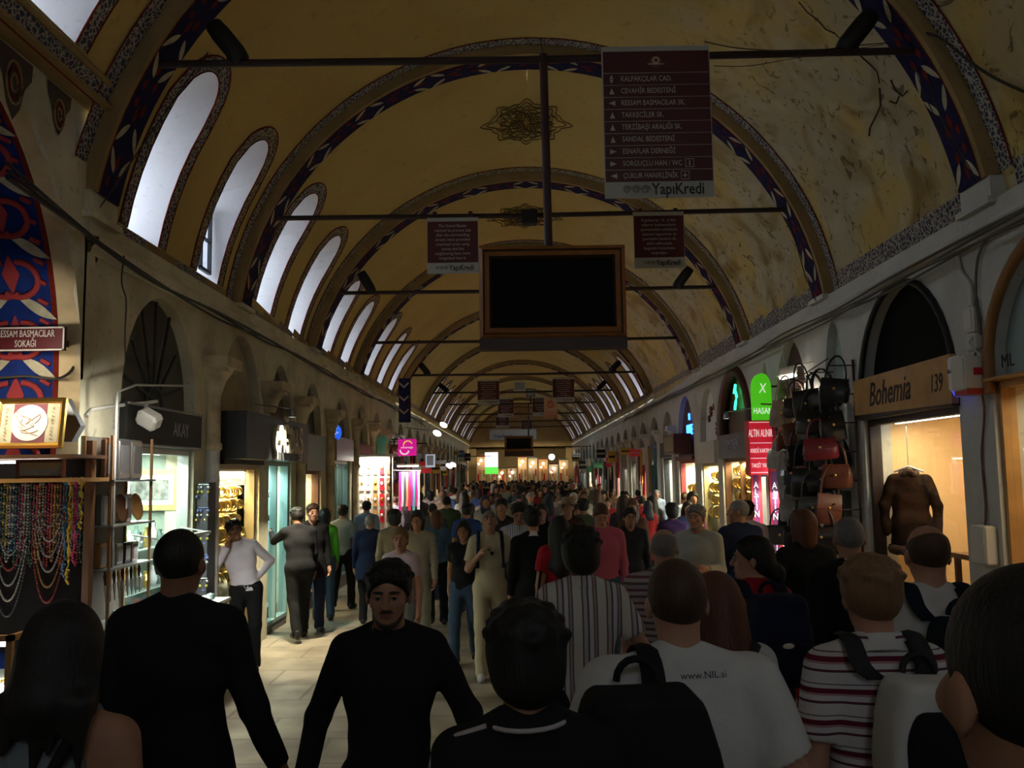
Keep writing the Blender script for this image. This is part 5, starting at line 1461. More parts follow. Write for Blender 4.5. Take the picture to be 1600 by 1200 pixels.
# ================================================================ GOODS AND SIGNS, LEFT NEAR
# side street name board
y = 6.85; x0, x1 = ray(-60, 530, y).x, ray(101, 530, y).x; zt, zb = ray(60, 511, y).z, ray(60, 548, y).z
t = thing('street_sign', 'maroon street name board at the side street corner', 'sign', ((x0 + x1) / 2, y, zb))
mb = MB(); mb.box(x0, x1, y, y + .03, zb, zt); mb.build('board', M_maroon, t)
mb = MB()
for (a, b_, c_, d_) in ((x0, x1, zt - .012, zt), (x0, x1, zb, zb + .012), (x1 - .012, x1, zb, zt)): mb.box(a, b_, y - .008, y, c_, d_)
mb.build('rim', M_text, t)
text('RESSAM BASMACILAR\nSOKAĞI', ((x0 + x1) / 2 + .10, y - .006, (zt + zb) / 2), .078, M_text, t, sx=.60, ex=.001)
mb = MB(); mb.box(x0 + .2, x0 + .24, y + .03, 7.04, zb + .05, zb + .1); mb.box(x1 - .1, x1 - .06, y + .03, 7.04, zb + .05, zb + .1); mb.build('bracket', M_iron, t)
l = bpy.data.lights.new('sign_lamp', 'SPOT'); l.energy = 10; l.color = (1, .92, .8); l.spot_size = R(75); l.spot_blend = .6; l.shadow_soft_size = .04
o = bpy.data.objects.new('sign_lamp', l); o.location = ray(30, 525, 6.3); C.objects.link(o); o.rotation_euler = (R(105), 0, R(20))
area('stall_lamp', (-3.75, 6.25, 2.95), (R(35), 0, 0), .7, .08, 10, (1, .88, .7))

# framed calligraphy map
def picframe(t, x0, x1, z0, z1, y, f, tilt, mats, inner):
    M = Matrix.Translation(((x0 + x1) / 2, y, z0)) @ Matrix.Rotation(R(tilt), 4, 'X'); w, h = x1 - x0, z1 - z0
    fr = MB()
    for k, (a, b_, ya, yb) in enumerate(((0, f * .35, .0, -.02), (f * .35, f * .7, -.02, -.008), (f * .7, f, -.008, .006))):
        def rr(q, yy): return [M @ Vector((sx * (w / 2 - q), yy, zz)) for sx, zz in ((-1, q), (1, q), (1, h - q), (-1, h - q))]
        o_, i_ = rr(a, ya), rr(b_, yb)
        for j in range(4): fr.add([o_[j], o_[(j + 1) % 4], i_[(j + 1) % 4], i_[j]], [(0, 1, 2, 3)], 0)
    o_ = [M @ Vector((sx * w / 2, yy, zz)) for yy in (0, .03) for sx, zz in ((-1, 0), (1, 0), (1, h), (-1, h))]
    fr.add(o_, [(0, 1, 5, 4), (1, 2, 6, 5), (2, 3, 7, 6), (3, 0, 4, 7), (7, 6, 5, 4)], 0)
    fr.build('frame', mats[0], t)
    for k, (a, b_, c_, d_, mi, nm) in enumerate(inner):
        mb = MB(); yy = .006 - .0015 * k
        mb.add([M @ Vector((w * (p - .5), yy, h * q)) for p, q in ((a, c_), (b_, c_), (b_, d_), (a, d_))], [(0, 1, 2, 3)]); mb.build(nm, mi, t)
    return M, w, h
x0, x1 = ray(-12, 660, 6.6).x, ray(97, 660, 6.6).x; z0, z1 = ray(50, 700, 6.6).z, ray(50, 620, 6.6).z
t = thing('framed_picture', 'gold framed round map picture on the stall top at the left edge', 'picture', ((x0 + x1) / 2, 6.6, z0))
M, w, h = picframe(t, x0, x1, z0, z1, 6.6, .045, -8, [M_gold], [(0, 1, 0, 1, M_signw, 'mount'), (.10, .90, .10, .90, M_cream, 'border'), (.26, .74, .12, .88, mat('mat_plum', (.16, .04, .05), .7), 'plum_panel')])
mb = MB(); mb.lathe(M @ Matrix.Translation((0, -.001, h * .5)) @ Matrix.Rotation(R(90), 4, 'X'), [(0, 0.0), (h * .36, 0.0)], 30); mb.build('roundel', M_offw, t)
mb = MB()
for k in range(16): mb.tube([M @ Vector((h * .04 * k * .5 * math.cos(k * 1.1 + s_ * .5), -.004, h * .5 + h * .035 * k * .5 * math.sin(k * 1.9 + s_ * .4))) for s_ in range(4)], .0025, 4)
for s_ in (-1, 1): 
    for k in range(9): mb.tube([M @ Vector((s_ * w * .33 + .012 * math.sin(j * 2 + k), -.004, h * (.16 + k * .075) + j * .006)) for j in range(4)], .002, 4)
mb.build('painting', mat('ink_gold', (.35, .22, .08), .6), t)
t = thing('display_case', 'slanting grey metal display case behind the gold framed picture', 'case', (-3.5, 6.95, 2.3))
mb = MB(); mb.prism([ray(97, 622, 6.95), ray(104, 622, 6.95), ray(126, 665, 6.95), ray(112, 690, 6.95), ray(97, 690, 6.95)], (0, .08, 0)); mb.build('side_panel', M_grey, t)
t = thing('stall_shelf', 'wooden shelf over the necklace board at the side street corner', 'shelf', (-3.7, 6.75, 2.2))
mb = MB(); mb.box(-4.6, -3.20, 6.45, 6.98, 2.36, 2.385); mb.build('upper_board', M_wood, t)
mb = MB(); mb.box(-4.6, -3.18, 6.50, 6.98, 2.185, 2.215); mb.build('lower_board', M_lwood, t)
mb = MB(); mb.box(-3.33, -3.28, 6.9, 6.97, 0, 2.5); mb.build('post', M_wood, t)
mb = MB(); mb.box(-4.6, -3.36, 6.96, 6.99, .9, 2.36); mb.build('back_board', mat('board_felt', (.010, .009, .009), .95, spec=.05), t)
mb = MB(); mb.box(-4.5, -3.5, 6.8, 6.83, 2.33, 2.35); mb.build('lamp_tube', M_tube, t)
x0, x1 = ray(24, 720, 6.55).x, ray(99, 720, 6.55).x
t = thing('framed_picture', 'small red brown framed gilt calligraphy strip on the stall shelf', 'picture', ((x0 + x1) / 2, 6.55, 2.215))
M, w, h = picframe(t, x0, x1, 2.215, 2.35, 6.56, .02, 0, [mat('frame_rust', (.30, .09, .05), .5)], [(0.06, .94, .1, .9, M_cream, 'mount'), (.1, .9, .5, .85, mat('gilt_paper', (.6, .4, .15), .5), 'gilt_band')])
# necklaces on the board
bead_cols = [((.35, .03, .03), 'red'), ((.03, .10, .05), 'dark green'), ((.45, .20, .04), 'amber'), ((.30, .30, .30), 'pearl grey'), ((.05, .05, .05), 'black'), ((.03, .12, .22), 'blue'), ((.40, .02, .12), 'magenta'), ((.55, .38, .03), 'yellow'), ((.50, .47, .40), 'white')]
proto = {}
def necklace(x, z, w, drop, ci, nested, lab, grp):
    col, nm = bead_cols[ci]
    n = max(14, int((w + 2 * drop) / .024)); P = []
    for i in range(n + 1):
        u = -1 + 2 * i / n
        if w > .12: P.append(Vector((x + u * w / 2, 6.93 - .012 * nested, z - drop * (1 - abs(u) ** 2.2))))
        else: P.append(Vector((x + w / 2 * (u / abs(u) if u else 0) * (1 - abs(abs(u) - .5) * .5), 6.93 - .012 * nested, z - drop * (1 - abs(u)))))
    t = MB()
    for i, p in enumerate(P): t.ball(p, .0085 if w > .12 else .010 + .004 * (i % 3 == 0), 6, 0)
    t.tube(P, .003, 4, 0)
    return tag(t.build('necklace', mat('beads_' + nm.replace(' ', '_'), tuple(c * .6 for c in col), .3, spec=.6), at=(x, 6.93, z)), lab, 'necklace', grp)
for i in range(30):
    ci = (i * 5 + i // 3) % 9
    col = bead_cols[ci][1]
    necklace(-4.02 + i * .023, 2.17 - .01 * (i % 3), .03, .42 + .25 * ((i * 7) % 5) / 5, ci, 0, 'straight %s bead strand hanging on the necklace board' % col, 'bead strands on the necklace board')
side_w = ['inmost', 'second', 'third', 'fourth', 'fifth', 'outermost']
for k in range(6):
    necklace(-3.60, 1.98 - .05 * k, .17 + .02 * k, .13 + .065 * k, [3, 8, 3, 8, 2, 0][k], 1, '%s of the nested swags of beads at the right of the board' % side_w[k], 'nested bead swags, right set')
    necklace(-3.90, 1.90 - .05 * k, .18 + .02 * k, .15 + .065 * k, [4, 3, 0, 3, 8, 4][k], 1, '%s of the nested swags of beads at the left of the board' % side_w[k], 'nested bead swags, left set')
for k, (x_, ci, L) in enumerate(((-3.30, 7, .75), (-3.26, 6, .6), (-3.33, 5, .7), (-3.22, 7, .35))):
    mb = MB(); col, nm = bead_cols[ci]
    for j in range(14): mb.tube([(x_ + .008 * math.sin(j * 1.3 + q), 6.62 + .008 * math.cos(j * 2 + q * 2), 2.19 - L * (j + q / 3) / 14) for q in range(4)], .013 - .004 * (j % 3), 6)
    mb.ball((x_, 6.62, 2.19), .030, 8)
    tag(mb.build('beaded_cord', mat('cord_' + nm, col, .6), at=(x_, 6.62, 2.19)), ['long yellow tasselled cord at the right post of the stall', 'magenta pompom cord at the right post of the stall', 'blue twisted cord at the right post of the stall', 'short yellow cord nearest the right post of the stall'][k], 'cord')
# glass counter with lit trays
t = thing('display_counter', 'lit glass counter of jewellery trays at the lower left edge', 'display case', (-4.0, 6.5, 0))
mb = MB(); mb.box(-4.7, -3.40, 6.1, 6.95, 0, .12); mb.box(-3.44, -3.40, 6.1, 6.14, 0, 1.15); mb.box(-3.44, -3.40, 6.9, 6.95, 0, 1.15); mb.box(-4.7, -3.40, 6.1, 6.14, 1.13, 1.17); mb.box(-3.44, -3.40, 6.1, 6.95, 1.13, 1.17); mb.build('frame', M_lwood, t)
mb = MB(); mb.box(-4.7, -3.44, 6.11, 6.115, .12, 1.13); mb.build('front_pane', M_glass, t)
for z_ in (1.09, .80, .48):
    mb = MB(); mb.box(-4.7, -3.46, 6.15, 6.19, z_, z_ + .03); mb.build('lamp_tube', M_tube, t)
for z_ in (.78, .46, .14):
    mb = MB(); mb.box(-4.7, -3.45, 6.12, 6.9, z_, z_ + .012); mb.build('tray', mat('tray_grey', (.32, .34, .30), .5), t)
area('counter_lamp', (-4.0, 6.3, 1.08), (R(-15), 0, 0), .9, .05, 14, (1, .95, .82))
for k in range(10):
    mb = MB(); x_ = -4.15 + (k % 5) * .16; z_ = (.80, .48)[k // 5]
    mb.box(x_ - .06, x_ + .06, 6.25, 6.40, z_, z_ + .03)
    for q in range(9): mb.ball((x_ - .045 + .045 * (q % 3), 6.26 + .045 * (q // 3), z_ + .04), .014, 6, 1)
    tag(mb.build('jewellery_tray', [M_offw, M_silver if k % 2 else M_gold], at=(x_, 6.3, z_)), 'small tray of %s jewellery on the %s shelf of the lit counter' % ('silver' if k % 2 else 'gold', ('upper', 'middle')[k // 5]), 'tray', 'jewellery trays in the lit counter')

# wall shelf stand with silver boxes
t = thing('shelf_stand', 'narrow wooden shelf stand against the pier, filled with small boxes', 'shelf', (XL + .12, 7.55, 0))
mb = MB()
for (a, b_) in ((7.16, 7.18), (7.94, 7.96)):
    for w_ in (.02, .24): wbox(mb, -1, a, b_, w_, w_ + .02, .55, 2.55)
mb.build('uprights', mat('stand_wood', (.28, .15, .06), .5), t)
mb = MB(); wbox(mb, -1, 7.16, 7.96, 0, .015, .55, 2.55); mb.build('back_panel', mat('stand_back', (.20, .19, .16), .6), t)
for z_ in (2.18, 1.82, 1.48, 1.02):
    mb = MB(); wbox(mb, -1, 7.16, 7.98, .02, .28, z_, z_ + .015); mb.build('shelf_board', M_alu if z_ < 2 else M_grey, t)
mb = MB(); mb.tube([(XL + .26, 7.2, z) for z in (1.5, 2.9)] + [(XL + .24, 7.6, 3.0), (XL + .22, 8.9, 3.12)], .012, 6); mb.build('rod', M_alu, t)
area('stand_lamp', (XL + .55, 7.15, 2.75), (R(15), R(35), 0), .25, .08, 7, (1, .97, .9))
def goods(kind, y, w, z, sx, sz, m, lab, cat, grp, sy=.05):
    mb = MB()
    if kind == 'box': mb.obox(Matrix.Translation((XL + w, y, z + sz / 2)) @ Matrix.Rotation(R(90), 4, 'Z'), sx, sy, sz, 0, min(sx, sz) * .08); mb.obox(Matrix.Translation((XL + w + sy * .5, y, z + sz / 2)) @ Matrix.Rotation(R(90), 4, 'Z'), sx * .7, .006, sz * .7, 1)
    elif kind == 'plate':
        mb.lathe(Matrix.Translation((XL + w, y, z + sz / 2)) @ Matrix.Rotation(R(80), 4, 'Y'), [(0, .0), (sz * .35, .004), (sz * .5, .025), (sz * .49, .03), (sz * .34, .012), (0, .01)], 20)
    elif kind == 'vase':
        mb.lathe(Matrix.Translation((XL + w, y, z)), [(0, 0), (sx * .35, 0), (sx * .5, sz * .3), (sx * .42, sz * .6), (sx * .15, sz * .8), (sx * .22, sz)], 12)
    tag(mb.build(cat.replace(' ', '_'), [m, M_grey], at=(XL + w, y, z)), lab, cat, grp)
for i in range(3): goods('box', 7.30 + i * .24, .17, 2.195, .22, .34, M_silver if i else M_wood, 'tall embossed %s plaque box, %s on the top shelf of the stand' % ('silver' if i else 'brown', ('nearest', 'middle', 'farthest')[i]), 'ornament box', 'boxes on the top shelf')
for i in range(5):
    goods(('box', 'box', 'plate', 'box', 'plate')[i], 7.24 + i * .15, .15, 1.835, .11, .24, (M_grey, M_wood, M_wood, M_white, M_lwood)[i], ('grey', 'dark wooden', 'round carved', 'white', 'small round')[i] + ' keepsake on the second shelf of the stand', 'keepsake', 'keepsakes on the second shelf')
for i in range(5): goods('box', 7.24 + i * .15, .15, 1.495, .12, .2 if i < 2 else .17, (M_lwood, M_grey, M_silver, M_black, M_silver)[i], ('light wooden', 'grey', 'silver', 'black', 'second silver')[i] + ' small box on the third shelf of the stand', 'small box', 'boxes on the third shelf')
for i in range(9):
    mb = MB(); y_ = 7.22 + i * .08
    mb.tube([(XL + .2, y_, 1.47), (XL + .2, y_, 1.43), (XL + .2, y_ + .01, 1.36)], [.010, .016, .008], 6, 0); mb.tube([(XL + .2, y_ + .01, 1.36), (XL + .2, y_ + .03, 1.22)], [.014, .004], 5, 1)
    tag(mb.build('letter_opener', [M_gold if i % 2 else M_wood, M_silver], at=(XL + .2, y_, 1.4)), 'small hanging dagger shaped letter opener in the row under the third shelf', 'letter opener', 'letter openers hanging in a row')
for i in range(8):
    mb = MB(); y_ = 7.24 + (i % 4) * .17; z_ = (1.16, 0.98)[i // 4]
    mb.tube([(XL + .27, y_ + .045 * math.cos(a), z_ - .06 + .055 * math.sin(a)) for a in [x * .45 for x in range(14)]], .009, 6, 0, closed=True)
    tag(mb.build('bracelet', [(mat('bracelet_teal', (.05, .22, .20), .4), mat('bracelet_red', (.30, .03, .03), .4), M_silver, M_gold)[i % 4]], at=(XL + .27, y_, z_)), '%s bracelet hanging in the %s row of the shelf stand' % (('teal', 'red', 'silver', 'gold')[i % 4], ('upper', 'lower')[i // 4]), 'bracelet', 'bracelets on the shelf stand')
# street side display table with lamp, before the souvenir shop
t = thing('display_table', 'low glass display table of trinkets before the souvenir shop', 'display case', (XL + .3, 8.4, 0))
mb = MB(); wbox(mb, -1, 7.98, 9.6, .0, .42, 0, .92); mb.build('body', mat('table_grey', (.22, .23, .20), .5), t)
mb = MB(); wbox(mb, -1, 7.98, 9.6, .0, .45, .92, .95); mb.build('top', M_white, t)
mb = MB(); wbox(mb, -1, 8.0, 9.58, .425, .43, .15, .85); mb.build('front_pane', M_glass, t)
area('table_lamp', (XL + .30, 8.7, 1.62), (0, 0, 0), .08, 1.2, 22, (1, 1, .92))
t2 = thing('strip_lamp', 'slim white strip lamp over the trinket table', 'lamp', (XL + .30, 8.7, 1.64))
mb = MB(); wbox(mb, -1, 8.1, 9.3, .27, .33, 1.635, 1.66); mb.build('housing', M_white, t2)
mb = MB(); mb.tube([(XL + .3, 8.12, 1.65), (XL + .02, 8.12, 1.7)], .008, 5); mb.tube([(XL + .3, 9.28, 1.65), (XL + .02, 9.28, 1.7)], .008, 5); mb.build('bracket', M_alu, t2)
tr_c = [(M_red, 'red'), (M_blue, 'blue'), (M_silver, 'silver'), (M_gold, 'gold'), (M_white, 'white'), (M_teal, 'teal')]
for i in range(18):
    mb = MB(); y_ = 8.05 + (i % 9) * .17; w_ = .12 + .18 * (i // 9)
    mb.obox(Matrix.Translation((XL + w_, y_, .95 + .03)) @ Matrix.Rotation(R(i * 37), 4, 'Z'), .09, .07, .06, 0, .012)
    mb.ball((XL + w_, y_, 1.0), .02, 6, 1)
    tag(mb.build('trinket_box', [tr_c[i % 6][0], M_silver], at=(XL + w_, y_, .95)), 'small %s trinket box on the display table, %s row' % (tr_c[i % 6][1], ('wall side', 'street side')[i // 9]), 'trinket box', 'trinket boxes on the display table')
# inside the souvenir shop
x_ = XL - .45; yq = 9.70
t = thing('framed_picture', 'gold framed black calligraphy picture inside the souvenir shop window', 'picture', (x_, yq, 1.9))
mb = MB(); mb.box(XL - .80, XL - .14, yq - .03, yq, 1.86, 2.30); mb.build('frame', mat('frame_oldgold', (.42, .33, .15), .4, .3), t)
mb = MB(); mb.box(XL - .73, XL - .21, yq - .035, yq - .03, 1.92, 2.24); mb.build('mount', M_white, t)
mb = MB(); mb.box(XL - .68, XL - .26, yq - .038, yq - .035, 1.97, 2.19); mb.build('calligraphy', mat('callig_grey', (.22, .22, .20), .6, noise=.8, nscale=14), t)
t = thing('glass_shelf', 'stacked glass shelves inside the souvenir shop window', 'shelf', (XL - .4, 8.77, .4))
for z_ in (1.5, 1.1, .7):
    mb = MB(); wbox(mb, -1, 7.9, 9.68, -.75, -.18, z_, z_ + .012); mb.build('shelf_board', mat('glass_shelf', (.45, .55, .50), .2), t)
for i in range(16):
    z_ = (1.512, 1.112)[i // 8]; y_ = 9.0 + (i % 4) * .17
    goods('vase', y_, -.28 - .25 * ((i // 4) % 2), z_, .10, .16 + .04 * (i % 3), (M_silver, M_gold, M_white, M_teal)[i % 4], '%s ornament vase on the %s glass shelf of the souvenir shop' % (('silver', 'gold', 'white', 'teal')[i % 4], ('upper', 'lower')[i // 8]), 'ornament', 'ornaments on the glass shelves')

# street lamp on an arm over the souvenir shop
t = thing('flood_lamp', 'white flood lamp on a long arm over the souvenir shop window', 'lamp', (XL, 8.2, 2.98))
p = ray(233, 655, 8.0)
mb = MB(); mb.tube([ray(135, 650, 7.2), ray(142, 640, 7.3), ray(180, 634, 7.7), ray(225, 630, 8.2), ray(245, 627, 8.4)], .016, 8); mb.build('arm', M_offw, t)
mb = MB(); mb.obox(Matrix.Translation(p) @ Matrix.Rotation(R(30), 4, 'Y') @ Matrix.Rotation(R(25), 4, 'X'), .20, .13, .15, 0, .03); mb.build('housing', M_offw, t)
mb = MB(); mb.tube([ray(228, 640, 8.05), ray(229, 632, 8.15)], .02, 6); mb.build('yoke', M_offw, t)

# gold on display in the jeweller windows
gr = thing('gold_bangle', 'x', 'bangle', (0, 0, 0))
mb = MB(); mb.tube([(0, .060 * math.cos(a), .060 * math.sin(a)) for a in [x * 2 * math.pi / 16 for x in range(16)]], .015, 6, closed=True); mb.tube([(.012, .040 * math.cos(a), .040 * math.sin(a)) for a in [x * 2 * math.pi / 12 for x in range(12)]], .009, 5, closed=True); mb.build('ring', M_gold, gr)
mb = MB(); mb.ball((.035, 0, 0), (.03, .075, .075), 10); mb.build('cushion', mat('cushion_cream', (.85, .72, .42), .8), gr)
g_used = [False]
def gold_wall(side, y0, y1, z0, z1, nr, nc, lab, grp, sc):
    for r_ in range(nr):
        for c_ in range(nc):
            q = random.Random(r_ * 31 + c_)
            loc = (wx(side, -.19 - q.uniform(0, .05)), y0 + (y1 - y0) * (c_ + .3 + .4 * (r_ % 2)) / nc, z1 - (z1 - z0) * r_ / max(1, nr - 1))
            o = gr if not g_used[0] else copy_tree(gr, loc)
            g_used[0] = True
            s_ = sc * q.uniform(.75, 1.35); o.location = loc; o.scale = (s_, s_, s_); o.rotation_euler = (q.uniform(-.3, .3), q.uniform(-.2, .2), R((118 if side < 0 else 62) + q.uniform(-15, 15)))
            tag(o, lab, 'bangle', grp)
gold_wall(-1, 10.58, 12.05, .95, 2.02, 7, 8, 'gold bangle on cream cushion in the window under the large metal letters', 'bangles in the left gold window', .95)
gold_wall(1, 15.05, 17.1, 1.25, 2.2, 5, 8, 'gold bangle on cream cushion in the window under the dark red arch', 'bangles in the dark red arched shop', 1.4)
gold_wall(1, 17.68, 19.1, 1.35, 2.1, 4, 5, 'gold bangle on cream cushion under the rosette panel', 'bangles in the rosette shop', 1.4)
gold_wall(1, 20.0, 21.8, 1.3, 1.8, 3, 5, 'gold bangle on cream cushion under the blue neon letters', 'bangles in the blue neon shop', 1.4)
# rows of rings and watches inside the teal framed window
for k in range(14):
    mb = MB(); y_ = 12.7 + (k % 7) * .16; z_ = 1.95 - .35 * (k // 7)
    mb.tube([(wx(-1, -.2), y_ + .03 * math.cos(a), z_ + .04 * math.sin(a)) for a in [x * .63 for x in range(10)]], .010, 6, closed=True); mb.ball((wx(-1, -.18), y_, z_ + .04), (.01, .022, .022), 8, 1)
    tag(mb.build('wrist_watch', [M_black if k % 2 else M_silver, M_offw], at=(wx(-1, -.2), y_, z_)), '%s wrist watch in the %s row of the teal framed window' % (('silver', 'black')[k % 2], ('upper', 'lower')[k // 7]), 'watch', 'watches in the teal framed window')
for k, (sd, y_, z_, lab) in enumerate(((-1, 11.25, .75, 'white velvet bust with necklace, low in the left gold window'), (1, 15.6, .85, 'white velvet bust, nearer one in the dark red arched shop'), (1, 16.5, .85, 'white velvet bust, farther one in the dark red arched shop'), (1, 18.3, .7, 'white velvet bust in the window under the rosette panel'))):
    t = thing('display_bust', lab, 'display bust', (wx(sd, -.3), y_, z_))
    mb = MB(); mb.lathe(Matrix.Translation((wx(sd, -.32), y_, z_)), [(.02, 0), (.20, .02), (.19, .16), (.13, .26), (.06, .32), (.055, .42), (0, .43)], 16); mb.build('torso', mat('white_velvet', (.85, .82, .74), .8), t)
    mb = MB(); mb.tube([(wx(sd, -.32 + .145 + .03 * math.sin(a)), y_ + .1 * math.cos(a), z_ + .26 - .12 * math.sin(a)) for a in [x * math.pi / 10 for x in range(11)]], .010, 6); mb.build('necklace', M_gold, t)
cushM = mat('cream_velvet', (.80, .70, .48), .8)
# display steps
for (sd, a, b_, lab) in ((-1, 10.6, 12.0, 'stepped cream velvet display in the left gold window'), (1, 15.1, 17.1, 'stepped cream velvet display in the dark red arched shop'), (1, 17.7, 19.1, 'stepped cream velvet display under the rosette panel')):
    mb = MB()
    for k in range(3): wbox(mb, sd, a, b_, -.34, -.16 - .05 * k, .3, .45 + .14 * k)
    tag(mb.build('display_steps', cushM, at=(wx(sd, -.35), (a + b_) / 2, .3)), lab, 'display stand')

# clothes rail between the two first left shops: revolving postcard rack look
t = thing('trinket_rack', 'dark hanging rack of blue and gold charms beside the white column', 'rack', (XL + .2, 9.95, .3))
mb = MB(); wbox(mb, -1, 9.74, 9.98, .02, .14, .3, 2.15); mb.build('panel', mat('rack_dark', (.04, .04, .045), .6), t)
charm = mat('charm_blue', (.10, .12, .30), .3)
for k in range(7):
    mb = MB(); z_ = 2.1 - k * .25
    for q in range(10): mb.ball((XL + .09 + .06 * math.cos(q * .63), 9.73 + .02 * math.sin(q), z_ - .05 * (q % 3)), .018, 6, q % 3)
    mb.tube([(XL + .04, 9.73, z_ + .03), (XL + .15, 9.73, z_ + .03)], .006, 5, 0); mb.build('charm_row', [charm, M_silver, M_gold] if k % 2 else [M_silver, mat('charm_olive', (.35, .32, .05), .4), MATS['charm_blue']], t)

for (sd, y_, z_, e_, lab) in ((-1, 11.9, 3.05, 650, 'small halogen spot lamp on a bracket over the long black board'), (1, 14.6, 3.1, 260, 'small halogen spot lamp on a bracket beside the dark red arch')):
    x_ = wx(sd, .5)
    t = thing('spot_lamp', lab, 'lamp', (x_, y_, z_))
    mb = MB(); mb.lathe(Matrix.Translation((x_, y_, z_)), [(.05, -.06), (.045, .0), (.03, .05), (0, .06)], 12); mb.tube([(x_, y_, z_ + .05), (wx(sd, 0), y_, z_ + .12)], .010, 6); mb.build('housing', M_grey, t)
    mb = MB(); mb.ball((x_, y_, z_ - .045), (.035, .035, .01), 10); mb.build('lens', M_lamp, t)
    l = bpy.data.lights.new('halogen', 'SPOT'); l.energy = e_; l.color = (1, .90, .68); l.spot_size = R(95); l.spot_blend = .8; l.shadow_soft_size = .05
    o = bpy.data.objects.new('halogen', l); o.location = (x_, y_, z_ - .08); o.rotation_euler = (0, R(-12 * sd), 0); C.objects.link(o)
# ================================================================ RIGHT SIDE: BAGS, SIGNS, CLOTHES
# one handbag: body, flap, strap
def make_bag(kind):
    t = bpy.data.objects.new('handbag', None); t.empty_display_size = .1; C.objects.link(t); OFF[t.name] = Vector((0, 0, 0))
    bm_ = MATS.get('bag_leather') or mat('bag_leather', (.5, .5, .5), .35, objcol=True, spec=.5, noise=.3, nscale=14)
    mb = MB(); w, h, d = ((.30, .22, .11), (.26, .28, .10), (.34, .20, .14))[kind]
    rings = []
    for z, k, e in ((-.02, .86, .8), (.0, .98, 1), (h * .5, 1, 1), (h * .85, .86, .7), (h, .72, .25)):
        rings.append([Vector((w / 2 * k * math.copysign(abs(math.cos(a)) ** .5, math.cos(a)), d / 2 * e * math.copysign(abs(math.sin(a)) ** .6, math.sin(a)), z - h)) for a in [2 * math.pi * i / 16 for i in range(16)]])
    mb.grid([r_ + [r_[0]] for r_ in rings]); mb.add(rings[0], [tuple(range(16))])
    b0 = mb.build('body', bm_, t)
    mb = MB(); mb.grid([[Vector((u * w * .44, -d * .5 * e - .006, z)) for u in (-1, -.5, 0, .5, 1)] for z, e in ((-.0, .3), (-h * .15, .8), (-h * .45, 1.02), (-h * (.55), 1.0))]); mb.build('flap', bm_, t)
    mb = MB(); mb.ball((0, -d * .5 - .012, -h * .5), (.016, .006, .016), 8); mb.build('clasp', M_gold, t)
    mb = MB(); L = (.24, .30, .20)[kind]
    for yy in (-d * .15, d * .15): mb.tube([(w * .33 * math.cos(a), yy, -.01 + L * math.sin(a)) for a in [math.pi * i / 10 for i in range(11)]], .010, 6)
    mb.build('strap', bm_, t)
    return t
bags = [make_bag(k) for k in range(3)]
used = [False] * 3
cols = [((.015, .013, .012), 'black'), ((.16, .05, .03), 'reddish brown'), ((.03, .02, .018), 'dark brown'), ((.50, .36, .24), 'tan'), ((.22, .02, .03), 'red'), ((.45, .42, .38), 'cream'), ((.06, .06, .065), 'charcoal')]
pat = [[3, 3, 2, 0, 0, 0, 0], [1, 3, 1, 6, 0, 0, 0], [5, 0, 4, 0, 2, 0, 4], [0, 5, 6, 0, 0, 0, 1], [0, 1, 5, 2, 0, 6, 1], [6, 5, 0, 0, 6, 0, 2]]
rown = ['top', 'second', 'third', 'fourth', 'fifth', 'lowest']
rnd = random.Random(5)
for r_ in range(6):
    for c_ in range(7):
        k = (r_ + c_) % 3
        o = bags[k] if not used[k] else None
        y_ = 11.95 - c_ * .27; w_ = .19 + .11 * ((c_ * 2 + r_) % 3) + rnd.uniform(-.03, .03)
        if r_ > 2: w_ += .04
        loc = (XR - w_, y_, 3.10 - r_ * .33 + rnd.uniform(-.03, .03) + .02 * c_)
        rot = (rnd.uniform(-.1, .1), rnd.uniform(-.15, .15), R(-90 + 65 + rnd.uniform(-25, 25)))
        if o is None: o = copy_tree(bags[k], loc, rot=rot)
        else: o.location = loc; o.rotation_euler = rot; used[k] = True
        col, nm = cols[pat[r_][c_]]
        for q in (o, *o.children): q.color = (*col, 1)
        same = sum(1 for x in pat[r_] if x == pat[r_][c_]) > 1
        o.scale = (1.15, 1.15, 1.15)
        tag(o, '%s leather handbag in the %s row of the handbag display on the pier' % (nm, rown[r_]), 'handbag', 'handbags hanging on the pier, %s row' % rown[r_])
t = thing('bag_rack', 'dark metal rack of rods carrying the handbags on the pier', 'rack', (XR, 11.2, 1.2))
mb = MB()
for r_ in range(6):
    z_ = 3.36 - r_ * .33
    mb.tube([(XR - .24, 11.9, z_), (XR - .34, 10.2, z_ + .1)], .008, 5)
    for y_ in (11.8, 11.0, 10.3): mb.tube([(XR, y_, z_ + .03), (XR - .3, y_, z_ + .03)], .008, 5)
for y_ in (11.9, 10.25): mb.tube([(XR - .04, y_, 1.1), (XR - .04, y_, 3.45)], .015, 6)
mb.build('rods', M_iron, t)
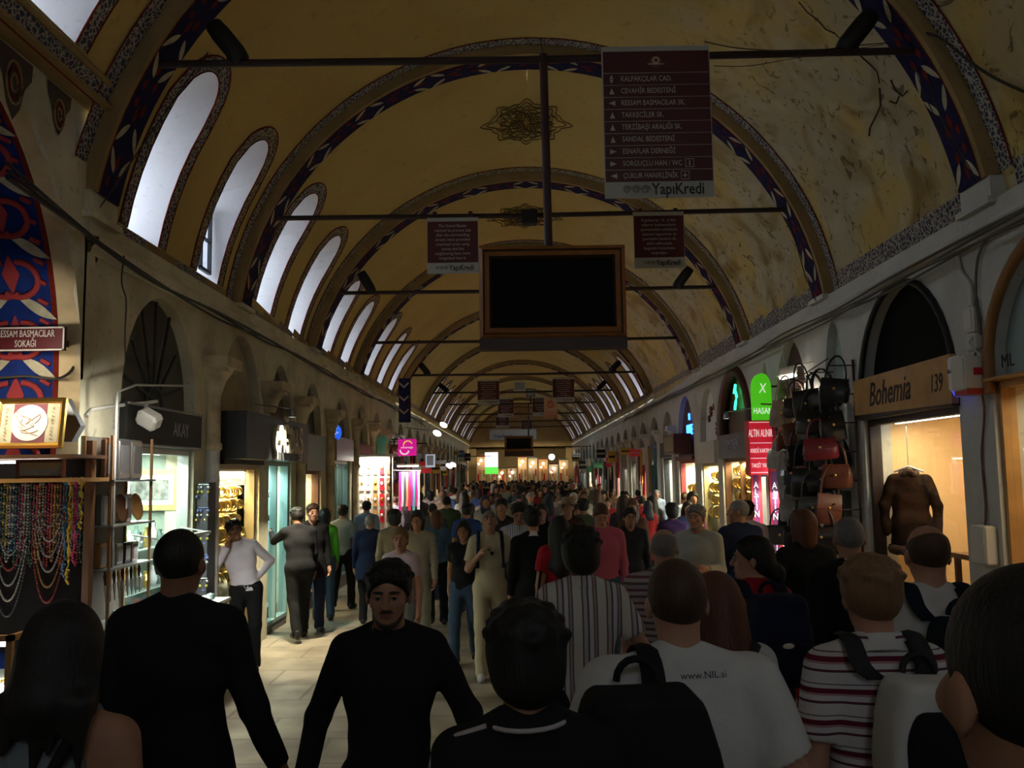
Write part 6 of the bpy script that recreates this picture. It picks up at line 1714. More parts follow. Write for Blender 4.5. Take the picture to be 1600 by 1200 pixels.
# flood lamp lighting the bags
t = thing('flood_lamp', 'white flood lamp with glowing tube over the handbags', 'lamp', (XR - .5, 11.9, 3.4))
p = ray(1229, 584, 12.1)
mb = MB(); mb.obox(Matrix.Translation(p + Vector((0, 0, .03))) @ Matrix.Rotation(R(-12), 4, 'Y'), .26, .16, .12, 0, .03); mb.build('housing', M_offw, t)
mb = MB(); mb.obox(Matrix.Translation(p + Vector((.01, -.03, -.05))) @ Matrix.Rotation(R(-12), 4, 'Y'), .2, .12, .03); mb.build('tube', M_lamp, t)
mb = MB(); mb.tube([p + Vector((0, .02, .1)), ray(1224, 560, 12.1), ray(1222, 540, 12.2)], .012, 6); mb.tube([p + Vector((.1, 0, .1)), (XR, 11.7, 3.6)], .010, 6); mb.build('arm', M_offw, t)
l = bpy.data.lights.new('flood', 'SPOT'); l.energy = 60; l.color = (1, .9, .75); l.spot_size = R(110); l.spot_blend = .5; l.shadow_soft_size = .06
o = bpy.data.objects.new('flood', l); o.location = p + Vector((-.02, -.08, -.10)); o.rotation_euler = Vector((.15, -.9, -1.2)).to_track_quat('-Z', 'Y').to_euler(); C.objects.link(o)

# stack of projecting sign boxes
y = 12.35
def blade(px0, px1, py0, py1, lab, m, y=y, edge=None, nm='shop_sign'):
    x0, x1 = ray(px0, 700, y).x, ray(px1, 700, y).x; zt, zb = ray((px0 + px1) / 2, py0, y).z, ray((px0 + px1) / 2, py1, y).z
    t = thing(nm, lab, 'sign', ((x0 + x1) / 2, y, zb))
    mb = MB(); mb.box(x0, x1, y, y + .10, zb, zt); mb.build('box', edge or M_offw, t)
    mb = MB(); mb.box(x0 + .015, x1 - .015, y - .006, y, zb + .015, zt - .015); mb.build('face', m, t)
    return t, (x0 + x1) / 2, (zb + zt) / 2, x1 - x0, zt - zb, y
def lightm(n, c, e): return mat(n, c, .5, emit=e, ecol=c)
t, cx, cz, w, h, yy = blade(1233, 1262, 640, 667, 'red square flag sign with white crescent and star', lightm('flag_red', (.62, .01, .03), .25))
mb = MB(); n = 20
P = [(cx - .04 + .075 * math.cos(a), yy - .009, cz + .075 * math.sin(a)) for a in [R(40) + R(280) * i / n for i in range(n + 1)]]
P += [(cx - .022 + .060 * math.cos(a), yy - .009, cz + .060 * math.sin(a)) for a in [R(322) - R(284) * i / n for i in range(n + 1)]]
for i in range(n): mb.add([P[i], P[i + 1], P[2 * n - i], P[2 * n + 1 - i]], [(0, 1, 2, 3)])
st = [(cx + .065 + (.030 if i % 2 == 0 else .012) * math.cos(R(180 + 36 * i)), yy - .009, cz + (.030 if i % 2 == 0 else .012) * math.sin(R(180 + 36 * i))) for i in range(10)]
mb.add(st, [tuple(range(10))]); mb.build('crescent_and_star', lightm('sign_glow_white', (.9, .9, .88), .5), t)
M_glow = MATS['sign_glow_white']
t, cx, cz, w, h, yy = blade(1233, 1262, 668, 695, 'black shoe shop sign with pale winged emblem', M_black)
mb = MB()
for k in range(5): mb.tube([(cx - .09 + .04 * k, yy - .01, cz - .01), (cx - .07 + .04 * k, yy - .01, cz + .05), (cx - .04 + .04 * k, yy - .01, cz + .0)], .008, 5)
mb.build('emblem', M_grey, t); text('AYAKKABI', (cx, yy - .01, cz - .06), .05, M_text, t)
t, cx, cz, w, h, yy = blade(1233, 1262, 696, 725, 'pale blue white sign with grey handwriting', lightm('pale_sign', (.50, .56, .60), .35)); text('Deri', (cx, yy - .01, cz), .12, M_grey, t).data.shear = .4
t, cx, cz, w, h, yy = blade(1233, 1262, 727, 756, 'red sign with white handwriting over the blue sign', lightm('red_sign', (.45, .01, .02), .3), edge=M_gold); text('Umo', (cx, yy - .01, cz), .14, M_glow, t).data.shear = .4
t, cx, cz, w, h, yy = blade(1233, 1262, 758, 784, 'navy sign with blue capital letters at the bottom of the stack', mat('navy_sign', (.01, .015, .05), .5)); text('RAKI', (cx, yy - .01, cz + .03), .11, mat('rakı_blue', (.05, .18, .6), .5, emit=.3), t); text('YE MEHMET', (cx, yy - .01, cz - .07), .035, M_glow, t)
t, cx, cz, w, h, yy = blade(1233, 1262, 787, 800, 'narrow sky blue sign under the navy sign', lightm('sky_sign', (.08, .35, .60), .4))
# green light box with rounded top
y = 13.3; x0, x1 = ray(1178, 650, y).x, ray(1207, 650, y).x; zb, zs, zt = ray(1192, 656, y).z, ray(1192, 605, y).z, ray(1192, 583, y).z; cx = (x0 + x1) / 2
t = thing('light_box_sign', 'bright green round topped light box sign', 'sign', (cx, y, zb))
P = [(x0, y, zb), (x1, y, zb)] + [(cx + (x1 - x0) / 2 * math.cos(a), y, zs + (zt - zs) * math.sin(a)) for a in [math.pi * i / 12 for i in range(13)]]
mb = MB(); mb.prism(P, (0, .14, 0), 0); mb.build('box', lightm('green_glow', (.07, .55, .01), .55), t)
text('HASAN', (cx, y - .006, zb + .13), .13, M_glow, t, sx=.68, ex=.003); tx = text('X', (cx, y - .006, zs - .02), .2, M_glow, t, sx=.7); tx.data.shear = .2
mb = MB(); mb.box(x1, XR, y + .05, y + .09, zs, zs + .03); mb.box(x1, XR, y + .05, y + .09, zb + .05, zb + .08); mb.build('bracket', M_iron, t)
# red light box
y = 13.25; x0, x1 = ray(1170, 700, y).x, ray(1208, 700, y).x; zb, zt = ray(1190, 742, y).z, ray(1190, 657, y).z; cx = (x0 + x1) / 2; H_ = zt - zb
t = thing('light_box_sign', 'red rectangular gold buying light box sign below the green one', 'sign', (cx, y, zb))
mb = MB(); mb.box(x0, x1 + .04, y, y + .22, zb, zt); mb.build('box', M_red, t)
mb = MB(); mb.box(x0 + .01, x1 - .01, y - .005, y, zb + .01, zt - .01); mb.build('face', lightm('red_glow', (.62, .012, .03), .4), t)
mb = MB()
for z_ in (zb + .03, zb + H_ * .30, zb + H_ * .58, zt - .03): mb.box(x0 + .02, x1 - .02, y - .008, y - .005, z_, z_ + .008)
mb.build('rule', M_glow, t)
for s_, z_, sz in (('ALTIN ALINIR', .76, .16), ('KREDİ KARTINA', .44, .085), ('TAKSİT YAPILIR', .17, .085)): text(s_, (cx, y - .009, zb + H_ * z_), sz, M_glow, t, sx=(.36 if sz > .1 else .5), ex=.002)
mb = MB(); mb.box(x1, XR, y + .08, y + .12, zb + .1, zb + .13); mb.box(x1, XR, y + .08, y + .12, zt - .15, zt - .12); mb.build('bracket', M_iron, t)
for px, yv, lab in ((1184, 13.6, 'tall red banner with vertical white letters, left of the two'), (1213, 12.75, 'tall red banner with vertical white letters, right of the two')):
    x_ = ray(px, 800, yv).x
    t = thing('vertical_banner', lab, 'banner', (x_, yv, .9))
    mb = MB(); mb.box(x_ - .075, x_ + .075, yv, yv + .06, .75, 2.22); mb.build('panel', M_red, t)
    mb = MB(); mb.box(x_ - .055, x_ + .03, yv - .004, yv, .8, 2.18); mb.build('strip', mat('banner_navy', (.10, .01, .06), .5), t)
    text('\n'.join('ALTIN ALIR'), (x_ - .012, yv - .008, 1.49), .135, M_glow, t, sp=.8, sx=.8)
    mb = MB(); mb.box(x_, XR, yv + .02, yv + .05, 2.1, 2.13); mb.build('bracket', M_iron, t)
# hanging T-shirts
def tshirt(x, y, z, rot, col, lab, grp=None, nm='t_shirt', w=.40, h=.58):
    mb = MB(); ol = [(-.5, 0), (-.95, -.18), (-.85, -.38), (-.52, -.25), (-.50, -1), (.50, -1), (.52, -.25), (.85, -.38), (.95, -.18), (.5, 0), (.18, .03), (0, -.05), (-.18, .03)]
    M = Matrix.Translation((x, y, z)) @ Matrix.Rotation(R(rot), 4, 'Z')
    mb.prism([M @ Vector((a * w / 2, 0, b_ * h)) for a, b_ in ol], M.to_3x3() @ Vector((0, .045, 0)))
    mb.tube([M @ Vector((0, .02, .0)), M @ Vector((0, .02, .06)), M @ Vector((.015, .02, .085))], .004, 5)
    tag(mb.build(nm, mat('cloth_%.2f_%.2f_%.2f' % col, col, .85, bump=.3, bscale=12), at=(x, y, z)), lab, 'shirt', grp)
tshirt(XR - .20, 12.6, 3.0, 50, (.02, .03, .10), 'navy shirt hanging beside the stack of signs')
tshirt(XR - .25, 12.45, 2.62, 45, (.06, .30, .50), 'sky blue shirt hanging below the navy shirt')
tshirt(XR - .22, 12.4, 2.22, 50, (.22, .27, .30), 'grey shirt hanging below the sky blue shirt')
tshirt(XR - .20, 12.3, 1.80, 50, (.42, .02, .04), 'red shirt hanging lowest beside the stack of signs')
mb = MB(); mb.tube([(XR, 12.6, 3.1), (XR - .5, 12.5, 3.12)], .012, 6); tag(mb.build('hanging_rod', M_iron, at=(XR, 12.6, 3.1)), 'short iron rod carrying the hanging shirts', 'rod')
# stall shelf of the clothes shop
t = thing('display_counter', 'low lit glass counter before the clothes shop on the right', 'display case', (XR - .3, 13.0, 0))
mb = MB(); wbox(mb, 1, 12.2, 13.6, -.1, .35, 0, 1.0); mb.build('body', mat('counter_olive', (.30, .32, .18), .5), t)
mb = MB(); wbox(mb, 1, 12.2, 13.6, -.1, .37, 1.0, 1.03); mb.build('top', M_white, t)
for k in range(3):
    mb = MB(); wbox(mb, 1, 12.22, 13.58, .355, .365, .25 + .25 * k, .27 + .25 * k); mb.build('shelf_edge', M_gold, t)
mb = MB(); wbox(mb, 1, 12.3, 13.5, .0, .06, 1.5, 1.53); mb.build('lamp_tube', M_tube, t)
area('counter_lamp', (XR - .25, 12.9, 1.9), (0, 0, 0), .1, 1.1, 25, (1, .98, .88))

# pier boxes on the right wall, nearest
def wallbox(y0, y1, w, z0, z1, m, lab, nm='junction_box', cat='box'):
    t = thing(nm, lab, cat, (XR, (y0 + y1) / 2, z0))
    mb = MB(); mb.obox(Matrix.Translation((XR - w / 2, (y0 + y1) / 2, (z0 + z1) / 2)) @ Matrix.Rotation(R(90), 4, 'Z'), y1 - y0, w, z1 - z0, 0, .015); mb.build('case', m, t)
    mb = MB(); wbox(mb, 1, y0 + .02, y1 - .02, w, w + .008, z0 + .02, z1 - .02); mb.build('lid', m, t)
    return t
t = wallbox(7.38, 7.62, .20, 2.84, 3.12, M_offw, 'pale alarm box with small red bar on the pier', 'alarm_box', 'alarm box')
mb = MB(); wbox(mb, 1, 7.375, 7.38, .06, .13, 2.96, 3.02); mb.build('red_bar', M_red, t); mb = MB(); wbox(mb, 1, 7.38, 7.6, .02, .19, 2.80, 2.845); mb.build('red_base', mat('alarm_red', (.35, .03, .02), .4), t)
t = wallbox(7.64, 7.84, .12, 2.86, 3.16, M_white, 'white alarm siren with blue lamp, beside the alarm box', 'alarm_siren', 'alarm box')
mb = MB(); mb.ball((XR - .09, 7.74, 2.85), .045, 10); mb.build('blue_lamp', mat('blue_lamp', (.02, .05, .8), .2, emit=1.2), t)
text('ALARM', (XR - .135, 7.74, 3.03), .05, mat('lettering_navy', (.05, .06, .15), .5), t, 'right')
wallbox(7.45, 7.62, .07, 3.34, 3.55, M_offw, 'small cream junction box high on the pier')
wallbox(7.44, 7.60, .07, 3.18, 3.32, M_offw, 'small junction box with loose wires above the alarm')
wallbox(7.42, 7.68, .10, 1.40, 1.72, M_offw, 'cream electric meter box low on the pier', 'meter_box')
cable([(XR - .02, 7.75, 4.10), (XR - .02, 7.70, 3.9), (XR - .02, 7.56, 3.75), (XR - .03, 7.54, 3.56)], .022, 'cream conduit running down to the upper junction box', 'conduit', M_offw)
cable([(XR - .03, 7.50, 3.18), (XR - .08, 7.45, 3.05), (XR - .03, 7.44, 2.7), (XR - .015, 7.56, 2.3), (XR - .015, 7.55, 1.9), (XR - .03, 7.55, 1.70)], .010, 'thin red brown cable running down the pier to the meter box', m=mat('cable_redbrown', (.20, .08, .05), .7))
cable([(XR - .05, 7.50, 3.30), (XR - .13, 7.42, 3.22), (XR - .06, 7.40, 3.12), (XR - .10, 7.5, 3.1)], .008, 'tangle of white wire above the alarm box', m=M_offw)
cable([(XR - .03, 6.9, 4.12), (XR - .03, 7.30, 4.02), (XR - .03, 7.44, 3.75), (XR - .03, 7.42, 3.3)], .012, 'grey cable following the curve of the nearest right arch', m=MATS['cable_grey'])
# inside the leather shop
t = thing('leather_jacket', 'dark brown leather jacket with fur hem hanging in the window', 'jacket', (XR + .30, 9.75, 1.3))
M = Matrix.Translation((XR + .30, 9.72, 2.14)) @ Matrix.Rotation(R(-25), 4, 'Z')
S_ = SDF((-.42, -.2, -.95), (.42, .2, .2), .012)
S_.ell((0, 0, -.28), (.19, .09, .30), .04); S_.cap((-.14, 0, -.06), (.14, 0, -.06), .06, .06, .04); S_.ell((0, 0, -.50), (.20, .095, .20), .04); S_.cap((-.05, 0, -.55), (-.05, 0, -.72), .15, .16, .05); S_.cap((.05, 0, -.55), (.05, 0, -.72), .15, .16, .05)
for sx in (-1, 1): S_.cap((sx * .17, 0, -.07), (sx * .26, -.02, -.34), .062, .055, .02); S_.cap((sx * .26, -.02, -.34), (sx * .25, -.05, -.62), .055, .045, .02)
v, q = S_.mesh(.004)
me = np_mesh('jacket', [(v, q)], mat('jacket_leather', (.016, .008, .005), .85, noise=.5, nscale=9, spec=.05), 1.0)
o = bpy.data.objects.new('body', me); C.objects.link(o); o.parent = t; o.matrix_local = Matrix.Translation(-OFF[t.name]) @ M
mb = MB(); mb.tube([M @ Vector((.075 * math.cos(a), .075 * math.sin(a), .01 + .03 * math.sin(a * 3))) for a in [x * .42 for x in range(15)]], .030, 8, closed=True); mb.build('fur_collar', mat('fur_brown', (.035, .016, .010), .95, bump=.8, bscale=80), t)
mb = MB(); mb.tube([M @ Vector(((.20) * math.cos(a), .15 * math.sin(a), -.80)) for a in [x * .42 for x in range(15)]], [.05 + .012 * (i % 2) for i in range(15)], 8, closed=True); mb.build('fur_hem', MATS['fur_brown'], t)
mb = MB(); mb.tube([M @ Vector((-.15, 0, .02)), M @ Vector((0, 0, .08)), M @ Vector((.15, 0, .02))], .012, 6); mb.tube([M @ Vector((0, 0, .08)), M @ Vector((0, 0, .70))], .005, 5); mb.build('hanger', M_grey, t)
tshirt(XR + .75, 8.5, 1.95, -60, (.30, .24, .20), 'patterned light brown coat hanging farther inside the leather shop', nm='coat', w=.5, h=.5)
t = thing('display_table', 'brown wooden table with folded leather inside the leather shop', 'table', (XR + .75, 8.7, 0.3))
mb = MB(); mb.box(XR + .45, XR + 1.15, 8.1, 9.2, 1.30, 1.35); mb.build('tabletop', M_wood, t)
for (a, b_) in ((.48, 8.15), (.48, 9.15), (1.1, 8.15), (1.1, 9.15)):
    mb = MB(); mb.box(XR + a, XR + a + .05, b_, b_ + .05, .3, 1.3); mb.build('leg', M_wood, t)
for k in range(3):
    mb = MB(); mb.obox(Matrix.Translation((XR + .8, 8.3 + k * .33, 1.40)), .34, .24, .09, 0, .02); tag(mb.build('folded_leather', (M_lwood, M_wood, M_lwood)[k], at=(XR + .8, 8.3 + k * .33, 1.35)), ('nearest', 'middle', 'farthest')[k] + ' folded leather piece on the brown wooden table', 'folded leather')
t = thing('picture', 'dark framed picture hanging on the cream back wall of the leather shop', 'picture', (XR + 1.28, 8.5, 2.2))
mb = MB(); mb.box(XR + 1.26, XR + 1.30, 7.98, 8.9, 2.18, 2.56); mb.build('frame', M_wood, t); mb = MB(); mb.box(XR + 1.25, XR + 1.26, 8.04, 8.84, 2.23, 2.51); mb.build('print', mat('print_dark', (.05, .06, .06), .5), t)
t = thing('garment_rail', 'rail of dark jackets low inside the leather shop', 'rail', (XR + .9, 8.2, .4))
mb = MB(); mb.tube([(XR + .6, 8.0, 1.25), (XR + 1.2, 8.0, 1.25)], .012, 6); mb.tube([(XR + .6, 8.0, .3), (XR + .6, 8.0, 1.25)], .012, 6); mb.tube([(XR + 1.2, 8.0, .3), (XR + 1.2, 8.0, 1.25)], .012, 6); mb.build('frame', M_alu, t)
for k in range(5): tshirt(XR + .65 + k * .12, 8.02, 1.17, 80, ((.03, .02, .015), (.10, .05, .02), (.02, .02, .02), (.05, .08, .02), (.06, .03, .02))[k], ('black brown', 'mid brown', 'black', 'olive', 'chestnut')[k] + ' jacket on the rail inside the leather shop', nm='jacket', w=.42, h=.68)
# amber shop goods
tshirt(XR + .35, 6.85, 1.75, -60, (.75, .17, .02), 'bright orange garment behind glass at the right frame edge', nm='garment', w=.5, h=.8)
t = thing('chandelier', 'silver wall chandelier inside the amber shop at the right frame edge', 'lamp', (XR + .4, 6.9, 2.2))
mb = MB(); mb.tube([(XR + .3, 6.85, 2.9), (XR + .3, 6.85, 2.2)], .012, 6)
for k in range(6): mb.tube([(XR + .3, 6.85, 2.3), (XR + .3 + .14 * math.cos(k), 6.85 + .14 * math.sin(k), 2.26), (XR + .3 + .2 * math.cos(k), 6.85 + .2 * math.sin(k), 2.36)], .009, 5); mb.ball((XR + .3 + .2 * math.cos(k), 6.85 + .2 * math.sin(k), 2.39), .022, 8)
mb.ball((XR + .3, 6.85, 2.62), .04, 10); mb.build('frame', M_silver, t)

# ================================================================ LEFT, FARTHER: magenta sign, monitor, hanging goods
y = 21.6; x0, x1 = ray(622, 700, y).x, ray(650, 700, y).x; zt, zb = ray(636, 686, y).z, ray(636, 712, y).z; cx, cz = (x0 + x1) / 2, (zt + zb) / 2
t = thing('light_box_sign', 'magenta square light sign with white and yellow curl', 'sign', (cx, y, zb))
mb = MB(); mb.box(x0, x1, y, y + .12, zb, zt); mb.build('box', lightm('magenta_glow', (.62, .005, .30), .55), t)
mb = MB(); q = .105
mb.tube([(cx + .02 + q * math.cos(a), y - .01, cz + .05 + q * math.sin(a)) for a in [R(20) + R(170) * i / 10 for i in range(11)]], .018, 6, 1)
mb.tube([(cx - .06 + q * math.cos(a), y - .01, cz - .06 + q * math.sin(a)) for a in [R(180) + R(170) * i / 10 for i in range(11)]], .018, 6, 0)
mb.build('curl', [M_glow, lightm('curl_yellow', (.8, .55, .15), .5)], t)
text('advantage', (cx, y - .008, cz), .075, M_glow, t)
mb = MB(); mb.box(XL, x0, y + .04, y + .08, zt - .08, zt - .05); mb.build('bracket', M_iron, t)
y = 24.5; x0, x1 = ray(665, 720, y).x, ray(679, 720, y).x; zt, zb = ray(672, 710, y).z, ray(672, 730, y).z
t = thing('monitor', 'small white framed monitor hanging above the left side crowd', 'monitor', ((x0 + x1) / 2, y, zb))
mb = MB(); mb.box(x0, x1, y, y + .2, zb, zt); mb.build('case', lightm('monitor_white', (.55, .65, .8), .35), t)
mb = MB(); mb.box(x0 + .03, x1 - .03, y - .01, y, zb + .05, zt - .03); mb.build('display', mat('monitor_face', (.08, .12, .14), .3), t)
mb = MB(); mb.tube([((x0 + x1) / 2, y + .1, zt), ((x0 + x1) / 2 - .1, y + .1, zt + .3), (XL, y + .1, zt + .35)], .02, 6); mb.build('bracket', M_iron, t)
# spot lamps
for px, py, d, lab in ((693, 664, 30, 'upper glowing oval spot lamp on the left side'), (683, 677, 27, 'lower glowing oval spot lamp on the left side'), (702, 728, 34, 'small low glowing lamp, left of its pair'), (708, 726, 36, 'small low glowing lamp, right of its pair')):
    p = ray(px, py, d)
    t = thing('spot_lamp', lab, 'lamp', p)
    mb = MB(); mb.ball(p, (.13, .05, .08), 12, 0, Matrix.Rotation(R(28), 3, 'Y')); mb.build('lens', M_lamp, t)
    mb = MB(); mb.ball(p + Vector((0, .07, .02)), (.15, .08, .10), 12, 0, Matrix.Rotation(R(28), 3, 'Y')); mb.tube([p + Vector((0, .1, .05)), (XL + .1, d + .1, p.z + .2)], .015, 5); mb.build('housing', M_grey, t)
# scarves hanging at the magenta stall
sc = [((.50, .01, .20), 'magenta'), ((.30, .02, .25), 'violet'), ((.75, .30, .15), 'orange'), ((.70, .70, .72), 'white'), ((.10, .35, .38), 'teal'), ((.55, .02, .05), 'red'), ((.05, .05, .06), 'black')]
for k in range(9):
    col, nm = sc[(k * 3) % 7]; x_ = -2.86 + k * .055; z0_ = 1.35 + .1 * (k % 2)
    mb = MB()
    for e_ in (0, .02): mb.grid([[Vector((x_ + u * .016, 21.75 + e_ + .02 * math.sin(u * 2.5 + z * 3), z)) for u in (-2, -1, 0, 1, 2)] for z in (z0_, 1.9, 2.28)])
    tag(mb.build('scarf', mat('scarf_' + nm, col, .8), at=(x_, 21.75, 2.28)), '%s scarf hanging in the row under the magenta sign' % nm, 'scarf', 'scarves under the magenta sign')
mb = MB(); mb.tube([(XL, 21.75, 2.34), (-2.35, 21.75, 2.30)], .012, 6); tag(mb.build('hanging_rod', M_alu, at=(XL, 21.75, 2.34)), 'metal rod carrying the scarves under the magenta sign', 'rod')
t = thing('strip_lamp', 'bright tube lamp over the scarves below the magenta sign', 'lamp', (-2.65, 21.6, 2.42))
mb = MB(); mb.box(-2.9, -2.4, 21.58, 21.62, 2.40, 2.43); mb.build('tube', M_lamp, t)
mb = MB(); mb.box(-2.92, -2.38, 21.56, 21.64, 2.43, 2.47); mb.build('housing', M_white, t)
area('scarf_lamp', (-2.65, 21.55, 2.38), (R(25), 0, 0), .5, .06, 20, (1, .85, .9))
for k in range(6):
    tshirt(XL + .22, 21.45 + .02 * k, 3.15 - .0 * k, 0, (.12, .38, .32), 'sea green shirt hanging above the magenta sign') if k == 0 else None
for k in range(9):      # brown bags further along
    o = copy_tree(bags[k % 3], (XL + .35 - .1 * (k % 2), 23.5 + .12 * (k % 3), 3.0 - .32 * (k // 3)), rot=(0, 0, R(10 * k)))
    col, nm = cols[(1, 3, 0, 2)[k % 4]]
    for q in (o, *o.children): q.color = (*col, 1)
    tag(o, '%s handbag hanging past the magenta sign, %s row' % (nm, ('top', 'middle', 'low')[k // 3]), 'handbag', 'handbags on the left side')
# jewellery stall boards: pale cards with pendants
t = thing('display_booth', 'white lit jewellery booth projecting into the street on the left', 'display case', (-3.1, 19.55, 0))
mb = MB(); mb.box(-3.48, -2.72, 19.5, 19.54, .2, 2.6); mb.build('back_panel', mat('booth_white', (.62, .58, .50), .6), t)
mb = MB(); mb.box(-3.5, -2.68, 19.15, 19.56, 2.6, 2.66); mb.build('canopy', M_white, t)
for x_ in (-3.48, -2.74):
    mb = MB(); mb.box(x_, x_ + .04, 19.18, 19.22, 0, 2.6); mb.build('post', M_wood, t)
mb = MB(); mb.box(-3.4, -2.8, 19.22, 19.26, 2.55, 2.58); mb.build('lamp_tube', M_tube, t)
mb = MB(); mb.box(-3.46, -2.74, 19.2, 19.5, 0, 1.0); mb.build('counter', M_wood, t)
area('booth_lamp', (-3.1, 19.22, 2.5), (R(25), 0, 0), .6, .06, 34, (1, .93, .8))
for k in range(20):
    x_ = -3.44 + .145 * (k % 5); z_ = 1.2 + .34 * (k // 5); ck = (k * 7) % 5
    mb = MB(); mb.box(x_, x_ + .10, 19.47, 19.49, z_, z_ + .27, 0); mb.ball((x_ + .05, 19.46, z_ + .15), (.03, .01, .04), 8, 1)
    tag(mb.build('pendant_card', [(M_white, M_red, M_white, M_wood, M_lwood)[ck], (M_gold, M_white)[k % 2]], at=(x_, 19.47, z_)), '%s card of pendants in the %s row of the white booth' % (('white', 'red', 'white', 'brown', 'tan')[ck], ('lowest', 'second', 'third', 'top')[k // 5]), 'display card', 'pendant cards in the white booth')

# painted blue corner of the farther side street with its banner shaped spandrel
mb = MB(); mb.box(XL, XL + .25, 27.3, 27.5, 2.95, 3.95)
for k in range(3):
    for s_ in (-1, 1): mb.prism([(XL + .12, 27.29, 3.12 + .3 * k), (XL + .12 + s_ * .11, 27.29, 3.22 + .3 * k), (XL + .12 + s_ * .10, 27.29, 3.26 + .3 * k), (XL + .12, 27.29, 3.17 + .3 * k)], (0, -.008, 0), 1)
p = ray(633, 625, 20.5)
o = tag(mb.build('painted_pier', [M_navy, M_cream], at=(XL + .12, 27.4, 2.95)), 'navy painted pier end with cream chevrons on the left side', 'painted pier'); o.location = (p.x + .0, 20.4, 3.40)
OFF.pop(o.name)
mb = MB(); mb.tube([(XL, 20.3, 3.42), (XL + .4, 20.3, 3.40)], .03, 6); mb.tube([(XL, 20.5, 3.42), (XL + .4, 20.5, 3.40)], .03, 6); tag(mb.build('shelf_bracket', M_stone, at=(XL, 20.4, 3.4)), 'stone bracket below the navy painted pier end', 'bracket')
# small blue round sign
p = ray(525, 676, 17.0); t = thing('round_sign', 'small glowing blue oval sign beside a capital on the left', 'sign', p)
mb = MB(); mb.ball(p, (.11, .03, .15), 14); mb.build('disc', lightm('blue_oval', (.02, .12, .75), .8), t); mb = MB(); mb.box(XL, p.x, p.y, p.y + .02, p.z - .01, p.z + .01); mb.build('bracket', M_iron, t)
mb = MB(); mb.tube([(p.x - .05, p.y - .035, p.z - .05), (p.x + .05, p.y - .035, p.z), (p.x - .05, p.y - .035, p.z + .03), (p.x + .03, p.y - .035, p.z + .08)], .010, 5); mb.build('emblem', M_glow, t)

# ---- the lit crossing at the far end
rnd = random.Random(2)
for k in range(9):
    x0 = -2.9 + k * .72; w = .62; z0 = 1.2
    h = rnd.uniform(2.5, 3.5)
    t = thing('market_stall', ('first', 'second', 'third', 'fourth', 'fifth', 'sixth', 'seventh', 'eighth', 'ninth')[k] + ' from left in the row of glowing stalls closing the street', 'stall', (x0 + w / 2, 62.5, 0), 'glowing stalls at the end of the street')
    c = [(1, .72, .42), (1, .85, .62), (1, .6, .3), (.95, .9, .8)][k % 4]
    mb = MB(); mb.box(x0, x0 + w, 62.8, 62.9, 0, h); mb.build('back', mat('stall_back_%d' % (k % 4), c, .6), t)
    mb = MB(); mb.box(x0, x0 + w, 62.3, 62.9, h, h + .08); mb.build('awning', (M_wood, M_maroon, M_teal)[k % 3], t)
    mb = MB(); mb.ball((x0 + w / 2, 62.5, h - .3), .10, 8); mb.ball((x0 + w / 4, 62.5, h - .55), .07, 8); mb.build('bulb', lightm('stall_bulb', (1, .8, .5), 6), t)
    for q in range(4):
        mb = MB(); mb.box(x0 + .05 + .14 * q, x0 + .14 + .14 * q, 62.70, 62.76, 1.7 + .3 * (q % 2), 2.2 + .3 * (q % 2)); mb.build('goods', (M_red, M_gold, M_white, M_lwood)[(k + q) % 4], t)
    mb = MB(); mb.box(x0 + .02, x0 + w - .02, 62.35, 62.7, 0, .95); mb.build('counter', M_wood, t)
area('crossing_lamps', (0.2, 62.2, 3.9), (R(20), 0, 0), 5.5, .3, 110, (1, .80, .52))
p = ray(768, 727, 52); t = thing('light_box_sign', 'far white and green light sign over the left of the crowd', 'sign', p)
mb = MB(); mb.box(p.x - .38, p.x + .38, p.y, p.y + .1, p.z - .1, p.z + .75); mb.build('white_panel', lightm('far_white', (.85, .75, .85), 1.2), t)
mb = MB(); mb.box(p.x - .38, p.x + .38, p.y - .01, p.y + .1, p.z - .5, p.z - .1); mb.build('green_panel', lightm('far_green', (.15, .9, .1), .8), t)
mb = MB(); mb.box(XL, p.x, p.y, p.y + .05, p.z + .5, p.z + .55); mb.build('bracket', M_iron, t)
p = ray(862, 714, 48); t = thing('street_lantern', 'bright cool white globe lamp at the far end', 'lamp', p)
mb = MB(); mb.ball(p, .16, 12); mb.build('globe', lightm('globe_cool', (.75, 1, .95), 14), t)
mb = MB(); mb.tube([p + Vector((0, 0, .15)), p + Vector((.2, 0, .5)), (XR, p.y, p.z + .55)], .02, 6); mb.build('arm', M_iron, t)
# ================================================================ THE CROWD: named figures first
F_black = fabric('cloth_black', (.010, .010, .011)); F_char = fabric('cloth_charcoal', (.028, .028, .03)); F_navy = fabric('cloth_navy', (.012, .018, .045))
F_white = fabric('cloth_white', (.52, .51, .47)); F_cream = fabric('cloth_cream', (.50, .43, .27)); F_jean = fabric('cloth_denim', (.045, .075, .12)); F_grey = fabric('cloth_grey', (.22, .235, .215))
F_red = fabric('cloth_red', (.30, .012, .02)); F_pink = fabric('cloth_pink', (.42, .10, .15)); F_pale = fabric('cloth_pale_pink', (.50, .40, .42)); F_blue = fabric('cloth_blue', (.03, .07, .25)); F_beige = fabric('cloth_beige', (.26, .22, .15)); F_greens = fabric('cloth_green', (.08, .35, .03)); F_teal = fabric('cloth_teal_print', (.03, .06, .10), col2=(.08, .14, .20)); F_khaki = fabric('cloth_khaki', (.18, .17, .12)); F_brown = fabric('cloth_brown', (.05, .025, .018))
W, S1, S2, S3 = (.52, .49, .42), (.16, .10, .09), (.08, .08, .14), (.34, .28, .24)
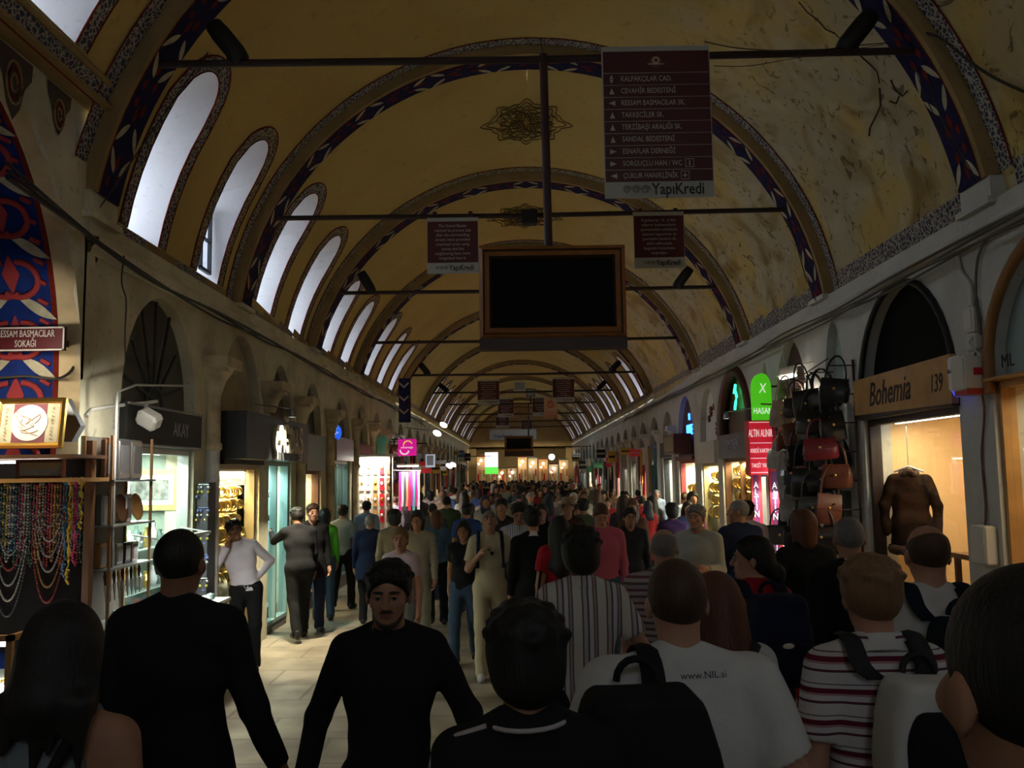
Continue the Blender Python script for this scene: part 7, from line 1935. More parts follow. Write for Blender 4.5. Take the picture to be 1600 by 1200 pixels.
F_stripe = stripemat('cloth_wide_stripes', [(0, W), (.20, S1), (.27, (.40, .36, .30)), (.42, S2), (.50, (.50, .48, .46)), (.66, S1), (.71, (.32, .24, .18)), (.80, S2), (.85, W)], 'X', .125, .3)
F_thin = stripemat('cloth_thin_stripes', [(0, (.50, .50, .52)), (.72, (.16, .18, .26))], 'X', .028)
F_hoops = stripemat('cloth_hoops', [(0, (.50, .48, .46)), (.30, (.10, .03, .05)), (.38, (.50, .48, .46)), (.55, (.36, .20, .20)), (.62, (.12, .012, .03)), (.78, (.50, .48, .46)), (.90, (.06, .04, .05)), (.93, (.50, .48, .46))], 'Z', .095, .1)
F_check = stripemat('cloth_check', [(0, (.30, .26, .25)), (.3, (.10, .07, .08)), (.5, (.36, .30, .28)), (.8, (.16, .06, .07))], 'Z', .075)
shoeB = mat('shoe_black', (.012, .010, .010), .4); shoeW = mat('shoe_white', (.45, .44, .42), .5)

def P(px, top, d, yaw, lab, x=None, cat='person', **k):
    H = height_at(px, top, d) - .012
    b, J_ = make_person(lab, H=H, **k)
    place(b, px, d, yaw, x)
    tag(b, lab, 'person')
    J_['M'] = Matrix.Translation(b.location) @ Matrix.Rotation(R(yaw), 4, 'Z')
    J_['b'] = b
    return J_

def carried(name, lab, cat, J_, parts, at=(0, 0, 1.2)):
    """something worn or held: parts = [(name, (verts, quads) or MB in the person's own frame, material)]"""
    M = J_['M']; loc = M @ (Vector(at) * J_['s'])
    t = thing(name, lab, cat, loc)
    for nm, g_, m in parts:
        if isinstance(g_, MB):
            g_.v = [tuple(M @ (Vector(p) * J_['s'])) for p in g_.v]; g_.build(nm, m, t)
        else:
            o = bpy.data.objects.new(nm, np_mesh(nm, [g_], m, J_['s'])); C.objects.link(o); o.parent = t
            o.matrix_local = Matrix.Translation(-loc) @ M
    return t

def backpack(J_, lab, mat_body, mat_pocket=None, size=(.32, .48, .18), one=False, dx=0, mstrap=None, z0=1.34, emblem=None, tilt=0, flapm=None, pk=.48):
    U = J_['U']; w, h, dp = size
    def bag(wi, hi, di, cx, cy, cz, res=.012, r_=.035):
        S = SDF((cx - wi, cy - di - .05, cz - hi - .05), (cx + wi, cy + di + .05, cz + hi * .3 + .1), res)
        a = S.ax; X, Y, Z = a[0][:, None, None] - cx, a[1][None, :, None] - cy, a[2][None, None, :] - (cz - hi / 2)
        t_ = R(tilt); X2 = X * math.cos(t_) + Z * math.sin(t_); Z2 = -X * math.sin(t_) + Z * math.cos(t_)
        tw = 1 - .28 * np.clip(Z2 / (hi / 2), 0, 1) ** 2
        q = np.maximum(np.abs(X2) / tw - wi / 2 + r_, 0) ** 2 + np.maximum(np.abs(Y) - di / 2 + r_, 0) ** 2 + np.maximum(np.abs(Z2) - hi / 2 + r_, 0) ** 2
        S.D = np.minimum(S.D, (np.sqrt(q) - r_).astype(np.float32))
        return S.mesh(.004, 2)
    b0 = U((dx, -.13, z0)) / J_['s']
    cy = b0[1] - dp / 2 - .02
    parts = [('body', bag(w, h, dp, b0[0], cy, b0[2]), mat_body), ('pocket', bag(w * .78, h * .45, dp * .5, b0[0], cy - dp * .38, b0[2] - h * pk, r_=.025), mat_pocket or mat_body)]
    if flapm: parts.append(('flap', bag(w * .9, h * .45, dp * .9, b0[0], cy - .025, b0[2] + .012, r_=.03), flapm))
    for sx in ((-1, 1) if not one else (one,)):
        pts = [U((dx * .3 + .075 * sx, -.14, z0 - .02)), U((.10 * sx, -.135, 1.45)), U((.10 * sx, -.06, 1.515)), U((.105 * sx, .03, 1.505)), U((.115 * sx, .115, 1.40)), U((.12 * sx, .135, 1.25)), U((.15 * sx, .05, 1.08)), U((.13 * sx, -.10, z0 - h * .8))]
        pts = [p / J_['s'] for p in pts]
        mb = MB(); Pn = []
        for a_, b_, c_, d_ in zip([pts[0]] + pts[:-2], pts[:-1], pts[1:], pts[2:] + [pts[-1]]):
            for i in range(5):
                u = i / 5; Pn.append(.5 * ((2 * b_) + (c_ - a_) * u + (2 * a_ - 5 * b_ + 4 * c_ - d_) * u * u + (3 * b_ - 3 * c_ + d_ - a_) * u ** 3))
        Pn.append(pts[-1])
        wd = .030
        mb.grid([[p + Vector((-wd, 0, 0)) for p in Pn], [p + Vector((0, 0, .0)) + (p - Vector((0, 0, 1.3))).normalized() * .008 for p in Pn], [p + Vector((wd, 0, 0)) for p in Pn]])
        mb.grid([[p + Vector((-wd, 0, 0)) - (p - Vector((0, 0, 1.3))).normalized() * .012 for p in Pn], [p + Vector((wd, 0, 0)) - (p - Vector((0, 0, 1.3))).normalized() * .012 for p in Pn]])
        parts.append(('strap', mb, mstrap or mat_body))
    mb = MB(); mb.tube([b0 + Vector((.05 * math.cos(a), -.03, .0 + .055 * math.sin(a))) for a in [math.pi * i / 8 for i in range(9)]], .010, 6); parts.append(('handle', mb, mstrap or mat_body))
    if emblem:
        mb = MB(); mb.ball((b0[0], cy - dp * .63, b0[2] - h * .52), (.032, .008, .014), 12); parts.append(('emblem', mb, emblem))
    else:
        mb = MB(); mb.ball((b0[0] - .01, cy - dp * .64, b0[2] - h * .66), (.008, .006, .016), 6); parts.append(('zip_pull', mb, M_silver))
    return carried('backpack', lab, 'backpack', J_, parts, at=(dx, -.2, z0 - h))

# --- nearest row
A = P(108, 938, 2.35, 0, 'woman with long black hair and grey racerback top at the lower left corner', female=True, skin='tan', hair='mid', hairc='black', shirt=fabric('cloth_steel', (.16, .18, .185)), tank=True, trousers=F_black, res=.008, armR='down', armL='wide', build=1.05, hpitch=0)
mb = MB(); U = A['U']; s_ = A['s']
mb.tube([U(p) / s_ for p in ((.10, -.06, 1.50), (.07, -.125, 1.42), (-.02, -.135, 1.25), (-.12, -.12, 1.08), (-.19, -.02, .98))], .016, 6)
mb2 = MB(); mb2.obox(Matrix.Translation((-.24, .0, .86)), .10, .28, .22, 0, .03)
carried('shoulder_bag', 'black shoulder bag with a strap across the back of the long haired woman', 'bag', A, [('strap', mb, F_black), ('body', mb2, F_black)], at=(-.2, 0, .8))
B_ = P(283, 821, 3.45, -4, 'tall man in a black jacket seen from behind, dark bag at his right', skin='dark', hair='crop', hairc='black', shirt=F_black, trousers=F_black, res=.009, hem=.78, coat=True, armR=((.10, .0, -.28), (.17, .07, -.49), (.1, .2, -1)), armL='down', build=1.1, collar=None)
mb = MB(); w_ = B_['arms'][1][2] / B_['s']
mb.obox(Matrix.Translation(w_ + Vector((.05, .0, -.30))) @ Matrix.Rotation(R(12), 4, 'Y'), .26, .16, .30, 0, .05)
mb2 = MB(); mb2.tube([w_ + Vector((.05 + .06 * math.cos(a), .02, -.16 + .10 * math.sin(a))) for a in [math.pi * i / 8 for i in range(9)]], .010, 6)
carried('hand_bag', 'dark cloth bag hanging from the hand of the tall man in the black jacket', 'bag', B_, [('body', mb, F_black), ('handle', mb2, F_black)], at=tuple(w_ + Vector((.05, 0, -.45))))
Cm = P(608, 872, 3.5, 182, 'young bearded man in a black shirt walking towards the camera', skin='tan', hair='short', hairc='black', shirt=F_black, trousers=F_black, res=.008, hem=.84, armR=((.11, -.06, -.255), (.13, .09, -.425), (.0, .35, -1)), armL=((.13, -.03, -.25), (.17, .10, -.43), (.0, .4, -1)), build=1.0, face=True, beard=True, collar=F_black, stride=.10, neck_open=.02, hpitch=-4)
w_ = Cm['arms'][1][2] / Cm['s']
mb = MB(); mb.prism([w_ + Vector(p) for p in ((.02, .05, -.06), (-.07, .07, -.12), (-.10, .09, -.22), (.0, .07, -.17))], (0, .003, 0))
carried('paper', 'folded white paper held by the bearded man in black', 'paper', Cm, [('sheet', mb, M_white)], at=tuple(w_ + Vector((-.05, .07, -.15))))
D_ = P(818, 944, 2.22, 4, 'person with thick black hair in a dark track jacket with pale piping', skin='tan', hair='thick', hairc='black', shirt=F_black, trousers=F_black, res=.009, hem=.80, coat=True, armR='down', armL='hold', build=1.0)
mb = MB(); U = D_['U']; s_ = D_['s']
mb.tube([U((.095 * math.cos(a), -.012 + .10 * math.sin(a), 1.493 + .004 * math.cos(a))) / s_ for a in [math.pi * 2 * i / 20 for i in range(21)]], .006, 6)
for q in (-1,): mb.tube([U(p) / s_ for p in ((q * .10, -.055, 1.492), (q * .17, -.045, 1.470), (q * .225, -.02, 1.42), (q * .25, -.01, 1.30), (q * .27, 0, 1.15))], .007, 6)
mb.v = [tuple(Vector(p) * s_) for p in mb.v]; mb.build('piping', fabric('cloth_piping', (.42, .38, .36)), D_['b'])
E_ = P(1052, 866, 2.62, 3, 'big man in a white T-shirt with a web address on its back', skin='fair', hair='crop', hairc='brown', shirt=F_white, sleeve='short', trousers=F_jean, res=.008, hem=.80, armR='wide', armL=((.10, -.02, -.27), (.14, .04, -.49), (0, .2, -1)), build=1.28)
backpack(E_, 'large black backpack slung over the left shoulder of the man in the white T-shirt', fabric('pack_black', (.012, .012, .013)), size=(.36, .52, .20), one=-1, dx=-.15, z0=1.46)
U = E_['U']; s_ = E_['s']
from mathutils.bvhtree import BVHTree
sh_ = next(c for c in E_['b'].children if c.name.startswith('shirt'))
bv = BVHTree.FromPolygons([v.co for v in sh_.data.vertices], [tuple(p.vertices) for p in sh_.data.polygons])
hit, nrm, _i, _d = bv.ray_cast(Vector((.045, -1, 1.452)) * s_, Vector((0, 1, 0)))
tx = text('www.NIL.si', (0, 0, 0), .026 * s_, M_textd, E_['b'], sx=1.0, ex=.002)
tx['wrap'] = 1; tx.location = hit + nrm * .002; tx.rotation_euler = (R(90) - math.asin(max(-1, min(1, nrm.z))), 0, R(6))
Fm = P(905, 824, 4.7, 2, 'man in a short sleeved shirt of wide brown and white stripes seen from behind', skin='tan', hair='thick', hairc='black', shirt=F_stripe, sleeve='short', trousers=F_black, res=.009, hem=.80, armR=((.12, -.03, -.25), (.10, .10, -.45), (0, .3, -1)), armL='down', collar=F_stripe, build=1.0)
Gm = P(1034, 822, 5.5, 0, 'balding man in a checked shirt behind the man in the white T-shirt', skin='fair', hair='bald', hairc='grey', shirt=F_check, sleeve='short', trousers=F_khaki, res=.010, hem=.80, collar=F_check, build=1.15)
Hm = P(1172, 834, 4.9, 12, 'woman with dark bun and red sleeves, her face in profile, navy backpack on', female=True, skin='fair', hair='bun', hairc='black', shirt=F_red, trousers=F_navy, res=.009, hem=.85, hyaw=62, armR='down', armL='fold', face=True)
backpack(Hm, 'navy backpack with small pale oval badge on the woman with red sleeves', fabric('pack_navy', (.010, .013, .032)), size=(.33, .46, .17), emblem=M_white, z0=1.47)
mb = MB(); 
for sx in (-1, 1): mb.tube([Hm['Hd']((.035 * sx + .022 * math.cos(a), .075 - .01 * math.sin(a), .088 + .016 * math.sin(a))) for a in [math.pi * 2 * i / 12 for i in range(12)]], .004, 5, closed=True)
mb.tube([Hm['Hd']((-.09, .0, .06)), Hm['Hd']((-.058, .075, .088))], .003, 5); mb.tube([Hm['Hd']((.09, .0, .06)), Hm['Hd']((.058, .075, .088))], .003, 5)
mb.v = [tuple(Hm['M'] @ Vector(p)) for p in mb.v]
tag(mb.build('sunglasses', M_black, at=Hm['M'] @ Hm['Hd']((0, .08, .09))), 'dark sunglasses pushed up on the hair of the woman with red sleeves', 'sunglasses')
Im = P(1112, 893, 3.4, 8, 'brown haired woman in a pale T-shirt with a dark shoulder strap', female=True, skin='fair', hair='long', hairc='reddish', shirt=F_white, sleeve='short', trousers=F_jean, res=.009, hem=.85, build=1.1, armR='down')
mb = MB(); U = Im['U']; s_ = Im['s']
mb.tube([U(p) / s_ for p in ((.10, .0, 1.51), (.12, -.07, 1.49), (.02, -.145, 1.36), (-.10, -.14, 1.15))], .024, 6)
mb2 = MB(); mb2.obox(Matrix.Translation((-.16, -.19, 1.02)), .26, .10, .24, 0, .04)
mb3 = MB(); mb3.prism([U(p) / s_ for p in ((.12, -.12, 1.38), (.17, -.115, 1.33), (.19, -.11, 1.24), (.15, -.13, 1.29))], (0, -.012, 0))
carried('shoulder_bag', 'dark shoulder bag with pink tag across the back of the brown haired woman', 'bag', Im, [('strap', mb, F_char), ('body', mb2, F_black), ('tag', mb3, fabric('tag_pink', (.40, .10, .09)))], at=(-.1, -.19, 1.0))
Jm = P(1352, 866, 2.95, 2, 'blond boy in a maroon and white hooped polo shirt seen from behind', skin='fair', hair='tuft', hairc='dblond', shirt=F_hoops, sleeve='short', trousers=F_khaki, res=.008, hem=.82, armR='down', armL='down', collar=F_white)
backpack(Jm, 'pale grey backpack with large black pocket on the blond boy', F_white, F_black, size=(.32, .50, .18), mstrap=F_char, z0=1.43, dx=.06, pk=.14)
Km = P(1443, 814, 3.8, -4, 'balding man in a white T-shirt with a dark backpack beside the pier', skin='fair', hair='bald', hairc='brown', shirt=F_white, sleeve='short', trousers=F_khaki, res=.009, hem=.82, build=1.1)
backpack(Km, 'dark blue backpack on the balding man in the white T-shirt', fabric('pack_dark', (.010, .014, .025)), size=(.32, .46, .18), z0=1.42, dx=.05)
Lm = P(1592, 862, 1.0, 4, 'dark haired head close to the camera at the lower right edge', x=.565, skin='tan', hair='crop', hairc='black', shirt=F_char, trousers=F_black, res=.007, hands=False, build=1.0)
Mm = P(1322, 804, 5.3, -4, 'grey haired man in a dark suit with white shirt collar walking away', skin='tan', hair='crop', hairc='grey', shirt=F_black, trousers=F_black, res=.010, hem=.72, coat=True, armR='down', armL='down', stride=.16, build=1.05, collar=F_white)
Nm = P(1252, 796, 7.2, 8, 'red haired woman in black with one hand on her hip beside the handbags', female=True, skin='fair', hair='bob', hairc='reddish', shirt=F_black, trousers=F_black, res=.011, hem=.8, armL='hip', armR='down', build=1.15)
# --- middle distance
Om = P(764, 795, 10.0, 184, 'man in a cream polo shirt and trousers looking up, hand on his rucksack strap', skin='fair', hair='crop', hairc='grey', shirt=F_cream, sleeve='short', trousers=F_cream, res=.010, hem=.83, hpitch=22, armR='strap', armL='down', face=True, shoes=shoeW, stride=.13, collar=F_cream, hires_hands=True)
U = Om['U']; s_ = Om['s']
parts = []
for sx in (-1, 1):
    mb = MB(); mb.tube([U(p) / s_ for p in ((.12 * sx, -.10, 1.44), (.12 * sx, -.02, 1.515), (.125 * sx, .06, 1.48), (.13 * sx, .125, 1.35), (.14 * sx, .12, 1.15))], .020, 6); parts.append(('strap', mb, F_navy))
mb = MB(); mb.obox(Matrix.Translation((0, -.22, 1.22)), .28, .15, .40, 0, .04); parts.append(('body', mb, F_navy))
carried('rucksack', 'dark rucksack worn by the man in cream looking up', 'backpack', Om, parts, at=(0, -.2, 1.0))
mb = MB()
for sx in (-1, 1): mb.ball((.018 * sx, .135, 1.325 + .024 * sx), (.016, .008, .022), 8)
mb.tube([(0, .13, 1.37), (.002, .135, 1.30)], .004, 5)
carried('sunglasses', 'dark sunglasses hooked in the neck of the cream polo shirt', 'sunglasses', Om, [('frame', mb, M_black)], at=(0, .13, 1.32))
P(810, 784, 10.9, 180, 'man in a thinly striped pale shirt looking down, beside the man in cream', skin='tan', hair='short', hairc='black', shirt=F_thin, sleeve='rolled', trousers=F_black, res=.011, hpitch=-20, face=True, shoes=shoeB, collar=F_thin, hem=.9)
P(724, 813, 10.7, 172, 'dark haired woman in black sleeveless top and jeans, left of the man in cream', female=True, skin='tan', hair='bob', hairc='black', shirt=F_black, sleeve='short', trousers=F_jean, res=.011, face=True, shoes=shoeB, stride=.15, armR='swingb')
P(937, 784, 9.9, 184, 'man in a pink shirt looking down at something in his hands', skin='fair', hair='crop', hairc='brown', shirt=F_pink, trousers=F_jean, res=.010, hpitch=-26, face=True, armR='down', armL='down', build=1.1, collar=F_pink, hem=.82)
P(982, 792, 11.6, 184, 'man in a dark suit right of the man in pink', skin='tan', hair='short', hairc='black', shirt=F_char, trousers=F_black, res=.012, coat=True, hem=.72, face=True, shoes=shoeB)
P(1086, 787, 9.4, 150, 'bearded grey man in a pale jacket over black, talking with hands folded', skin='fair', hair='short', hairc='grey', shirt=fabric('cloth_stone', (.34, .33, .29)), trousers=F_black, res=.010, face=True, beard='grey', armR='fold', armL='hold', coat=False, hem=.85, build=1.15)
P(1152, 779, 9.9, 20, 'grey haired man in dark clothes before the bright window, talking to the bearded man', skin='tan', hair='crop', hairc='grey', shirt=F_navy, trousers=F_navy, res=.011, hem=.78, hyaw=50, armL='fold', build=1.15)
P(1165, 781, 11.2, -20, 'man in pale lilac shirt looking into the gold window on the right', skin='tan', hair='short', hairc='black', shirt=F_pale, trousers=F_char, res=.013, hyaw=-30)
V = P(352, 808, 10.4, 196, 'man in a white shirt, hand on his head, before the left gold window', x=-3.13, skin='dark', hair='short', hairc='black', shirt=fabric('cloth_lilac_white', (.60, .55, .60)), trousers=F_black, res=.009, face=True, armR='ear', armL='hip', hem=.93, roll=12, hyaw=10, hires_hands=True, shoes=shoeB, collar=fabric('cloth_lilac_white', (0, 0, 0)), neck_open=.03, stride=.05)
mb = MB(); mb.tube([(.155 * math.cos(a), -.005 + .122 * math.sin(a), .985) for a in [math.pi * 2 * i / 24 for i in range(24)]], .016, 6, closed=True); mb.v = [tuple(Vector(p) * V['s']) for p in mb.v]; mb.build('belt', M_black, V['b'])
mb = MB(); mb.tube([(.024 * math.cos(a), .138, .985 + .018 * math.sin(a)) for a in [math.pi * 2 * i / 12 for i in range(12)]], .005, 6, closed=True); mb.v = [tuple(Vector(p) * V['s']) for p in mb.v]; mb.build('belt_buckle', M_silver, V['b'])
P(466, 790, 12.4, 30, 'man in black leaning towards the teal door, feet apart', x=-3.0, skin='dark', hair='short', hairc='black', shirt=F_black, trousers=F_black, res=.011, armL='reach', armR='down', lean=14, stride=.22, shoes=shoeB, build=1.15, hem=.9)
P(489, 786, 13.0, 205, 'man in a black jacket facing the man leaning at the teal door', skin='fair', hair='short', hairc='brown', shirt=F_black, trousers=F_navy, res=.012, face=True, coat=True, hem=.75, shoes=shoeB)
P(507, 794, 14.0, 20, 'person in a bright green top half hidden behind the man in the black jacket', skin='tan', hair='bob', hairc='black', female=True, shirt=F_greens, trousers=F_jean, res=.013, shoes=shoeB, hem=.7)
P(536, 788, 15.1, -10, 'man in a grey T-shirt standing back turned by the left shops', skin='tan', hair='short', hairc='black', shirt=F_grey, sleeve='short', trousers=F_black, res=.011, armR='fold', armL='fold', stride=.16, shoes=shoeB, hem=.9)
P(578, 803, 13.7, 5, 'stocky bald man in a dark jacket seen from behind, right of the grey T-shirt', skin='tan', hair='crop', hairc='grey', shirt=F_navy, trousers=F_black, res=.012, coat=True, hem=.72, build=1.2, shoes=shoeB)
BB = P(626, 822, 9.0, 165, 'fair haired woman in a pale pink T-shirt behind the bearded man', female=True, skin='fair', hair='bun', hairc='dblond', shirt=F_pale, sleeve='short', trousers=F_grey, res=.010, face=True, armR='fold', armL='down', hyaw=14, hires_hands=True)
P(682, 797, 13.4, 6, 'woman in a dark teal patterned blouse and black trousers walking away', female=True, skin='fair', hair='bob', hairc='reddish', shirt=F_teal, trousers=F_black, res=.012, stride=.13, shoes=shoeB, build=1.05)
P(652, 797, 11.6, 175, 'person in beige with a dark cross strap behind the pale pink T-shirt', skin='tan', hair='bob', hairc='black', shirt=F_beige, trousers=F_khaki, res=.012, shoes=shoeW)
P(616, 796, 12.6, 10, 'short person with black hair and olive top behind the fair haired woman', skin='tan', hair='thick', hairc='black', shirt=F_khaki, trousers=F_black, res=.013)
EE = P(872, 806, 8.6, 8, 'woman in a red top, dark bag on her shoulder, beside the wide stripes', female=True, skin='tan', hair='long', hairc='black', shirt=F_red, sleeve='short', trousers=F_black, res=.011, armL='down')
mb = MB(); U = EE['U']; s_ = EE['s']; mb.tube([U(p) / s_ for p in ((-.13, .0, 1.49), (-.17, -.06, 1.40), (-.21, -.08, 1.15), (-.22, -.06, 1.0))], .014, 6); mb2 = MB(); mb2.obox(Matrix.Translation((-.25, -.05, .88)), .12, .30, .24, 0, .03)
carried('shoulder_bag', 'black shoulder bag of the woman in the red top', 'bag', EE, [('strap', mb, F_black), ('body', mb2, F_black)], at=(-.25, -.05, .76))
P(729, 786, 14.5, 8, 'man in a royal blue polo shirt behind the woman in black', skin='tan', hair='short', hairc='black', shirt=F_blue, sleeve='short', trousers=F_jean, res=.013)
P(783, 778, 13.0, 178, 'tall dark haired man in black between the man in cream and the thin stripes', skin='tan', hair='short', hairc='black', shirt=F_char, trousers=F_black, res=.014)
P(845, 786, 12.8, 184, 'woman in black with long dark hair behind the thin striped shirt', female=True, skin='tan', hair='long', hairc='black', shirt=F_black, trousers=F_black, res=.014)
hatp = P(886, 778, 13.2, 180, 'man with a tan sun hat in the middle of the street', skin='tan', hair='short', hairc='brown', shirt=F_brown, trousers=F_khaki, res=.013)
mb = MB(); hc_ = hatp['M'] @ hatp['Hd']((0, 0, .07)); mb.lathe(Matrix.Translation(hc_), [(.17, -.015), (.10, .0), (.095, .06), (.08, .085), (0, .09)], 18)
tag(mb.build('sun_hat', fabric('hat_tan', (.25, .19, .11)), at=hc_), 'tan sun hat on a man in the middle of the street', 'hat')
P(910, 778, 14.0, 2, 'man in an olive green shirt walking away past the sun hat', skin='tan', hair='short', hairc='black', shirt=fabric('cloth_olive', (.07, .09, .045)), trousers=F_jean, res=.014)
P(831, 793, 9.6, 6, 'person in a black jacket with white collar just right of the thin striped shirt', skin='tan', hair='short', hairc='black', shirt=F_black, trousers=F_black, res=.012, coat=True, hem=.75, collar=F_white)
P(1018, 774, 18.5, 5, 'woman with long black hair, black top and red brown strap, on the right side', female=True, skin='tan', hair='long', hairc='black', shirt=F_black, trousers=F_red, res=.014)
P(1048, 786, 13.5, 0, 'person with dark hair and purple top before the bearded grey man', skin='tan', hair='thick', hairc='black', shirt=fabric('cloth_purple', (.06, .03, .09)), trousers=F_black, res=.014)
P(1070, 768, 19.0, 8, 'slim person in pale blue white looking into the blue neon shop', skin='tan', hair='crop', hairc='brown', shirt=fabric('cloth_ice', (.42, .48, .56)), trousers=F_jean, res=.014, hyaw=-50)
P(996, 765, 27.0, 4, 'man in a bright red shirt and white trousers on the right side', skin='tan', hair='short', hairc='black', shirt=fabric('cloth_bright_red', (.55, .015, .06)), sleeve='short', trousers=F_white, res=.014, shoes=shoeB, stride=.12)
P(1025, 764, 24.0, 175, 'man in a pale shirt facing the camera by the right shops', skin='fair', hair='crop', hairc='grey', shirt=fabric('cloth_ice', (0, 0, 0)), trousers=F_navy, res=.014)
P(973, 767, 25.0, 5, 'person in a white top left of the bright red shirt', skin='tan', hair='short', hairc='black', shirt=F_white, sleeve='short', trousers=F_navy, res=.015)
P(711, 762, 29.0, -30, 'man in a bright white shirt and blue jeans far down on the left', skin='tan', hair='short', hairc='black', shirt=fabric('cloth_bright_white', (.75, .75, .75)), trousers=F_jean, res=.014, armR='hold', armL='hold')
P(573, 782, 17.5, 8, 'man in a light blue shirt before the brilliant stall', skin='tan', hair='short', hairc='black', shirt=fabric('cloth_light_blue', (.18, .26, .42)), trousers=F_char, res=.013, build=1.1)
P(604, 778, 21.0, 175, 'man in a grey jacket facing the camera near the brilliant stall', skin='fair', hair='short', hairc='brown', shirt=F_grey, trousers=F_char, res=.013, face=True)
P(617, 775, 23.0, 30, 'man in a pale checked shirt near the magenta sign', skin='fair', hair='crop', hairc='brown', shirt=stripemat('cloth_pale_check', [(0, (.6, .62, .68)), (.75, (.3, .34, .45))], 'Z', .05), trousers=F_navy, res=.013)
P(636, 772, 23.5, 170, 'bald man in a dark top with white strap near the magenta sign', skin='fair', hair='crop', hairc='grey', shirt=F_char, trousers=F_black, res=.014)
P(656, 768, 22.0, 5, 'woman in black with a yellow side panel near the scarves', female=True, skin='tan', hair='bun', hairc='black', shirt=F_black, trousers=F_brown, res=.014)
P(672, 766, 25.0, 20, 'woman in a pale pink shirt near the hanging brown bags', female=True, skin='tan', hair='bob', hairc='black', shirt=F_pale, trousers=F_brown, res=.014)
P(692, 766, 22.5, 5, 'woman in a long beige coat on the left side', female=True, skin='tan', hair='bob', hairc='brown', shirt=F_beige, trousers=F_beige, res=.014, coat=True, hem=.6)

# --- the far crowd: a few bodies, copied and re-coloured piece by piece
O_cloth = mat('crowd_cloth', (.5, .5, .5), .9, objcol=True, spec=.15); O_hair = mat('crowd_hair', (.5, .5, .5), .6, objcol=True)
protos = []
specs = [dict(hair='short', armR='down', armL='swingf', stride=.15, build=1.05), dict(hair='crop', armR='swingf', armL='down', stride=-.13, build=1.15, sleeve='short'),
         dict(hair='bob', female=True, armR='fold', armL='down', stride=.10), dict(hair='long', female=True, armR='down', armL='hold', stride=-.12, sleeve='short'),
         dict(hair='short', armR='hold', armL='hold', stride=.08, coat=True, hem=.75), dict(hair='scarf', female=True, armR='down', armL='down', stride=.08, coat=True, hem=.55)]
for sp in specs:
    for fc in (0, 1):
        b, _ = make_person('p%d' % fc, H=1.72, skin=('tan', 'fair')[fc], hairc=O_hair, shirt=O_cloth, trousers=O_cloth, res=.020, hands=False, wr=0, **sp)
        protos.append((b, sp))
pused = [False] * len(protos)
shirts = [((.012, .012, .014), 'black', 9), ((.05, .05, .06), 'dark grey', 6), ((.02, .03, .07), 'navy', 6), ((.45, .45, .43), 'white', 5), ((.22, .20, .16), 'beige', 4), ((.05, .10, .25), 'blue', 3), ((.25, .02, .03), 'red', 2), ((.10, .05, .03), 'brown', 4), ((.16, .20, .20), 'pale grey', 3), ((.05, .08, .04), 'green', 2), ((.18, .05, .12), 'plum', 2), ((.35, .18, .05), 'orange', 1)]
hairs = [((.008, .007, .006), 'black', 8), ((.04, .02, .01), 'brown', 4), ((.14, .13, .12), 'grey', 2), ((.15, .09, .04), 'fair', 1)]
rc = random.Random(21)
def wpick(L):
    t_ = rc.uniform(0, sum(x[2] for x in L)); 
    for x in L:
        t_ -= x[2]
        if t_ <= 0: return x
    return L[-1]
taken = [(o.location.x, o.location.y) for o in scene.objects if o.name.startswith('person') and o.get('category') == 'person']
def zone(x, y):
    dd = 'near crowd' if y < 18 else 'middle crowd' if y < 28 else 'distant crowd' if y < 42 else 'farthest crowd'
    px = 810 + 1400 * x / y
    ll = 'left' if px < 755 else 'right' if px > 880 else 'centre'
    return dd + ', ' + ll
placed = 0; tries = 0; groups = {}
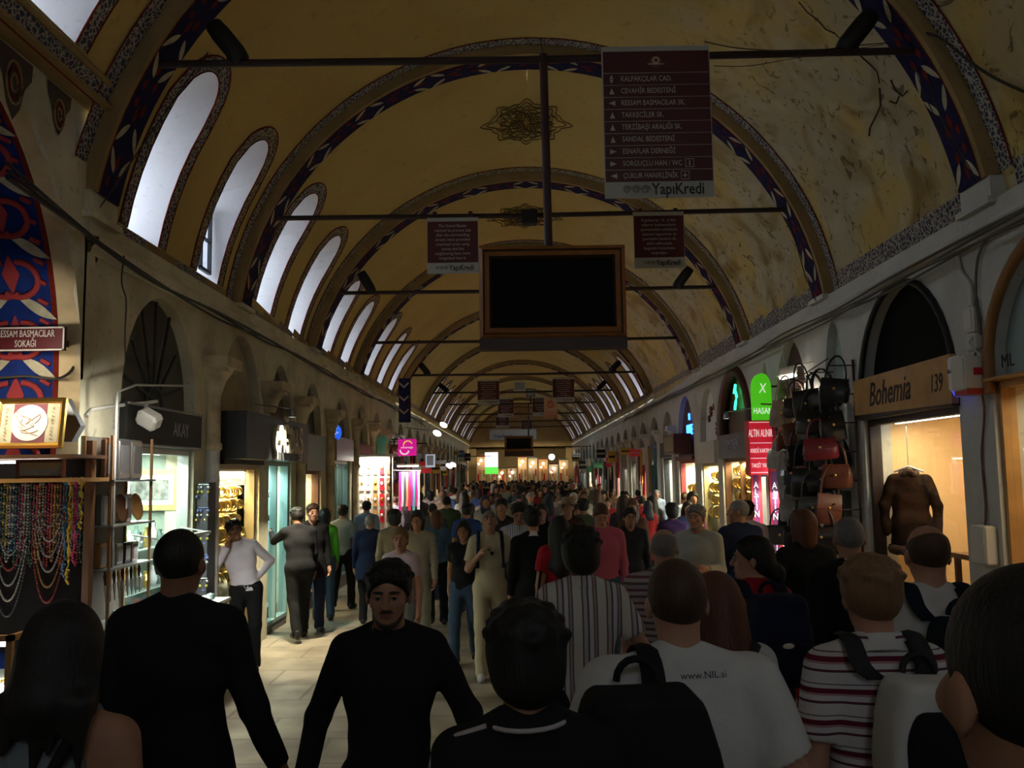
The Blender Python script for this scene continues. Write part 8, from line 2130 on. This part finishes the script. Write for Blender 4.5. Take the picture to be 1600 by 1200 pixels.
while placed < 205 and tries < 20000:
    tries += 1
    u = rc.random()
    y = 13.2 + 48 * u ** 1.15; x = rc.uniform(-2.7, 3.2)
    if y < 22 and x < -1.6: continue
    mind = .62 if y < 30 else .55
    if any((x - a) ** 2 + ((y - b_) * .8) ** 2 < mind ** 2 for a, b_ in taken): continue
    # keep the open strip of pavement the photo shows on the left of the first walkers
    if y < 16.5 and (-1.15 < x < -.55): continue
    taken.append((x, y)); placed += 1
    i = rc.randrange(len(protos)); b, sp = protos[i]
    toward = rc.random() < .45
    yaw_ = (180 if toward else 0) + rc.uniform(-18, 18)
    loc = (x, y, floor_z(y))
    if pused[i]: o = copy_tree(b, loc, rot=(0, 0, R(yaw_)))
    else: o = b; pused[i] = True; o.location = loc; o.rotation_euler = (0, 0, R(yaw_))
    sc_ = rc.uniform(.92, 1.06); o.scale = (sc_, sc_, sc_)
    st = wpick(shirts); tr_ = wpick(shirts[:3] + shirts[4:6]); hr = wpick(hairs)
    for ch in o.children:
        n_ = ch.name.split('.')[0]
        c_ = st[0] if n_ in ('shirt', 'coat') else tr_[0] if n_ == 'trousers' else hr[0]
        if n_ == 'headscarf': c_ = wpick(shirts)[0]
        k_ = rc.uniform(.8, 1.2); ch.color = (*[min(1, q * k_) for q in c_], 1)
    z_ = zone(x, y)
    kind = 'headscarf' if sp['hair'] == 'scarf' else hr[1] + ' hair'
    lab = 'person with %s and %s %s, %s' % (kind, st[1], 'coat' if sp.get('coat') else 'top', z_) if toward else 'person from behind, %s, %s %s, %s' % (kind, st[1], 'coat' if sp.get('coat') else 'top', z_)
    tag(o, lab, 'person', 'crowd ' + z_.replace(',', ''))
for (b, sp), u in zip(protos, pused):
    if not u:
        for ch in list(b.children): bpy.data.objects.remove(ch)
        bpy.data.objects.remove(b)
# ---------------------------------------------------------------- lettering becomes plain mesh
bpy.context.view_layer.update()
dg = bpy.context.evaluated_depsgraph_get()
for o in [o for o in scene.objects if o.type == 'FONT']:
    me = bpy.data.meshes.new_from_object(o.evaluated_get(dg))
    n = bpy.data.objects.new('lettering', me)
    n.parent = o.parent; n.location = o.location; n.rotation_euler = o.rotation_euler; n.scale = o.scale
    if o.get('wrap'):          # shirt print follows the cloth
        Ml = Matrix.LocRotScale(n.location, n.rotation_euler, n.scale); Mi = Ml.inverted(); dr = Ml.to_3x3() @ Vector((0, 0, 1))
        for v in me.vertices:
            p = Ml @ v.co; h_, n_, _a, _b = bv.ray_cast(p + dr * .12, -dr)
            if h_ is not None: v.co = Mi @ (h_ + dr * .0025)
    nm = o.name; C.objects.link(n); bpy.data.objects.remove(o)
    n.name = nm
